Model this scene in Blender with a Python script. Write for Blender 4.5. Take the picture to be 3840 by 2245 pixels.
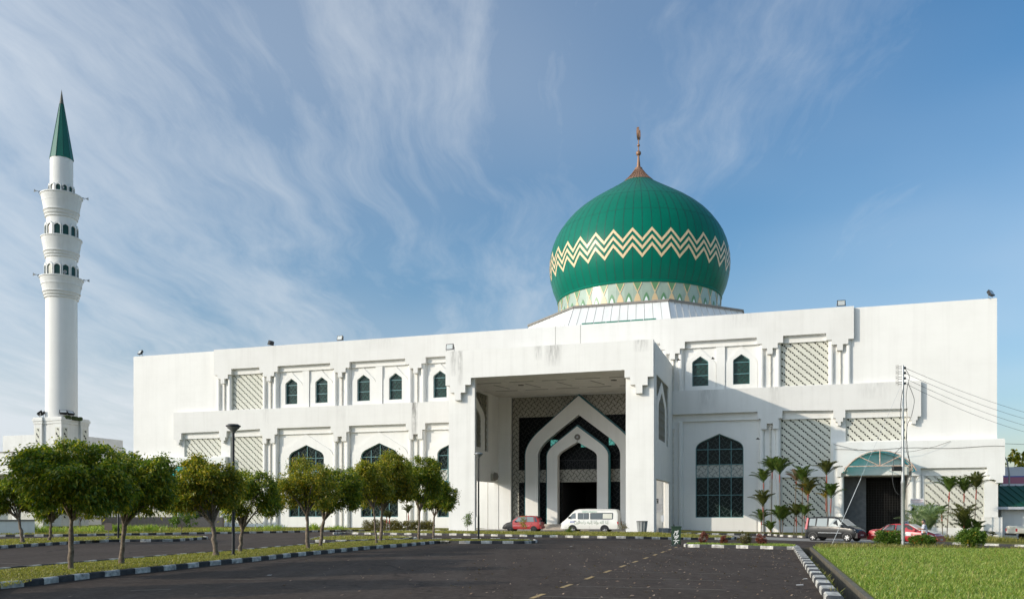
import bpy, math, random
import numpy as np
from mathutils import Vector, Matrix
from mathutils.geometry import delaunay_2d_cdt

R = math.radians
for o in list(bpy.data.objects):
    bpy.data.objects.remove(o)
scene = bpy.context.scene
COL = scene.collection

# ------------------------------------------------------------------ camera
cam = bpy.data.objects.new('camera', bpy.data.cameras.new('camera'))
COL.objects.link(cam)
cam.data.sensor_width = 36.0
cam.data.lens = 29.775
cam.data.shift_y = 0.2077
cam.data.clip_start = 0.1
cam.data.clip_end = 4000
cam.location = (0, 0, 1.7)
cam.rotation_euler = (R(90), 0, 0)
scene.camera = cam

# ------------------------------------------------------------------ light
SUN_EL = 18.5
TRAVEL = (0.923, 0.384)                  # horizontal direction in which the sunlight travels
SUN_STRENGTH = 3.05
SKY_STRENGTH = 0.15
scene.view_settings.view_transform = 'Standard'
scene.view_settings.look = 'None'
scene.view_settings.exposure = 0.03
scene.view_settings.gamma = 1.0
scene.view_settings.use_curve_mapping = False

sun = bpy.data.objects.new('sun', bpy.data.lights.new('sun', 'SUN'))
COL.objects.link(sun)
sun.data.energy = SUN_STRENGTH
sun.data.angle = R(0.55)
sun.data.color = (1.0, 0.895, 0.75)
ce = math.cos(R(SUN_EL))
sun.rotation_euler = Vector((TRAVEL[0]*ce, TRAVEL[1]*ce, -math.sin(R(SUN_EL)))).to_track_quat('-Z', 'Y').to_euler()

world = bpy.data.worlds.new('World')
scene.world = world
world.use_nodes = True
wn = world.node_tree
wn.nodes.clear()


def nd(t, typ, **kw):
    n = t.nodes.new(typ)
    for k, v in kw.items():
        setattr(n, k, v)
    return n


def math_node(t, op, a, b=None, clamp=False):
    n = nd(t, 'ShaderNodeMath', operation=op, use_clamp=clamp)
    for i, v in enumerate((a, b)):
        if v is None:
            continue
        if isinstance(v, (int, float)):
            n.inputs[i].default_value = v
        else:
            t.links.new(v, n.inputs[i])
    return n.outputs[0]


def ramp_node(t, fac, stops):
    n = nd(t, 'ShaderNodeValToRGB')
    e = n.color_ramp.elements
    while len(e) < len(stops):
        e.new(0.5)
    for i, (p, c) in enumerate(stops):
        e[i].position = p
        e[i].color = (c, c, c, 1) if isinstance(c, (int, float)) else (*c, 1)
    t.links.new(fac, n.inputs[0])
    return n.outputs[0]


def mix_node(t, fac, a, b, mode='MIX'):
    n = nd(t, 'ShaderNodeMix', data_type='RGBA', blend_type=mode)
    for sock, v in ((n.inputs[0], fac), (n.inputs[6], a), (n.inputs[7], b)):
        if isinstance(v, (int, float)):
            sock.default_value = v
        elif isinstance(v, (tuple, list)):
            sock.default_value = (*v, 1) if len(v) == 3 else v
        else:
            t.links.new(v, sock)
    return n.outputs[2]


def noise_node(t, vec, scale, detail=4, rough=0.55, dist=0.0):
    n = nd(t, 'ShaderNodeTexNoise')
    n.inputs['Scale'].default_value = scale
    n.inputs['Detail'].default_value = detail
    n.inputs['Roughness'].default_value = rough
    n.inputs['Distortion'].default_value = dist
    if vec is not None:
        t.links.new(vec, n.inputs['Vector'])
    return n.outputs['Fac']


def map_node(t, vec, scale=(1, 1, 1), loc=(0, 0, 0), rot=(0, 0, 0)):
    n = nd(t, 'ShaderNodeMapping')
    n.inputs['Scale'].default_value = scale
    n.inputs['Location'].default_value = loc
    n.inputs['Rotation'].default_value = rot
    t.links.new(vec, n.inputs['Vector'])
    return n.outputs[0]


def build_world():
    t = wn
    sky = nd(t, 'ShaderNodeTexSky', sky_type='NISHITA')
    sky.sun_disc = False
    sky.sun_elevation = R(SUN_EL)
    sky.sun_rotation = math.atan2(-TRAVEL[0], -TRAVEL[1])
    sky.altitude = 0
    sky.air_density = 1.0
    sky.dust_density = 1.2
    sky.ozone_density = 2.6
    tc = nd(t, 'ShaderNodeTexCoord')
    sep = nd(t, 'ShaderNodeSeparateXYZ')
    t.links.new(tc.outputs['Generated'], sep.inputs[0])
    zc = math_node(t, 'MAXIMUM', sep.outputs[2], 0.02)
    zc = math_node(t, 'ADD', zc, 0.06)
    px = math_node(t, 'DIVIDE', sep.outputs[0], zc)
    py = math_node(t, 'DIVIDE', sep.outputs[1], zc)
    comb = nd(t, 'ShaderNodeCombineXYZ')
    t.links.new(px, comb.inputs[0])
    t.links.new(py, comb.inputs[1])
    p = comb.outputs[0]
    # warp the cirrus a little, then stretch it into streaks that run away from the viewer
    warp = nd(t, 'ShaderNodeTexNoise')
    warp.inputs['Scale'].default_value = 0.9
    warp.inputs['Detail'].default_value = 3
    t.links.new(p, warp.inputs['Vector'])
    wv = nd(t, 'ShaderNodeVectorMath', operation='MULTIPLY_ADD')
    t.links.new(warp.outputs['Color'], wv.inputs[0])
    wv.inputs[1].default_value = (0.5, 0.8, 0)
    t.links.new(p, wv.inputs[2])
    pw = wv.outputs[0]
    streak = noise_node(t, map_node(t, pw, (2.3, 0.42, 1), (3.1, 1.7, 0), (0, 0, R(6))), 1.0, 9, 0.62)
    fine = noise_node(t, map_node(t, pw, (7.0, 1.6, 1), (0.4, 5.2, 0), (0, 0, R(-9))), 1.0, 8, 0.65)
    big = noise_node(t, map_node(t, p, (0.55, 0.4, 1), (7.3, 2.2, 0)), 1.0, 3, 0.5)
    puff = noise_node(t, map_node(t, pw, (1.5, 0.8, 1), (2.6, 8.4, 0)), 1.0, 9, 0.6)
    # more veil on the left of the view than on the right
    side = math_node(t, 'SUBTRACT', math_node(t, 'MULTIPLY', px, -0.085), 0.006)
    a = math_node(t, 'MULTIPLY', streak, 0.52)
    a = math_node(t, 'ADD', a, math_node(t, 'MULTIPLY', fine, 0.28))
    a = math_node(t, 'ADD', a, math_node(t, 'MULTIPLY', big, 0.40))
    a = math_node(t, 'ADD', a, side)
    mask = ramp_node(t, a, [(0.45, 0.0), (0.57, 0.20), (0.70, 0.50), (0.92, 0.9)])
    low = ramp_node(t, sep.outputs[2], [(0.03, 1.0), (0.30, 0.0)])
    pm = math_node(t, 'MULTIPLY', ramp_node(t, math_node(t, 'ADD', puff, side), [(0.53, 0.0), (0.74, 0.8)]), low)
    mask = math_node(t, 'MAXIMUM', mask, pm)
    veil = ramp_node(t, math_node(t, 'ADD', big, side), [(0.25, 0.03), (0.75, 0.40)])
    mask = math_node(t, 'MAXIMUM', mask, veil)
    hue = ramp_node(t, sep.outputs[2], [(0.04, (0.98, 0.90, 0.86)), (0.28, (0.63, 0.92, 1.0)), (0.55, (0.37, 0.81, 1.02))])
    tint = mix_node(t, 1.0, sky.outputs[0], hue, 'MULTIPLY')
    # thin cloud scatters forwards; brightened towards the sun (behind the viewer) as added fill light
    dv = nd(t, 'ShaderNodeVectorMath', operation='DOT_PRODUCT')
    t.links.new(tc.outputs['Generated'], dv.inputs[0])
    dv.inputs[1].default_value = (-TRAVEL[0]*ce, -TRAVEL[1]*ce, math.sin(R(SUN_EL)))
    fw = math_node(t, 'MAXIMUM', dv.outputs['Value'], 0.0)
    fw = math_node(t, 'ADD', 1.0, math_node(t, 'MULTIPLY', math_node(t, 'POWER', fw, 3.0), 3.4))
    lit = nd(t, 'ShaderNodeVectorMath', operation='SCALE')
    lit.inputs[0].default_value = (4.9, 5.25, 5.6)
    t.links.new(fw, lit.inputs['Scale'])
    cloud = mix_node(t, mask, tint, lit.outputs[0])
    bg = nd(t, 'ShaderNodeBackground')
    bg.inputs['Strength'].default_value = SKY_STRENGTH
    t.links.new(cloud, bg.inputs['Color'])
    out = nd(t, 'ShaderNodeOutputWorld')
    t.links.new(bg.outputs[0], out.inputs['Surface'])


build_world()

# ------------------------------------------------------------------ materials
MATS = {}


def mat(name, col, rough=0.6, metal=0.0, spec=0.5, var=0.0, vscale=3.0, col2=None, bump=0.0, bscale=30.0, coat=0.0,
        streak=False, emit=0.0, trans=0.0):
    m = bpy.data.materials.new(name)
    m.use_nodes = True
    t = m.node_tree
    b = t.nodes['Principled BSDF']
    b.inputs['Base Color'].default_value = (*col, 1)
    b.inputs['Roughness'].default_value = rough
    b.inputs['Metallic'].default_value = metal
    b.inputs['Specular IOR Level'].default_value = spec
    b.inputs['Coat Weight'].default_value = coat
    b.inputs['Coat Roughness'].default_value = 0.08
    if trans:
        b.inputs['Transmission Weight'].default_value = trans
    if emit:
        b.inputs['Emission Color'].default_value = (*col, 1)
        b.inputs['Emission Strength'].default_value = emit
    if var or bump:
        tc = nd(t, 'ShaderNodeTexCoord')
        v = tc.outputs['Object']
        if var:
            vv = map_node(t, v, (1, 1, 0.12)) if streak else v
            n = noise_node(t, vv, vscale, 6, 0.6)
            f = ramp_node(t, n, [(0.35, 0.0), (0.72, 1.0)])
            f = math_node(t, 'MULTIPLY', f, var)
            c = mix_node(t, f, col, col2 if col2 else tuple(x*0.55 for x in col))
            t.links.new(c, b.inputs['Base Color'])
        if bump:
            n2 = noise_node(t, v, bscale, 5, 0.6)
            bp = nd(t, 'ShaderNodeBump')
            bp.inputs['Strength'].default_value = bump
            bp.inputs['Distance'].default_value = 0.02
            t.links.new(n2, bp.inputs['Height'])
            t.links.new(bp.outputs[0], b.inputs['Normal'])
    MATS[name] = m
    return m


def wall_mat(name, base, dirt=0.5, drips=()):
    """white render: faint vertical streaks, broad patches; drips = (x, halfwidth, ztop, zbottom, strength)"""
    m = bpy.data.materials.new(name)
    m.use_nodes = True
    t = m.node_tree
    b = t.nodes['Principled BSDF']
    b.inputs['Roughness'].default_value = 0.8
    b.inputs['Specular IOR Level'].default_value = 0.25
    tc = nd(t, 'ShaderNodeTexCoord')
    v = tc.outputs['Object']
    st = noise_node(t, map_node(t, v, (1.9, 1.9, 0.07)), 1.0, 7, 0.65)
    st = ramp_node(t, st, [(0.48, 0.0), (0.78, 1.0)])
    pt = ramp_node(t, noise_node(t, v, 0.45, 5, 0.6), [(0.4, 0.0), (0.75, 1.0)])
    hz_ = ramp_node(t, noise_node(t, map_node(t, v, (0.25, 0.25, 3.0)), 1.0, 4, 0.6), [(0.5, 0.0), (0.8, 1.0)])
    f = math_node(t, 'MULTIPLY', st, 0.20*dirt)
    f = math_node(t, 'ADD', f, math_node(t, 'MULTIPLY', pt, 0.16*dirt))
    f = math_node(t, 'ADD', f, math_node(t, 'MULTIPLY', hz_, 0.05*dirt))
    c = mix_node(t, f, base, (0.47, 0.45, 0.41))
    sep = nd(t, 'ShaderNodeSeparateXYZ')
    t.links.new(v, sep.inputs[0])
    for (x, hw, zt, zb, s) in drips:
        dx = math_node(t, 'ABSOLUTE', math_node(t, 'SUBTRACT', sep.outputs[0], x))
        mx = ramp_node(t, math_node(t, 'DIVIDE', dx, hw), [(0.35, 1.0), (1.0, 0.0)])
        fz = math_node(t, 'DIVIDE', math_node(t, 'SUBTRACT', sep.outputs[2], zb), zt-zb, clamp=True)
        inz = math_node(t, 'LESS_THAN', sep.outputs[2], zt+0.03)
        nn = ramp_node(t, noise_node(t, map_node(t, v, (7, 7, 0.9)), 1.0, 7, 0.7), [(0.36, 0.0), (0.62, 1.0)])
        k = math_node(t, 'MULTIPLY', math_node(t, 'MULTIPLY', mx, nn), math_node(t, 'MULTIPLY', math_node(t, 'POWER', fz, 0.5), inz))
        k = math_node(t, 'MULTIPLY', k, s, clamp=True)
        c = mix_node(t, k, c, (0.09, 0.085, 0.075))
    t.links.new(c, b.inputs['Base Color'])
    bp = nd(t, 'ShaderNodeBump')
    bp.inputs['Strength'].default_value = 0.25
    bp.inputs['Distance'].default_value = 0.02
    t.links.new(noise_node(t, v, 6.0, 6, 0.65), bp.inputs['Height'])
    t.links.new(bp.outputs[0], b.inputs['Normal'])
    MATS[name] = m
    return m


def leaf_mat(name, dark, mid, light, trans=0.42):
    m = bpy.data.materials.new(name)
    m.use_nodes = True
    t = m.node_tree
    b = t.nodes['Principled BSDF']
    g = nd(t, 'ShaderNodeNewGeometry')
    c = ramp_node(t, g.outputs['Random Per Island'], [(0.0, dark), (0.55, mid), (1.0, light)])
    t.links.new(c, b.inputs['Base Color'])
    b.inputs['Roughness'].default_value = 0.42
    b.inputs['Specular IOR Level'].default_value = 0.45
    tr = nd(t, 'ShaderNodeBsdfTranslucent')
    tr2 = mix_node(t, 1.0, c, (1.3, 1.4, 0.5), 'MULTIPLY')
    t.links.new(tr2, tr.inputs['Color'])
    ms = nd(t, 'ShaderNodeMixShader')
    ms.inputs[0].default_value = trans
    t.links.new(b.outputs[0], ms.inputs[1])
    t.links.new(tr.outputs[0], ms.inputs[2])
    t.links.new(ms.outputs[0], t.nodes['Material Output'].inputs['Surface'])
    MATS[name] = m
    return m


def asphalt_mat(name, c1, c2, specks=True):
    m = bpy.data.materials.new(name)
    m.use_nodes = True
    t = m.node_tree
    b = t.nodes['Principled BSDF']
    b.inputs['Roughness'].default_value = 0.95
    b.inputs['Specular IOR Level'].default_value = 0.12
    tc = nd(t, 'ShaderNodeTexCoord')
    v = tc.outputs['Object']
    big = ramp_node(t, noise_node(t, v, 0.22, 6, 0.6), [(0.32, 0.0), (0.7, 1.0)])
    fine = ramp_node(t, noise_node(t, v, 22, 6, 0.75), [(0.3, 0.0), (0.7, 1.0)])
    gr = noise_node(t, v, 30, 5, 0.8)
    mid = noise_node(t, v, 5.5, 7, 0.75)
    c = mix_node(t, big, c1, c2)
    c = mix_node(t, math_node(t, 'MULTIPLY', fine, 0.45), c, tuple(x*0.55 for x in c1))
    c = mix_node(t, math_node(t, 'MULTIPLY', ramp_node(t, gr, [(0.55, 0.0), (0.72, 1.0)]), 0.5), c, tuple(x*2.3 for x in c2))
    c = mix_node(t, math_node(t, 'MULTIPLY', ramp_node(t, mid, [(0.35, 1.0), (0.52, 0.0)]), 0.55), c, tuple(x*0.5 for x in c1))
    c = mix_node(t, math_node(t, 'MULTIPLY', ramp_node(t, mid, [(0.52, 0.0), (0.68, 1.0)]), 0.45), c, tuple(x*1.7 for x in c2))
    if specks:
        vo = nd(t, 'ShaderNodeTexVoronoi')
        vo.inputs['Scale'].default_value = 3.2
        t.links.new(v, vo.inputs['Vector'])
        vo.inputs['Randomness'].default_value = 1.0
        sp = ramp_node(t, vo.outputs['Distance'], [(0.05, 1.0), (0.09, 0.0)])
        dens = ramp_node(t, noise_node(t, v, 0.35, 3, 0.5), [(0.40, 0.0), (0.58, 1.0)])
        c = mix_node(t, math_node(t, 'MULTIPLY', math_node(t, 'MULTIPLY', sp, dens), 0.7), c, (0.24, 0.205, 0.155))
        # hairline cracks and old repairs
        cr_v = nd(t, 'ShaderNodeTexVoronoi', feature='DISTANCE_TO_EDGE')
        cr_v.inputs['Scale'].default_value = 0.16
        wob = nd(t, 'ShaderNodeTexNoise')
        wob.inputs['Scale'].default_value = 0.9
        wob.inputs['Detail'].default_value = 5
        t.links.new(v, wob.inputs['Vector'])
        wadd = nd(t, 'ShaderNodeVectorMath', operation='MULTIPLY_ADD')
        t.links.new(wob.outputs['Color'], wadd.inputs[0])
        wadd.inputs[1].default_value = (2.2, 2.2, 0)
        t.links.new(v, wadd.inputs[2])
        t.links.new(wadd.outputs[0], cr_v.inputs['Vector'])
        crk = ramp_node(t, cr_v.outputs['Distance'], [(0.0, 1.0), (0.006, 0.0)])
        c = mix_node(t, math_node(t, 'MULTIPLY', crk, 0.7), c, (0.018, 0.016, 0.015))
        oil = ramp_node(t, noise_node(t, v, 0.7, 4, 0.5), [(0.60, 0.0), (0.72, 1.0)])
        c = mix_node(t, math_node(t, 'MULTIPLY', oil, 0.35), c, (0.022, 0.020, 0.020))
        trk = ramp_node(t, noise_node(t, map_node(t, v, (1.1, 0.10, 1), (0, 0, 0), (0, 0, R(17))), 1.0, 5, 0.6), [(0.48, 0.0), (0.72, 1.0)])
        c = mix_node(t, math_node(t, 'MULTIPLY', trk, 0.3), c, (0.125, 0.108, 0.095))
        patch = ramp_node(t, noise_node(t, map_node(t, v, (0.5, 1.6, 1)), 1.0, 8, 0.7), [(0.62, 0.0), (0.75, 1.0)])
        c = mix_node(t, math_node(t, 'MULTIPLY', patch, 0.32), c, (0.16, 0.145, 0.125))
    t.links.new(c, b.inputs['Base Color'])
    bp = nd(t, 'ShaderNodeBump')
    bp.inputs['Strength'].default_value = 0.8
    bp.inputs['Distance'].default_value = 0.012
    t.links.new(noise_node(t, v, 60, 6, 0.75), bp.inputs['Height'])
    t.links.new(bp.outputs[0], b.inputs['Normal'])
    MATS[name] = m
    return m


wall_mat('white_wall', (0.80, 0.785, 0.745), 0.75)
wall_mat('wall_frieze', (0.735, 0.72, 0.685), 1.1, [(-26.5, 0.42, 13.15, 9.2, 1.1), (-44.3, 0.5, 13.15, 11.2, 0.22), (-35.0, 0.7, 13.15, 11.4, 0.2), (-20.5, 0.6, 13.15, 11.0, 0.25), (3.2, 1.2, 13.15, 11.2, 0.28), (9.2, 0.6, 13.15, 10.6, 0.25), (17.5, 1.6, 13.15, 11.6, 0.2), (6.5, 2.0, 20.0, 18.6, 0.15), (-30.5, 3.0, 20.0, 18.7, 0.13)])
wall_mat('wall_porch', (0.80, 0.785, 0.745), 1.0, [(-17.2, 0.35, 15.62, 13.4, 0.55), (-16.6, 0.3, 15.62, 12.6, 0.6),
                                                   (-8.3, 0.8, 15.62, 13.8, 0.6), (-9.6, 0.4, 15.62, 14.4, 0.5), (-1.0, 0.7, 15.62, 14.6, 0.5)])
wall_mat('wall_block', (0.78, 0.775, 0.74), 1.2)
wall_mat('wall_old', (0.74, 0.735, 0.70), 1.5)
mat('screen_block', (0.66, 0.65, 0.56), 0.85, var=0.5, vscale=1.3, col2=(0.5, 0.49, 0.42), bump=0.3, bscale=8)
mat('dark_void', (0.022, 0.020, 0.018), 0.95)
mat('glass_dark', (0.006, 0.018, 0.014), 0.25, spec=0.10, var=0.8, vscale=0.5, col2=(0.003, 0.006, 0.007))
mat('glass_black', (0.005, 0.007, 0.008), 0.4, spec=0.08)
mat('glass_green', (0.022, 0.075, 0.06), 0.2, spec=0.25, var=0.9, vscale=0.8, col2=(0.010, 0.035, 0.03))
mat('teal_frame', (0.10, 0.24, 0.25), 0.5)
mat('lattice_grey', (0.075, 0.10, 0.095), 0.8, spec=0.2)
mat('lattice_dark', (0.022, 0.022, 0.021), 0.7)
mat('panel_white', (0.55, 0.55, 0.50), 0.8, var=0.4, vscale=2)
mat('panel_beige', (0.46, 0.43, 0.36), 0.8, var=0.4, vscale=1)
mat('teal_trim', (0.02, 0.13, 0.15), 0.45)
mat('pipe_white', (0.74, 0.70, 0.62), 0.5, var=0.5, vscale=4)
mat('stone_step', (0.50, 0.43, 0.36), 0.7, var=0.5, vscale=3)
mat('ceiling', (0.78, 0.74, 0.67), 0.9, var=0.4, vscale=1.2)
mat('ceiling_line', (0.30, 0.28, 0.25), 0.9)
mat('dome_green', (0.0, 0.152, 0.096), 0.36, spec=0.16, var=0.5, vscale=0.35, col2=(0.0, 0.115, 0.074))
mat('dome_seam', (0.004, 0.055, 0.04), 0.5)
mat('zigzag_cream', (0.72, 0.53, 0.30), 0.4, coat=0.2)
mat('copper', (0.30, 0.165, 0.10), 0.5, metal=0.35, var=0.4, vscale=2)
mat('drum_sage', (0.34, 0.42, 0.33), 0.3, var=0.35, vscale=1.0, coat=0.3)
mat('drum_green', (0.12, 0.26, 0.12), 0.4)
mat('drum_beige', (0.66, 0.48, 0.27), 0.4)
mat('drum_white', (0.74, 0.77, 0.76), 0.35)
mat('roof_metal_white', (0.74, 0.745, 0.73), 0.45, var=0.55, vscale=0.9, streak=True, col2=(0.55, 0.54, 0.5))
mat('roof_seam', (0.42, 0.41, 0.38), 0.6)
mat('gutter_dark', (0.24, 0.22, 0.19), 0.7, var=0.6, vscale=3)
mat('green_glass_band', (0.01, 0.16, 0.10), 0.3)
mat('black_metal', (0.014, 0.014, 0.015), 0.45)
mat('lamp_glass', (0.5, 0.52, 0.5), 0.15, spec=0.8)
mat('grey_metal', (0.32, 0.33, 0.33), 0.45, metal=0.5, var=0.4, vscale=3)
mat('galvanised', (0.50, 0.51, 0.51), 0.42, metal=0.55, var=0.6, vscale=6, col2=(0.34, 0.34, 0.33))
mat('horn_grey', (0.52, 0.53, 0.54), 0.5)
mat('spire_green', (0.005, 0.125, 0.082), 0.42, var=0.3, vscale=0.8)
mat('spire_tip', (0.10, 0.10, 0.075), 0.5, var=0.6, vscale=3)
mat('moss', (0.05, 0.075, 0.02), 0.95, var=0.8, vscale=5)
asphalt_mat('asphalt', (0.066, 0.050, 0.040), (0.094, 0.073, 0.060))
asphalt_mat('paving', (0.30, 0.285, 0.265), (0.38, 0.36, 0.33), False)
mat('soil', (0.17, 0.13, 0.075), 1.0, spec=0.0, var=0.8, vscale=1.5, col2=(0.09, 0.10, 0.03))
mat('turf', (0.15, 0.16, 0.04), 1.0, spec=0.0, var=0.9, vscale=0.9, col2=(0.19, 0.155, 0.07), bump=0.6, bscale=14)
mat('lawn_soil', (0.15, 0.185, 0.04), 1.0, spec=0.0, var=0.8, vscale=0.7, col2=(0.16, 0.17, 0.05))
mat('kerb_white', (0.72, 0.69, 0.62), 0.85, var=1.0, vscale=4.5, col2=(0.13, 0.12, 0.11))
mat('kerb_black', (0.022, 0.022, 0.024), 0.8, var=0.6, vscale=4.2, col2=(0.11, 0.105, 0.10))
mat('drain_wall', (0.16, 0.135, 0.10), 0.95, var=0.8, vscale=3, col2=(0.05, 0.05, 0.03))
mat('mark_yellow', (0.55, 0.36, 0.13), 0.8, var=0.9, vscale=6, col2=(0.10, 0.085, 0.07))
mat('mark_faint', (0.17, 0.14, 0.10), 0.8, var=0.9, vscale=5, col2=(0.07, 0.065, 0.06))
mat('bark', (0.10, 0.07, 0.048), 0.9, var=0.95, vscale=9, col2=(0.30, 0.24, 0.18), bump=1.0, bscale=22)
mat('bark_pale', (0.26, 0.21, 0.16), 0.9, var=0.8, vscale=7, col2=(0.10, 0.08, 0.06), bump=0.6, bscale=25)
leaf_mat('leaf_deep', (0.061, 0.117, 0.012), (0.159, 0.232, 0.024), (0.532, 0.448, 0.043))
leaf_mat('leaf_olive', (0.079, 0.122, 0.016), (0.218, 0.254, 0.027), (0.656, 0.456, 0.055))
leaf_mat('leaf_yellow', (0.075, 0.107, 0.010), (0.217, 0.237, 0.023), (0.537, 0.407, 0.041))
leaf_mat('leaf_hedge', (0.029, 0.077, 0.011), (0.096, 0.182, 0.022), (0.230, 0.288, 0.048))
leaf_mat('leaf_brownhedge', (0.072, 0.064, 0.019), (0.144, 0.136, 0.032), (0.256, 0.192, 0.048))
leaf_mat('leaf_red', (0.10, 0.025, 0.022), (0.22, 0.06, 0.05), (0.30, 0.13, 0.07), 0.25)
leaf_mat('leaf_redgreen', (0.05, 0.06, 0.014), (0.11, 0.11, 0.025), (0.22, 0.15, 0.06), 0.25)
leaf_mat('palm_green', (0.039, 0.079, 0.017), (0.076, 0.132, 0.024), (0.166, 0.198, 0.036), 0.25)
leaf_mat('palm_olive', (0.04, 0.055, 0.016), (0.085, 0.10, 0.025), (0.17, 0.16, 0.045), 0.25)
leaf_mat('palm_yellow', (0.22, 0.17, 0.02), (0.36, 0.26, 0.03), (0.5, 0.34, 0.05), 0.25)
leaf_mat('palm_dead', (0.16, 0.10, 0.06), (0.28, 0.19, 0.13), (0.36, 0.27, 0.2), 0.2)
leaf_mat('palm_grey', (0.127, 0.190, 0.093), (0.236, 0.318, 0.159), (0.405, 0.471, 0.262), 0.25)
leaf_mat('grass_blade', (0.133, 0.218, 0.036), (0.268, 0.368, 0.064), (0.508, 0.505, 0.160), 0.45)
leaf_mat('grass_dry', (0.149, 0.172, 0.034), (0.276, 0.265, 0.057), (0.437, 0.356, 0.127), 0.4)
leaf_mat('flower_yellow', (0.7, 0.42, 0.03), (0.75, 0.5, 0.05), (0.8, 0.55, 0.1), 0.2)
leaf_mat('flower_red', (0.55, 0.05, 0.02), (0.6, 0.09, 0.03), (0.65, 0.16, 0.04), 0.2)
mat('palm_red', (0.33, 0.035, 0.018), 0.5, var=0.7, vscale=2, col2=(0.22, 0.09, 0.03))
mat('palm_trunk', (0.14, 0.115, 0.085), 0.8, var=0.7, vscale=6, col2=(0.25, 0.2, 0.15))
mat('car_white', (0.80, 0.78, 0.72), 0.3, coat=0.6, var=0.25, vscale=1.5, col2=(0.66, 0.62, 0.54))
mat('car_red', (0.42, 0.014, 0.022), 0.32, coat=0.6, var=0.3, vscale=2, col2=(0.34, 0.014, 0.02))
mat('car_faded_red', (0.43, 0.035, 0.035), 0.42, coat=0.3, var=0.4, vscale=2, col2=(0.36, 0.03, 0.03))
mat('car_grey', (0.022, 0.0225, 0.0225), 0.24, spec=0.3)
mat('car_cream', (0.74, 0.70, 0.60), 0.4, coat=0.4, var=0.3, vscale=2)
mat('car_glass', (0.055, 0.07, 0.072), 0.06, spec=0.9)
mat('car_glass_light', (0.20, 0.225, 0.22), 0.08, spec=0.9)
mat('rubber', (0.016, 0.016, 0.016), 0.85)
mat('alloy', (0.55, 0.54, 0.53), 0.35, metal=0.5)
mat('wheel_black', (0.03, 0.03, 0.03), 0.6)
mat('plastic_black', (0.018, 0.018, 0.019), 0.5)
mat('light_red', (0.42, 0.012, 0.02), 0.15, coat=0.7)
mat('light_clear', (0.62, 0.63, 0.62), 0.1, spec=0.9)
mat('chrome', (0.7, 0.7, 0.7), 0.2, metal=0.9)
mat('text_green', (0.05, 0.36, 0.20), 0.6)
mat('text_sage', (0.32, 0.37, 0.28), 0.6)
mat('text_dark', (0.03, 0.03, 0.03), 0.6)
mat('sign_blue', (0.06, 0.10, 0.36), 0.5)
mat('paper', (0.68, 0.67, 0.67), 0.7)
mat('paper_ink', (0.42, 0.40, 0.40), 0.7)
mat('paper_pink', (0.58, 0.42, 0.44), 0.7)
mat('bin_green', (0.022, 0.055, 0.03), 0.5, var=0.5, vscale=6)
mat('paint_white', (0.78, 0.78, 0.74), 0.7)
mat('concrete', (0.30, 0.31, 0.31), 0.85, var=0.7, vscale=3, col2=(0.19, 0.19, 0.19))
mat('concrete_dark', (0.15, 0.155, 0.16), 0.85, var=0.7, vscale=3)
mat('skin', (0.36, 0.20, 0.13), 0.55)
mat('hair', (0.012, 0.010, 0.010), 0.5)
mat('shirt', (0.58, 0.60, 0.65), 0.85, var=0.35, vscale=9, col2=(0.45, 0.47, 0.53))
mat('trousers', (0.02, 0.02, 0.024), 0.85)
mat('shoe', (0.02, 0.018, 0.016), 0.5)
mat('rust_bar', (0.66, 0.55, 0.46), 0.6, var=0.9, vscale=4, col2=(0.40, 0.19, 0.10))
mat('brick_brown', (0.25, 0.20, 0.17), 0.85, var=0.6, vscale=4)
mat('far_white', (0.62, 0.63, 0.66), 0.8, var=0.3, vscale=0.4)
mat('far_pink', (0.42, 0.16, 0.22), 0.8)
mat('far_orange', (0.45, 0.25, 0.17), 0.8)
mat('roof_green', (0.006, 0.075, 0.045), 0.5, var=0.4, vscale=1.5)
mat('roof_green_rib', (0.005, 0.05, 0.032), 0.5)
mat('sign_back', (0.22, 0.17, 0.15), 0.7, var=0.5, vscale=5)
mat('litter', (0.68, 0.66, 0.62), 0.8)
mat('wire', (0.05, 0.05, 0.05), 0.6)
mat('bird', (0.012, 0.012, 0.013), 0.7)


def teal_sheet():
    m = bpy.data.materials.new('teal_sheet')
    m.use_nodes = True
    t = m.node_tree
    b = t.nodes['Principled BSDF']
    b.inputs['Base Color'].default_value = (0.012, 0.20, 0.24, 1)
    b.inputs['Roughness'].default_value = 0.25
    tr = nd(t, 'ShaderNodeBsdfTranslucent')
    tr.inputs['Color'].default_value = (0.03, 0.55, 0.62, 1)
    ms = nd(t, 'ShaderNodeMixShader')
    ms.inputs[0].default_value = 0.6
    t.links.new(b.outputs[0], ms.inputs[1])
    t.links.new(tr.outputs[0], ms.inputs[2])
    t.links.new(ms.outputs[0], t.nodes['Material Output'].inputs['Surface'])
    MATS['teal_sheet'] = m


teal_sheet()
mat('teal_pane_glow', (0.10, 0.42, 0.36), 0.4, emit=0.55)  # daylight through the far windows, put in as a glow of the pane

# ------------------------------------------------------------------ mesh helpers


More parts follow.
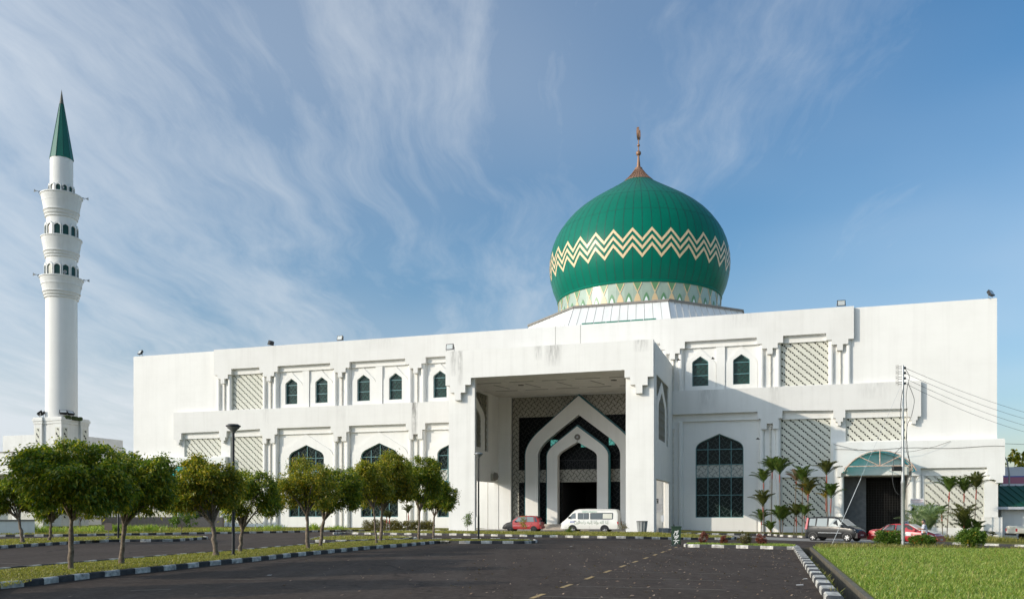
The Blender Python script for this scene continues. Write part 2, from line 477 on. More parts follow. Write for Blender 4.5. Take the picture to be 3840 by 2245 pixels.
class MB:
    def __init__(s):
        s.v = []
        s.f = []
        s.mi = []
        s.cur = 0

    def add(s, vs, fs):
        n = len(s.v)
        s.v += [tuple(p) for p in vs]
        for f in fs:
            s.f.append(tuple(i+n for i in f))
            s.mi.append(s.cur)
        return s

    def box(s, x0, x1, y0, y1, z0, z1):
        vs = [(x, y, z) for z in (z0, z1) for y in (y0, y1) for x in (x0, x1)]
        return s.add(vs, [(0, 2, 3, 1), (4, 5, 7, 6), (0, 1, 5, 4), (2, 6, 7, 3), (0, 4, 6, 2), (1, 3, 7, 5)])

    def hexa(s, pts):          # 8 points, bottom 4 then top 4 (both in the same turning sense)
        return s.add(pts, [(3, 2, 1, 0), (4, 5, 6, 7), (0, 1, 5, 4), (1, 2, 6, 5), (2, 3, 7, 6), (3, 0, 4, 7)])

    def tube(s, path, rad, n=6, caps=True):
        path = [Vector(p) for p in path]
        if isinstance(rad, (int, float)):
            rad = [rad]*len(path)
        rings = []
        up = Vector((0, 0, 1))
        for i, p in enumerate(path):
            a = path[max(0, i-1)]
            b = path[min(len(path)-1, i+1)]
            d = (b-a).normalized()
            ref = up if abs(d.z) < 0.95 else Vector((1, 0, 0))
            e1 = d.cross(ref).normalized()
            e2 = e1.cross(d).normalized()
            rings.append([p+(e1*math.cos(2*math.pi*k/n)+e2*math.sin(2*math.pi*k/n))*rad[i] for k in range(n)])
        vs = [q for r in rings for q in r]
        fs = []
        for i in range(len(path)-1):
            for k in range(n):
                fs.append((i*n+k, i*n+(k+1) % n, (i+1)*n+(k+1) % n, (i+1)*n+k))
        if caps:
            fs.append(tuple(range(n-1, -1, -1)))
            fs.append(tuple((len(path)-1)*n+k for k in range(n)))
        return s.add(vs, fs)

    def lathe(s, prof, n=24, cx=0, cy=0, a0=0.0, axis='z', caps=True):
        vs, fs = [], []
        for (r, z) in prof:
            for k in range(n):
                a = a0+2*math.pi*k/n
                if axis == 'z':
                    vs.append((cx+r*math.cos(a), cy+r*math.sin(a), z))
                else:            # around the local y axis; cx, cy are x and z of the axis
                    vs.append((cx+r*math.cos(a), z, cy+r*math.sin(a)))
        for i in range(len(prof)-1):
            for k in range(n):
                fs.append((i*n+k, i*n+(k+1) % n, (i+1)*n+(k+1) % n, (i+1)*n+k))
        if caps and prof[0][0] > 1e-4:
            fs.append(tuple(range(n-1, -1, -1)))
        if caps and prof[-1][0] > 1e-4:
            fs.append(tuple((len(prof)-1)*n+k for k in range(n)))
        return s.add(vs, fs)

    def plate(s, outer, holes, P, back=False):
        """flat plate with holes; P(a, b, t) maps plate coordinates and depth 0..1 into space"""
        loops = [outer]+list(holes)
        pts, edges = [], []
        for lp in loops:
            n0 = len(pts)
            pts += [Vector((p[0], p[1])) for p in lp]
            edges += [(n0+i, n0+(i+1) % len(lp)) for i in range(len(lp))]
        vo, eo, fo, *_ = delaunay_2d_cdt(pts, edges, [], 0, 1e-5)
        fs = []
        for f in fo:
            cx = sum(vo[i][0] for i in f)/len(f)
            cy = sum(vo[i][1] for i in f)/len(f)
            if not inside(cx, cy, outer):
                continue
            if any(inside(cx, cy, h) for h in holes):
                continue
            fs.append(tuple(f))
        s.add([P(p[0], p[1], 0) for p in vo], fs)
        if back:
            s.add([P(p[0], p[1], 1) for p in vo], [tuple(reversed(f)) for f in fs])
        for lp in loops:
            n = len(lp)
            s.add([P(p[0], p[1], 0) for p in lp]+[P(p[0], p[1], 1) for p in lp],
                  [(i, i+n, (i+1) % n+n, (i+1) % n) for i in range(n)])
        return s

    def build(s, name, m, parent=None, smooth=None, loc=None):
        me = bpy.data.meshes.new(name)
        me.from_pydata(s.v, [], s.f)
        ms = m if isinstance(m, (list, tuple)) else [m]
        for x in ms:
            me.materials.append(MATS[x])
        if len(ms) > 1:
            me.polygons.foreach_set('material_index', s.mi)
        if smooth is not None:
            me.polygons.foreach_set('use_smooth', [True]*len(me.polygons))
            me.set_sharp_from_angle(angle=R(smooth))
        me.update()
        o = bpy.data.objects.new(name, me)
        COL.objects.link(o)
        if parent:
            o.parent = parent
        if loc:
            o.location = loc
        return o


def inside(x, y, poly):
    c = False
    n = len(poly)
    j = n-1
    for i in range(n):
        xi, yi = poly[i]
        xj, yj = poly[j]
        if (yi > y) != (yj > y) and x < (xj-xi)*(y-yi)/(yj-yi)+xi:
            c = not c
        j = i
    return c


def tag(o, label=None, cat=None, group=None, kind=None):
    if label:
        o['label'] = label
    if cat:
        o['category'] = cat
    if group:
        o['group'] = group
    if kind:
        o['kind'] = kind
    return o


def thing(name, label, cat, loc=(0, 0, 0), rz=0.0, group=None):
    o = bpy.data.objects.new(name, None)
    COL.objects.link(o)
    o.empty_display_size = 0.3
    o.location = loc
    o.rotation_euler = (0, 0, rz)
    return tag(o, label, cat, group)


def dup(root, loc, rz=0.0, label=None, group=None, scale=None):
    r = root.copy()
    COL.objects.link(r)
    r.location = loc
    r.rotation_euler = (0, 0, rz)
    if scale:
        r.scale = (scale, scale, scale)
    if label:
        r['label'] = label
    if group:
        r['group'] = group
    for ch in list(root.children):
        c = ch.copy()
        COL.objects.link(c)
        c.parent = r
        for g in list(ch.children):
            d = g.copy()
            COL.objects.link(d)
            d.parent = c
    return r


def copy_part(o, loc=None, rz=None, parent=None):
    c = o.copy()
    COL.objects.link(c)
    c.parent = parent if parent else o.parent
    if loc:
        c.location = loc
    if rz is not None:
        c.rotation_euler = (0, 0, rz)
    for ch in list(o.children):
        k = ch.copy()
        COL.objects.link(k)
        k.parent = c
    return c


# ------------------------------------------------------------------ frames
TH = R(17.6)
CT, ST = math.cos(TH), math.sin(TH)
P0 = (11.35, 68.0)                       # right front corner of the entrance porch
F_, H_, HC = 3176.0, 1920.0, 1.7


def W(u, d, z=0.0):
    """building coordinates (along the facade, into the building, up) to the world"""
    return (P0[0]+u*CT+d*ST, P0[1]-u*ST+d*CT, z)


def UD(X, Y):
    dx, dy = X-P0[0], Y-P0[1]
    return dx*CT-dy*ST, dx*ST+dy*CT


def hz(X, Y):
    """the ground falls gently towards the right end of the building"""
    u, d = UD(X, Y)
    k = [(0, 0), (4, -0.15), (13, -0.22), (18, -0.43), (23, -0.6), (40, -0.62)]
    if u <= 0:
        h = 0.0
    elif u >= 40:
        h = -0.62
    else:
        for (a, ha), (b, hb) in zip(k, k[1:]):
            if a <= u <= b:
                h = ha+(hb-ha)*(u-a)/(b-a)
                break
    q = min(1, max(0, (d+26)/6))
    return h*q*q*(3-2*q)


def G(x, y, z=0.0):
    """where the sight line through this point of the survey photograph meets the level z"""
    Y = (HC-z)*F_/(y-H_)
    return ((x-1920)/F_*Y, Y)


def GS(x, y):
    """the same on the sloping ground"""
    z = 0.0
    for _ in range(12):
        X, Y = G(x, y, z)
        z = hz(X, Y)
    return (X, Y, z)


def sheet(name, poly, off, m, step=2.5, holes=()):
    """ground sheet following the slope"""
    mb = MB()
    loops = [poly]+list(holes)
    pts, edges = [], []
    for lp in loops:
        dense = []
        for i in range(len(lp)):
            a, b = lp[i], lp[(i+1) % len(lp)]
            L = math.hypot(b[0]-a[0], b[1]-a[1])
            near = min(a[1], b[1]) < 120
            k = max(1, min(60, int(L/step))) if near else 1
            dense += [(a[0]+(b[0]-a[0])*j/k, a[1]+(b[1]-a[1])*j/k) for j in range(k)]
        n0 = len(pts)
        pts += [Vector(p) for p in dense]
        edges += [(n0+i, n0+(i+1) % len(dense)) for i in range(len(dense))]
    for iu in range(-2, 34):
        for idd in range(-28, 16):
            X, Y, _ = W(iu*1.5, idd*1.5)
            if inside(X, Y, poly) and not any(inside(X, Y, h) for h in holes):
                pts.append(Vector((X, Y)))
    vo, eo, fo, *_ = delaunay_2d_cdt(pts, edges, [], 0, 1e-4)
    fs = []
    for f in fo:
        cx = sum(vo[i][0] for i in f)/len(f)
        cy = sum(vo[i][1] for i in f)/len(f)
        if inside(cx, cy, poly) and not any(inside(cx, cy, h) for h in holes):
            fs.append(tuple(f))
    mb.add([(p[0], p[1], hz(p[0], p[1])+off) for p in vo], fs)
    o = mb.build(name, m)
    return tag(o, kind='structure')


def smoothline(pts, closed=False, step=0.3):
    """Catmull-Rom through the points, resampled evenly"""
    P = [Vector((p[0], p[1])) for p in pts]
    n = len(P)
    out = []
    rng = range(n) if closed else range(n-1)
    for i in rng:
        p0 = P[(i-1) % n] if closed or i > 0 else P[0]
        p1, p2 = P[i], P[(i+1) % n]
        p3 = P[(i+2) % n] if closed or i+2 < n else P[-1]
        for j in range(10):
            t = j/10
            out.append(0.5*((2*p1)+(p2-p0)*t+(2*p0-5*p1+4*p2-p3)*t*t+(3*p1-p0-3*p2+p3)*t**3))
    if not closed:
        out.append(P[-1])
    else:
        out.append(out[0])
    res = [out[0]]
    acc = 0
    for a, b in zip(out, out[1:]):
        L = (b-a).length
        while acc+L >= step:
            t = (step-acc)/L
            a = a+(b-a)*t
            res.append(a.copy())
            L = (b-a).length
            acc = 0
        acc += L
    return res


def kerb(name, pts, closed=False, block=0.6, width=0.15, height=0.15, seed=0, base=0.0, smooth=True):
    """precast kerb painted in black and white lengths"""
    rnd = random.Random(seed)
    sub = block/2
    line = smoothline(pts, closed, sub) if smooth else smoothline_poly(pts, sub)
    n = len(line)
    mb = MB()
    secs = []
    for i, p in enumerate(line):
        a = line[max(0, i-1)] if not closed else line[(i-1) % n]
        b = line[min(n-1, i+1)] if not closed else line[(i+1) % n]
        d = (b-a)
        d = d.normalized() if d.length > 1e-6 else Vector((1, 0))
        nn = Vector((-d.y, d.x))
        z = hz(p.x, p.y)+base
        w2 = width/2
        j = rnd.uniform(-0.006, 0.006)
        secs.append([(p.x+nn.x*o, p.y+nn.y*o, z+h) for o, h in
                     ((w2, -0.08), (w2, height-0.03+j), (w2-0.03, height+j), (-w2+0.03, height+j), (-w2, height-0.03+j), (-w2, -0.08))])
    rngs = n if closed else n-1
    for i in range(rngs):
        mb.cur = (i//2) % 2
        A, B = secs[i], secs[(i+1) % n]
        mb.add(A+B, [(k, k+1, k+7, k+6) for k in range(5)])
    mb.cur = 0
    if not closed:
        mb.add(secs[0], [(0, 1, 2, 3, 4, 5)])
        mb.add(secs[-1], [(5, 4, 3, 2, 1, 0)])
    o = mb.build(name, ['kerb_white', 'kerb_black'])
    return tag(o, kind='structure')


def smoothline_poly(pts, step):
    res = []
    for a, b in zip(pts, pts[1:]):
        a, b = Vector(a[:2]), Vector(b[:2])
        k = max(1, round((b-a).length/step))
        res += [a+(b-a)*j/k for j in range(k)]
    res.append(Vector(pts[-1][:2]))
    return res


def text_mesh(body, size, name, m, parent, matrix, extrude=0.004):
    cu = bpy.data.curves.new('lettering', 'FONT')
    cu.body = body
    cu.size = size
    cu.extrude = extrude
    cu.align_x = 'CENTER'
    cu.align_y = 'CENTER'
    tmp = bpy.data.objects.new('lettering', cu)
    COL.objects.link(tmp)
    dg = bpy.context.evaluated_depsgraph_get()
    me = bpy.data.meshes.new_from_object(tmp.evaluated_get(dg))
    bpy.data.objects.remove(tmp)
    bpy.data.curves.remove(cu)
    me.transform(matrix)
    me.materials.clear()
    me.materials.append(MATS[m])
    me.name = name
    o = bpy.data.objects.new(name, me)
    COL.objects.link(o)
    o.parent = parent
    return o

# ------------------------------------------------------------------ ground
KX0, KY0 = 6.13, 16.6                    # the slanting kerb at the right edge of the lot
KDX = (13.36-6.13)/(40.3-16.6)


def kx(Y, off=0.0):
    return KX0+(Y-KY0)*KDX+off


DR0, DR1 = 0.34, 0.80                    # drain channel, offsets from the kerb line
drain_hole = [(kx(-12, DR0), -12), (kx(-12, DR1), -12), (kx(40.4, DR1), 40.4), (kx(40.4, DR0), 40.4)]
sheet('ground', [(-900, -60), (900, -60), (900, 1500), (-900, 1500)], -0.03, 'soil', holes=[drain_hole])
asph = [(-130, -40), (kx(-40, DR0-.02), -40), (kx(-12, DR0), -12), (kx(40.4, DR0), 40.4), (kx(40.4, DR1), 40.4),
        (kx(40.4, DR1)+0.6, 41.3), (90, 41.3), (90, 75)] + [W(28, 4)[:2], W(14, 7)[:2], W(0.5, 8)[:2], W(-18, 9)[:2], W(-60, 9)[:2], (-130, 110)]
sheet('car_park', asph, 0.0, 'asphalt')


def drain():
    mb = MB()
    n = 30
    for i in range(n):
        Ya, Yb = -12+52.4*i/n, -12+52.4*(i+1)/n
        A = [(kx(Ya, DR0), Ya, 0.0), (kx(Ya, DR0), Ya, -0.75), (kx(Ya, DR1), Ya, -0.75), (kx(Ya, DR1), Ya, 0.05)]
        B = [(kx(Yb, DR0), Yb, 0.0), (kx(Yb, DR0), Yb, -0.75), (kx(Yb, DR1), Yb, -0.75), (kx(Yb, DR1), Yb, 0.05)]
        mb.add(A+B, [(0, 1, 5, 4), (1, 2, 6, 5), (2, 3, 7, 6)])
        mb.box(0, 0, 0, 0, 0, 0) if False else None
        # concrete lip on the lawn side
        o = DR1
        mb.add([(kx(Ya, o), Ya, 0.05), (kx(Ya, o+0.12), Ya, 0.05), (kx(Ya, o+0.12), Ya, -0.1),
                (kx(Yb, o), Yb, 0.05), (kx(Yb, o+0.12), Yb, 0.05), (kx(Yb, o+0.12), Yb, -0.1)], [(0, 1, 4, 3), (1, 2, 5, 4)])
    A = 40.4
    mb.add([(kx(A, DR0), A, 0.0), (kx(A, DR0), A, -0.75), (kx(A, DR1), A, -0.75), (kx(A, DR1), A, 0.05)], [(0, 1, 2, 3)])
    tag(mb.build('drain', 'drain_wall'), kind='structure')


drain()
kerb('kerb', [(kx(-14, 0.14), -14), (kx(40.2, 0.14), 40.2)], block=0.78, width=0.30, height=0.14, smooth=False, seed=1)
LAWN = [(kx(-20, DR1+.12), -20), (60, -20), (75, 41.0), (kx(40.6, DR1+.4), 41.0), (kx(40.2, DR1+.12), 40.2)]
sheet('lawn', LAWN, 0.04, 'lawn_soil')

# planted island with the row of trees
near = [(-120, 2275), (0, 2205.6), (192, 2184), (334, 2166.7), (465, 2152.5), (582, 2141), (779, 2119.6), (956, 2102), (1084, 2087),
        (1268, 2069), (1375, 2058), (1496, 2049), (1635, 2036.5), (1719, 2036.5), (1850, 2036.5), (1960, 2037)]
far = [(2010, 2033), (1990, 2029), (1900, 2026), (1700, 2025.5), (1415, 2030), (1263, 2038.7), (956, 2065.5), (455, 2107), (0, 2147), (-120, 2162)]
ISL = [G(*p) for p in near+far]
ISL = [(-16.2, 4.0)] + [p for p in ISL] + [(-21.0, 4.0)]
sheet('tree_island', ISL, 0.12, 'turf')
kerb('kerb', [(-16.1, 4.0), (-14.0, 12.0)]+[G(*p) for p in near[1:]]+[G(*p) for p in far], block=0.6, seed=2)
I2 = [G(*p) for p in [(-120, 2066), (0, 2055.4), (253, 2039), (404, 2031), (627, 2029.6), (740, 2022.5), (774, 2020), (750, 2017.5), (560, 2016), (400, 2018),
                      (228, 2022.5), (24, 2028.5), (-120, 2036)]]
sheet('left_island', I2, 0.12, 'turf')
kerb('kerb', I2, True, seed=3)
I3 = [G(*p) for p in [(1157, 2030), (1200, 2032), (1300, 2032), (1405, 2029.5), (1560, 2022), (1500, 2016), (1400, 2014.5), (1218, 2017)]]
sheet('small_island', I3, 0.12, 'turf')
kerb('kerb', I3, True, seed=4)
I4 = [(8.66, 41.5), (9.2, 41.2), (10.6, 40.4), (12.0, 39.3), (12.95, 38.9), (13.5, 40.2), (13.3, 42.2), (11.5, 43.2), (9.4, 43.6), (8.8, 43.0)]
sheet('shrub_island', I4, 0.12, 'turf')
kerb('kerb', I4, True, seed=5)
# grass strip in front of the porch
front = [GS(*p)[:2] for p in [(1262, 2002), (1300, 2001), (1500, 2004), (1700, 2006), (1916, 2010), (2100, 2013.5), (2294, 2017), (2466, 2020), (2628, 2022), (2735, 2022)]]
back = [GS(2752, 2019)[:2], GS(2745, 2016)[:2], GS(2600, 2008)[:2]] + [W(0.2, -1.2)[:2], W(-2.6, -1.2)[:2], W(-9, -1.3)[:2], W(-15, -1.3)[:2], W(-18.5, -1.6)[:2], W(-22, -2.0)[:2]]
STRIP = front+back
sheet('front_verge', STRIP, 0.12, 'turf')
kerb('kerb', STRIP, True, seed=6, block=0.62)
# pavement of the drive under the porch
DRIVE = [W(-40, 1)[:2], W(-30, -1.0)[:2], W(-22, -1.9)[:2], W(-18.5, -1.5)[:2], W(-15, -1.2)[:2], W(-9, -1.2)[:2], W(-2.6, -1.1)[:2], W(0.2, -1.1)[:2], GS(2600, 2006.5)[:2], GS(2760, 2015)[:2],
         GS(2860, 2013)[:2], W(3.6, 11.9)[:2], W(-2, 12.6)[:2], W(-18, 12.6)[:2], W(-20, 6)[:2]]
sheet('driveway', DRIVE, 0.006, 'paving')
sheet('paved_strip', [GS(2862, 2012)[:2], GS(2885, 2013)[:2], GS(3010, 2018)[:2], GS(3200, 2020)[:2], GS(3420, 2030)[:2], GS(3420, 2036)[:2], GS(3200, 2034)[:2], GS(3000, 2027)[:2], GS(2850, 2022)[:2]], 0.010, 'paving')
# verge along the foot of the building, left and right
vk = [(-95, 48), (-70, 52)]+[G(*p) for p in [(0, 2011), (300, 2008), (600, 2003.5), (956, 1998), (1200, 1993), (1400, 1990)]]
VERGE = vk+[W(-18.6, 3)[:2], W(-18.6, 12.7)[:2], W(-75, 12.7)[:2], (-110, 110)]
sheet('left_verge', VERGE, 0.11, 'turf')
kerb('kerb', vk+[W(-19.0, 2.0)[:2], W(-18.8, 4.0)[:2]], seed=7)
rk = [GS(2530, 2001.5)[:2], GS(2600, 2002.5)[:2], GS(2876, 2006)[:2], GS(2940, 2011)[:2], GS(3021, 2015.5)[:2], GS(3060, 2014)[:2]]
RV = rk+[W(14.6, 12.2)[:2], W(0.6, 12.6)[:2]]
sheet('right_verge', RV, 0.11, 'turf')
kerb('kerb', rk, seed=8, smooth=False, block=0.62)
rk2 = [GS(3440, 2030)[:2], GS(3480, 2035)[:2], GS(3603, 2041)[:2], GS(3720, 2045)[:2], GS(3838, 2049)[:2], GS(4100, 2058)[:2]]
sheet('corner_verge', rk2+[W(40, 5)[:2], W(34, 12)[:2], W(21.3, 12.1)[:2]], 0.11, 'turf')
kerb('kerb', rk2, seed=9, smooth=False, block=1.0, width=0.2)


def markings():
    pts = [(2016, 2233.4), (2125, 2195.5), (2212, 2164.6), (2281.7, 2140.4), (2335.8, 2121), (2385, 2104.5), (2423, 2090.8), (2456, 2078.6), (2486.5, 2069), (2514, 2061.5), (2537, 2055.5)]
    d = Vector((0.2905, 0.9569))
    e = Vector((0.9569, -0.2905))
    base = Vector(G(*pts[0]))
    step = (Vector(G(*pts[7]))-base)/7
    for i in range(-1, 11):
        p = base+step*i
        mb = MB()
        a, w = 0.50, 0.055
        q = [p-d*a-e*w, p-d*a+e*w, p+d*a+e*w, p+d*a-e*w]
        mb.add([(v.x, v.y, hz(v.x, v.y)+0.004) for v in q], [(0, 1, 2, 3)])
        tag(mb.build('parking_mark', 'mark_yellow'), kind='structure')
        mb = MB()
        q = [p+e*0.1-d*0.04, p+e*3.6-d*0.04, p+e*3.6+d*0.04, p+e*0.1+d*0.04]
        mb.add([(v.x, v.y, hz(v.x, v.y)+0.004) for v in q], [(0, 1, 2, 3)])
        if i < 4:
            tag(mb.build('bay_line', 'mark_faint'), kind='structure')
    for (x0, y0, x1, y1) in ((490, 2213, 640, 2208), (790, 2173, 990, 2170), (0, 2110, 65, 2112), (540, 2068, 640, 2065)):
        a, b = Vector(G(x0, y0)), Vector(G(x1, y1))
        n = (b-a).normalized()
        n = Vector((-n.y, n.x))*0.045
        mb = MB()
        mb.add([(v.x, v.y, 0.004) for v in (a-n, b-n, b+n, a+n)], [(0, 1, 2, 3)])
        tag(mb.build('bay_line', 'mark_faint'), kind='structure')


markings()

# ------------------------------------------------------------------ mosque
mosque = thing('mosque', 'large white mosque with a green zigzag-banded onion dome and a tall entrance porch', 'mosque', (P0[0], P0[1], 0), -TH)
DF, DW, DN = 12.5, 12.95, 13.13           # frieze front, wall plane, niche back


def PL(d0, d1):
    return lambda a, b, t: (a, d0+(d1-d0)*t, b)


def rect(a0, a1, b0, b1):
    return [(a0, b0), (a1, b0), (a1, b1), (a0, b1)]


def bez(p0, c, p2, n):
    return [((1-t)**2*p0[0]+2*t*(1-t)*c[0]+t*t*p2[0], (1-t)**2*p0[1]+2*t*(1-t)*c[1]+t*t*p2[1]) for t in [i/n for i in range(n+1)]]


def arch(cx, hw, z0, zs, za, a=0.7, b=0.55, c=0.36, n=7):
    h = za-zs
    right = bez((hw, zs), (hw, zs+c*h), (a*hw, zs+b*h), n)
    pts = [(cx-hw, z0), (cx+hw, z0)] if z0 < zs-1e-4 else []
    pts += [(cx+x, z) for x, z in right]+[(cx, za)]+[(cx-x, z) for x, z in reversed(right)]
    return pts


def clip_lines(mb, poly, holes, pitch, w, d, thick, P=None):
    """woven lattice of wavy bars inside a polygon, standing on the plane d"""
    P = P or (lambda a, b, t: (a, d+t, b))
    xs = [p[0] for p in poly]
    ys = [p[1] for p in poly]
    cx, cy = (min(xs)+max(xs))/2, (min(ys)+max(ys))/2
    ext = max(max(xs)-min(xs), max(ys)-min(ys))*0.75+pitch
    s2 = math.sqrt(0.5)
    st = pitch/4
    for fam in (0, 1):
        dx, dy = (s2, s2) if fam == 0 else (s2, -s2)
        nx, ny = -dy, dx
        k = -int(ext/pitch)-1
        while k*pitch < ext:
            prev = None
            t = -ext
            m = int(2*ext/st)
            for j in range(m+1):
                t = -ext+j*st
                off = k*pitch+0.17*pitch*math.sin(math.pi*t/pitch+k*math.pi)
                p = (cx+dx*t+nx*off, cy+dy*t+ny*off)
                if prev:
                    mx, my = (p[0]+prev[0])/2, (p[1]+prev[1])/2
                    if inside(mx, my, poly) and not any(inside(mx, my, h) for h in holes):
                        ex, ey = p[0]-prev[0], p[1]-prev[1]
                        L = math.hypot(ex, ey)
                        ax, ay = -ey/L*w/2, ex/L*w/2
                        q = [(prev[0]-ax, prev[1]-ay), (p[0]-ax, p[1]-ay), (p[0]+ax, p[1]+ay), (prev[0]+ax, prev[1]+ay)]
                        mb.add([P(a, b, 0) for a, b in q]+[P(a, b, thick) for a, b in q], [(0, 1, 2, 3), (0, 4, 5, 1), (3, 2, 6, 7)])
                prev = p
            k += 1
    return mb


BC = [-39.6, -30.8, -22.0, 4.4]          # bays with a pair of small windows above one large window
MU = lambda u: -35.2-u
L0 = []
L1 = []
small = []
big = []
for c in BC:
    for s in (-1, 1):
        L0.append(rect(c+s*1.87-1.48, c+s*1.87+1.48, 13.05, 17.15))
        small.append(c+s*1.87)
    L0.append(rect(c-3.46, c+3.46, -1.5, 10.25))
    big.append(c-(0.12 if c > 0 else 0))
GR = []
for f in (lambda a, b: (a, b), lambda a, b: (MU(b), MU(a))):
    for (a, b, z0, z1) in ((9.66, 13.92, 13.22, 17.12), (9.66, 14.04, 5.95, 10.17), (9.8, 13.75, 0.42, 4.9), (15.28, 20.24, 8.05, 10.1)):
        u0, u1 = f(a, b)
        L0.append(rect(u0, u1, z0, z1))
        GR.append((u0, u1, z0, z1))
DOOR = rect(-16.15, -2.1, 0.4, 13.25)
ENT = rect(15.12, 20.35, -1.0, 4.9)
ENTM = rect(MU(20.35), MU(15.12), -1.0, 4.9)
L0 += [DOOR, ENT, ENTM]
L1 += [DOOR, ENT, ENTM]
for c in small:
    L1.append(arch(c, 0.75, 13.58, 15.72, 16.37, 0.75, 0.4, 0.28, 4))
for c in big:
    L1.append(arch(c, 2.18, 1.22, 7.6, 9.05))
mb = MB()
mb.plate(rect(-62.55, 27.3, -1.4, 19.93), L0, PL(DW, DN))
mb.plate(rect(-62.5, 27.25, -1.4, 19.9), L1+[rect(*g) for g in GR], PL(DN, DN+0.30))
mb.build('facade_wall', 'white_wall', mosque)
mb = MB()                                 # sides, rear, parapets and flat roof behind the facade
mb.box(-62.55, -62.2, DN+0.31, 86, -1.4, 19.92)
mb.box(26.95, 27.3, DN+0.31, 86, -1.4, 19.92)
mb.box(-62.18, 26.93, 85.6, 86, -1.4, 19.92)
mb.build('outer_wall', 'white_wall', mosque)
mb = MB()
mb.box(-62.18, 26.93, DN+0.31, 85.58, 18.9, 19.2)
mb.build('flat_roof', 'white_wall', mosque)
mb = MB()
mb.box(-62.1, 26.9, 30, 30.2, -1.2, 18.85)
mb.build('inner_wall', 'dark_void', mosque)

# arch-shaped surrounds, raised a hand's breadth from the back of each bay
for c in BC:
    for s in (-1, 1):
        x = c+s*1.87
        mb = MB()
        mb.plate(arch(x, 1.44, 13.06, 15.3, 17.13, 0.62, 0.5, 0.3), [arch(x, 0.75, 13.58, 15.72, 16.37, 0.75, 0.4, 0.28, 4)], PL(DN-0.085, DN-0.001))
        mb.build('arch_surround', 'white_wall', mosque)
    x = c-(0.12 if c > 0 else 0)
    mb = MB()
    mb.plate(arch(x, 3.34, -1.4, 7.35, 10.22, 0.72, 0.5, 0.35, 10), [arch(x, 2.18, 1.22, 7.6, 9.05)], PL(DN-0.10, DN-0.001))
    mb.build('arch_surround', 'white_wall', mosque)
# lintel line above each bay is the wall itself; slim string course under the opening heads
for c in BC:
    MB().box(c-3.2, c+3.2, DW-0.05, DW-0.002, 17.15, 17.23).build('string_course', 'white_wall', mosque)
    MB().box(c-3.4, c+3.4, DW-0.05, DW-0.002, 10.25, 10.33).build('string_course', 'white_wall', mosque)


def small_window(x):
    poly = arch(x, 0.75, 13.58, 15.72, 16.37, 0.75, 0.4, 0.28, 4)
    w = MB().plate(poly, [], PL(DN+0.26, DN+0.29)).build('window', 'glass_green', mosque)
    inn = arch(x, 0.69, 13.64, 15.7, 16.29, 0.75, 0.4, 0.28, 4)
    fr = MB().plate(poly, [inn], PL(DN+0.17, DN+0.255))
    for z in (15.62, 14.55):
        fr.box(x-0.69, x+0.69, DN+0.17, DN+0.22, z, z+0.07)
    fr.build('window_frame', 'teal_frame', w)
    la = clip_lines(MB(), inn, [], 0.34, 0.028, DN+0.2, 0.02)
    la.build('window_lattice', 'lattice_dark', w)
    return w


def big_window(x):
    poly = arch(x, 2.18, 1.22, 7.6, 9.05)
    w = MB().plate(poly, [rect(x-2.2, x+2.2, 5.0, 6.17)], PL(DN+0.26, DN+0.29))
    w = w.build('window', 'glass_dark', mosque)
    MB().box(x-2.18, x+2.18, DN+0.22, DN+0.30, 5.0, 6.17).build('spandrel_panel', 'panel_white', w)
    inn = arch(x, 2.12, 1.28, 7.58, 8.98)
    fr = MB().plate(poly, [inn], PL(DN+0.13, DN+0.215))
    for t in (-1.06, 0, 1.06):
        ztop = 9.0 if t == 0 else 8.35
        fr.box(x+t-0.03, x+t+0.03, DN+0.13, DN+0.19, 1.28, ztop)
    for z in (7.6, 6.17, 4.97, 3.33):
        fr.box(x-2.12, x+2.12, DN+0.135, DN+0.195, z-0.025, z+0.03)
    fr.build('window_frame', 'teal_frame', w)
    la = clip_lines(MB(), inn, [], 0.44, 0.030, DN+0.175, 0.02)
    la.build('window_lattice', 'lattice_grey', w)
    return w


w0 = small_window(small[0])
for x in small[1:]:
    copy_part(w0, loc=(x-small[0], 0, 0))
w0 = big_window(big[0])
for x in big[1:]:
    copy_part(w0, loc=(x-big[0], 0, 0))

# friezes: stepped pendants hang between the bays
PC = [-17.6+8.8*k for k in (-3, -2, -1, 0, 1, 2, 3)]


def frieze_top():
    pts = [(-51.1, 19.98)]
    cs = [-49.95]+PC+[14.78]
    for i, c in enumerate(cs):
        last, first = i == len(cs)-1, i == 0
        a = [(c-1.15, 19.98 if first else 17.72), (c-1.15, 17.1), (c-0.69, 17.1), (c-0.69, 16.67), (c-0.24, 16.67), (c-0.24, 16.14),
             (c+0.24, 16.14), (c+0.24, 16.67), (c+0.69, 16.67), (c+0.69, 17.1), (c+1.15, 17.1), (c+1.15, 19.98 if last else 17.72)]
        pts += a[1:] if first else a
    pts[0] = (cs[0]-1.15, 19.98)
    return pts


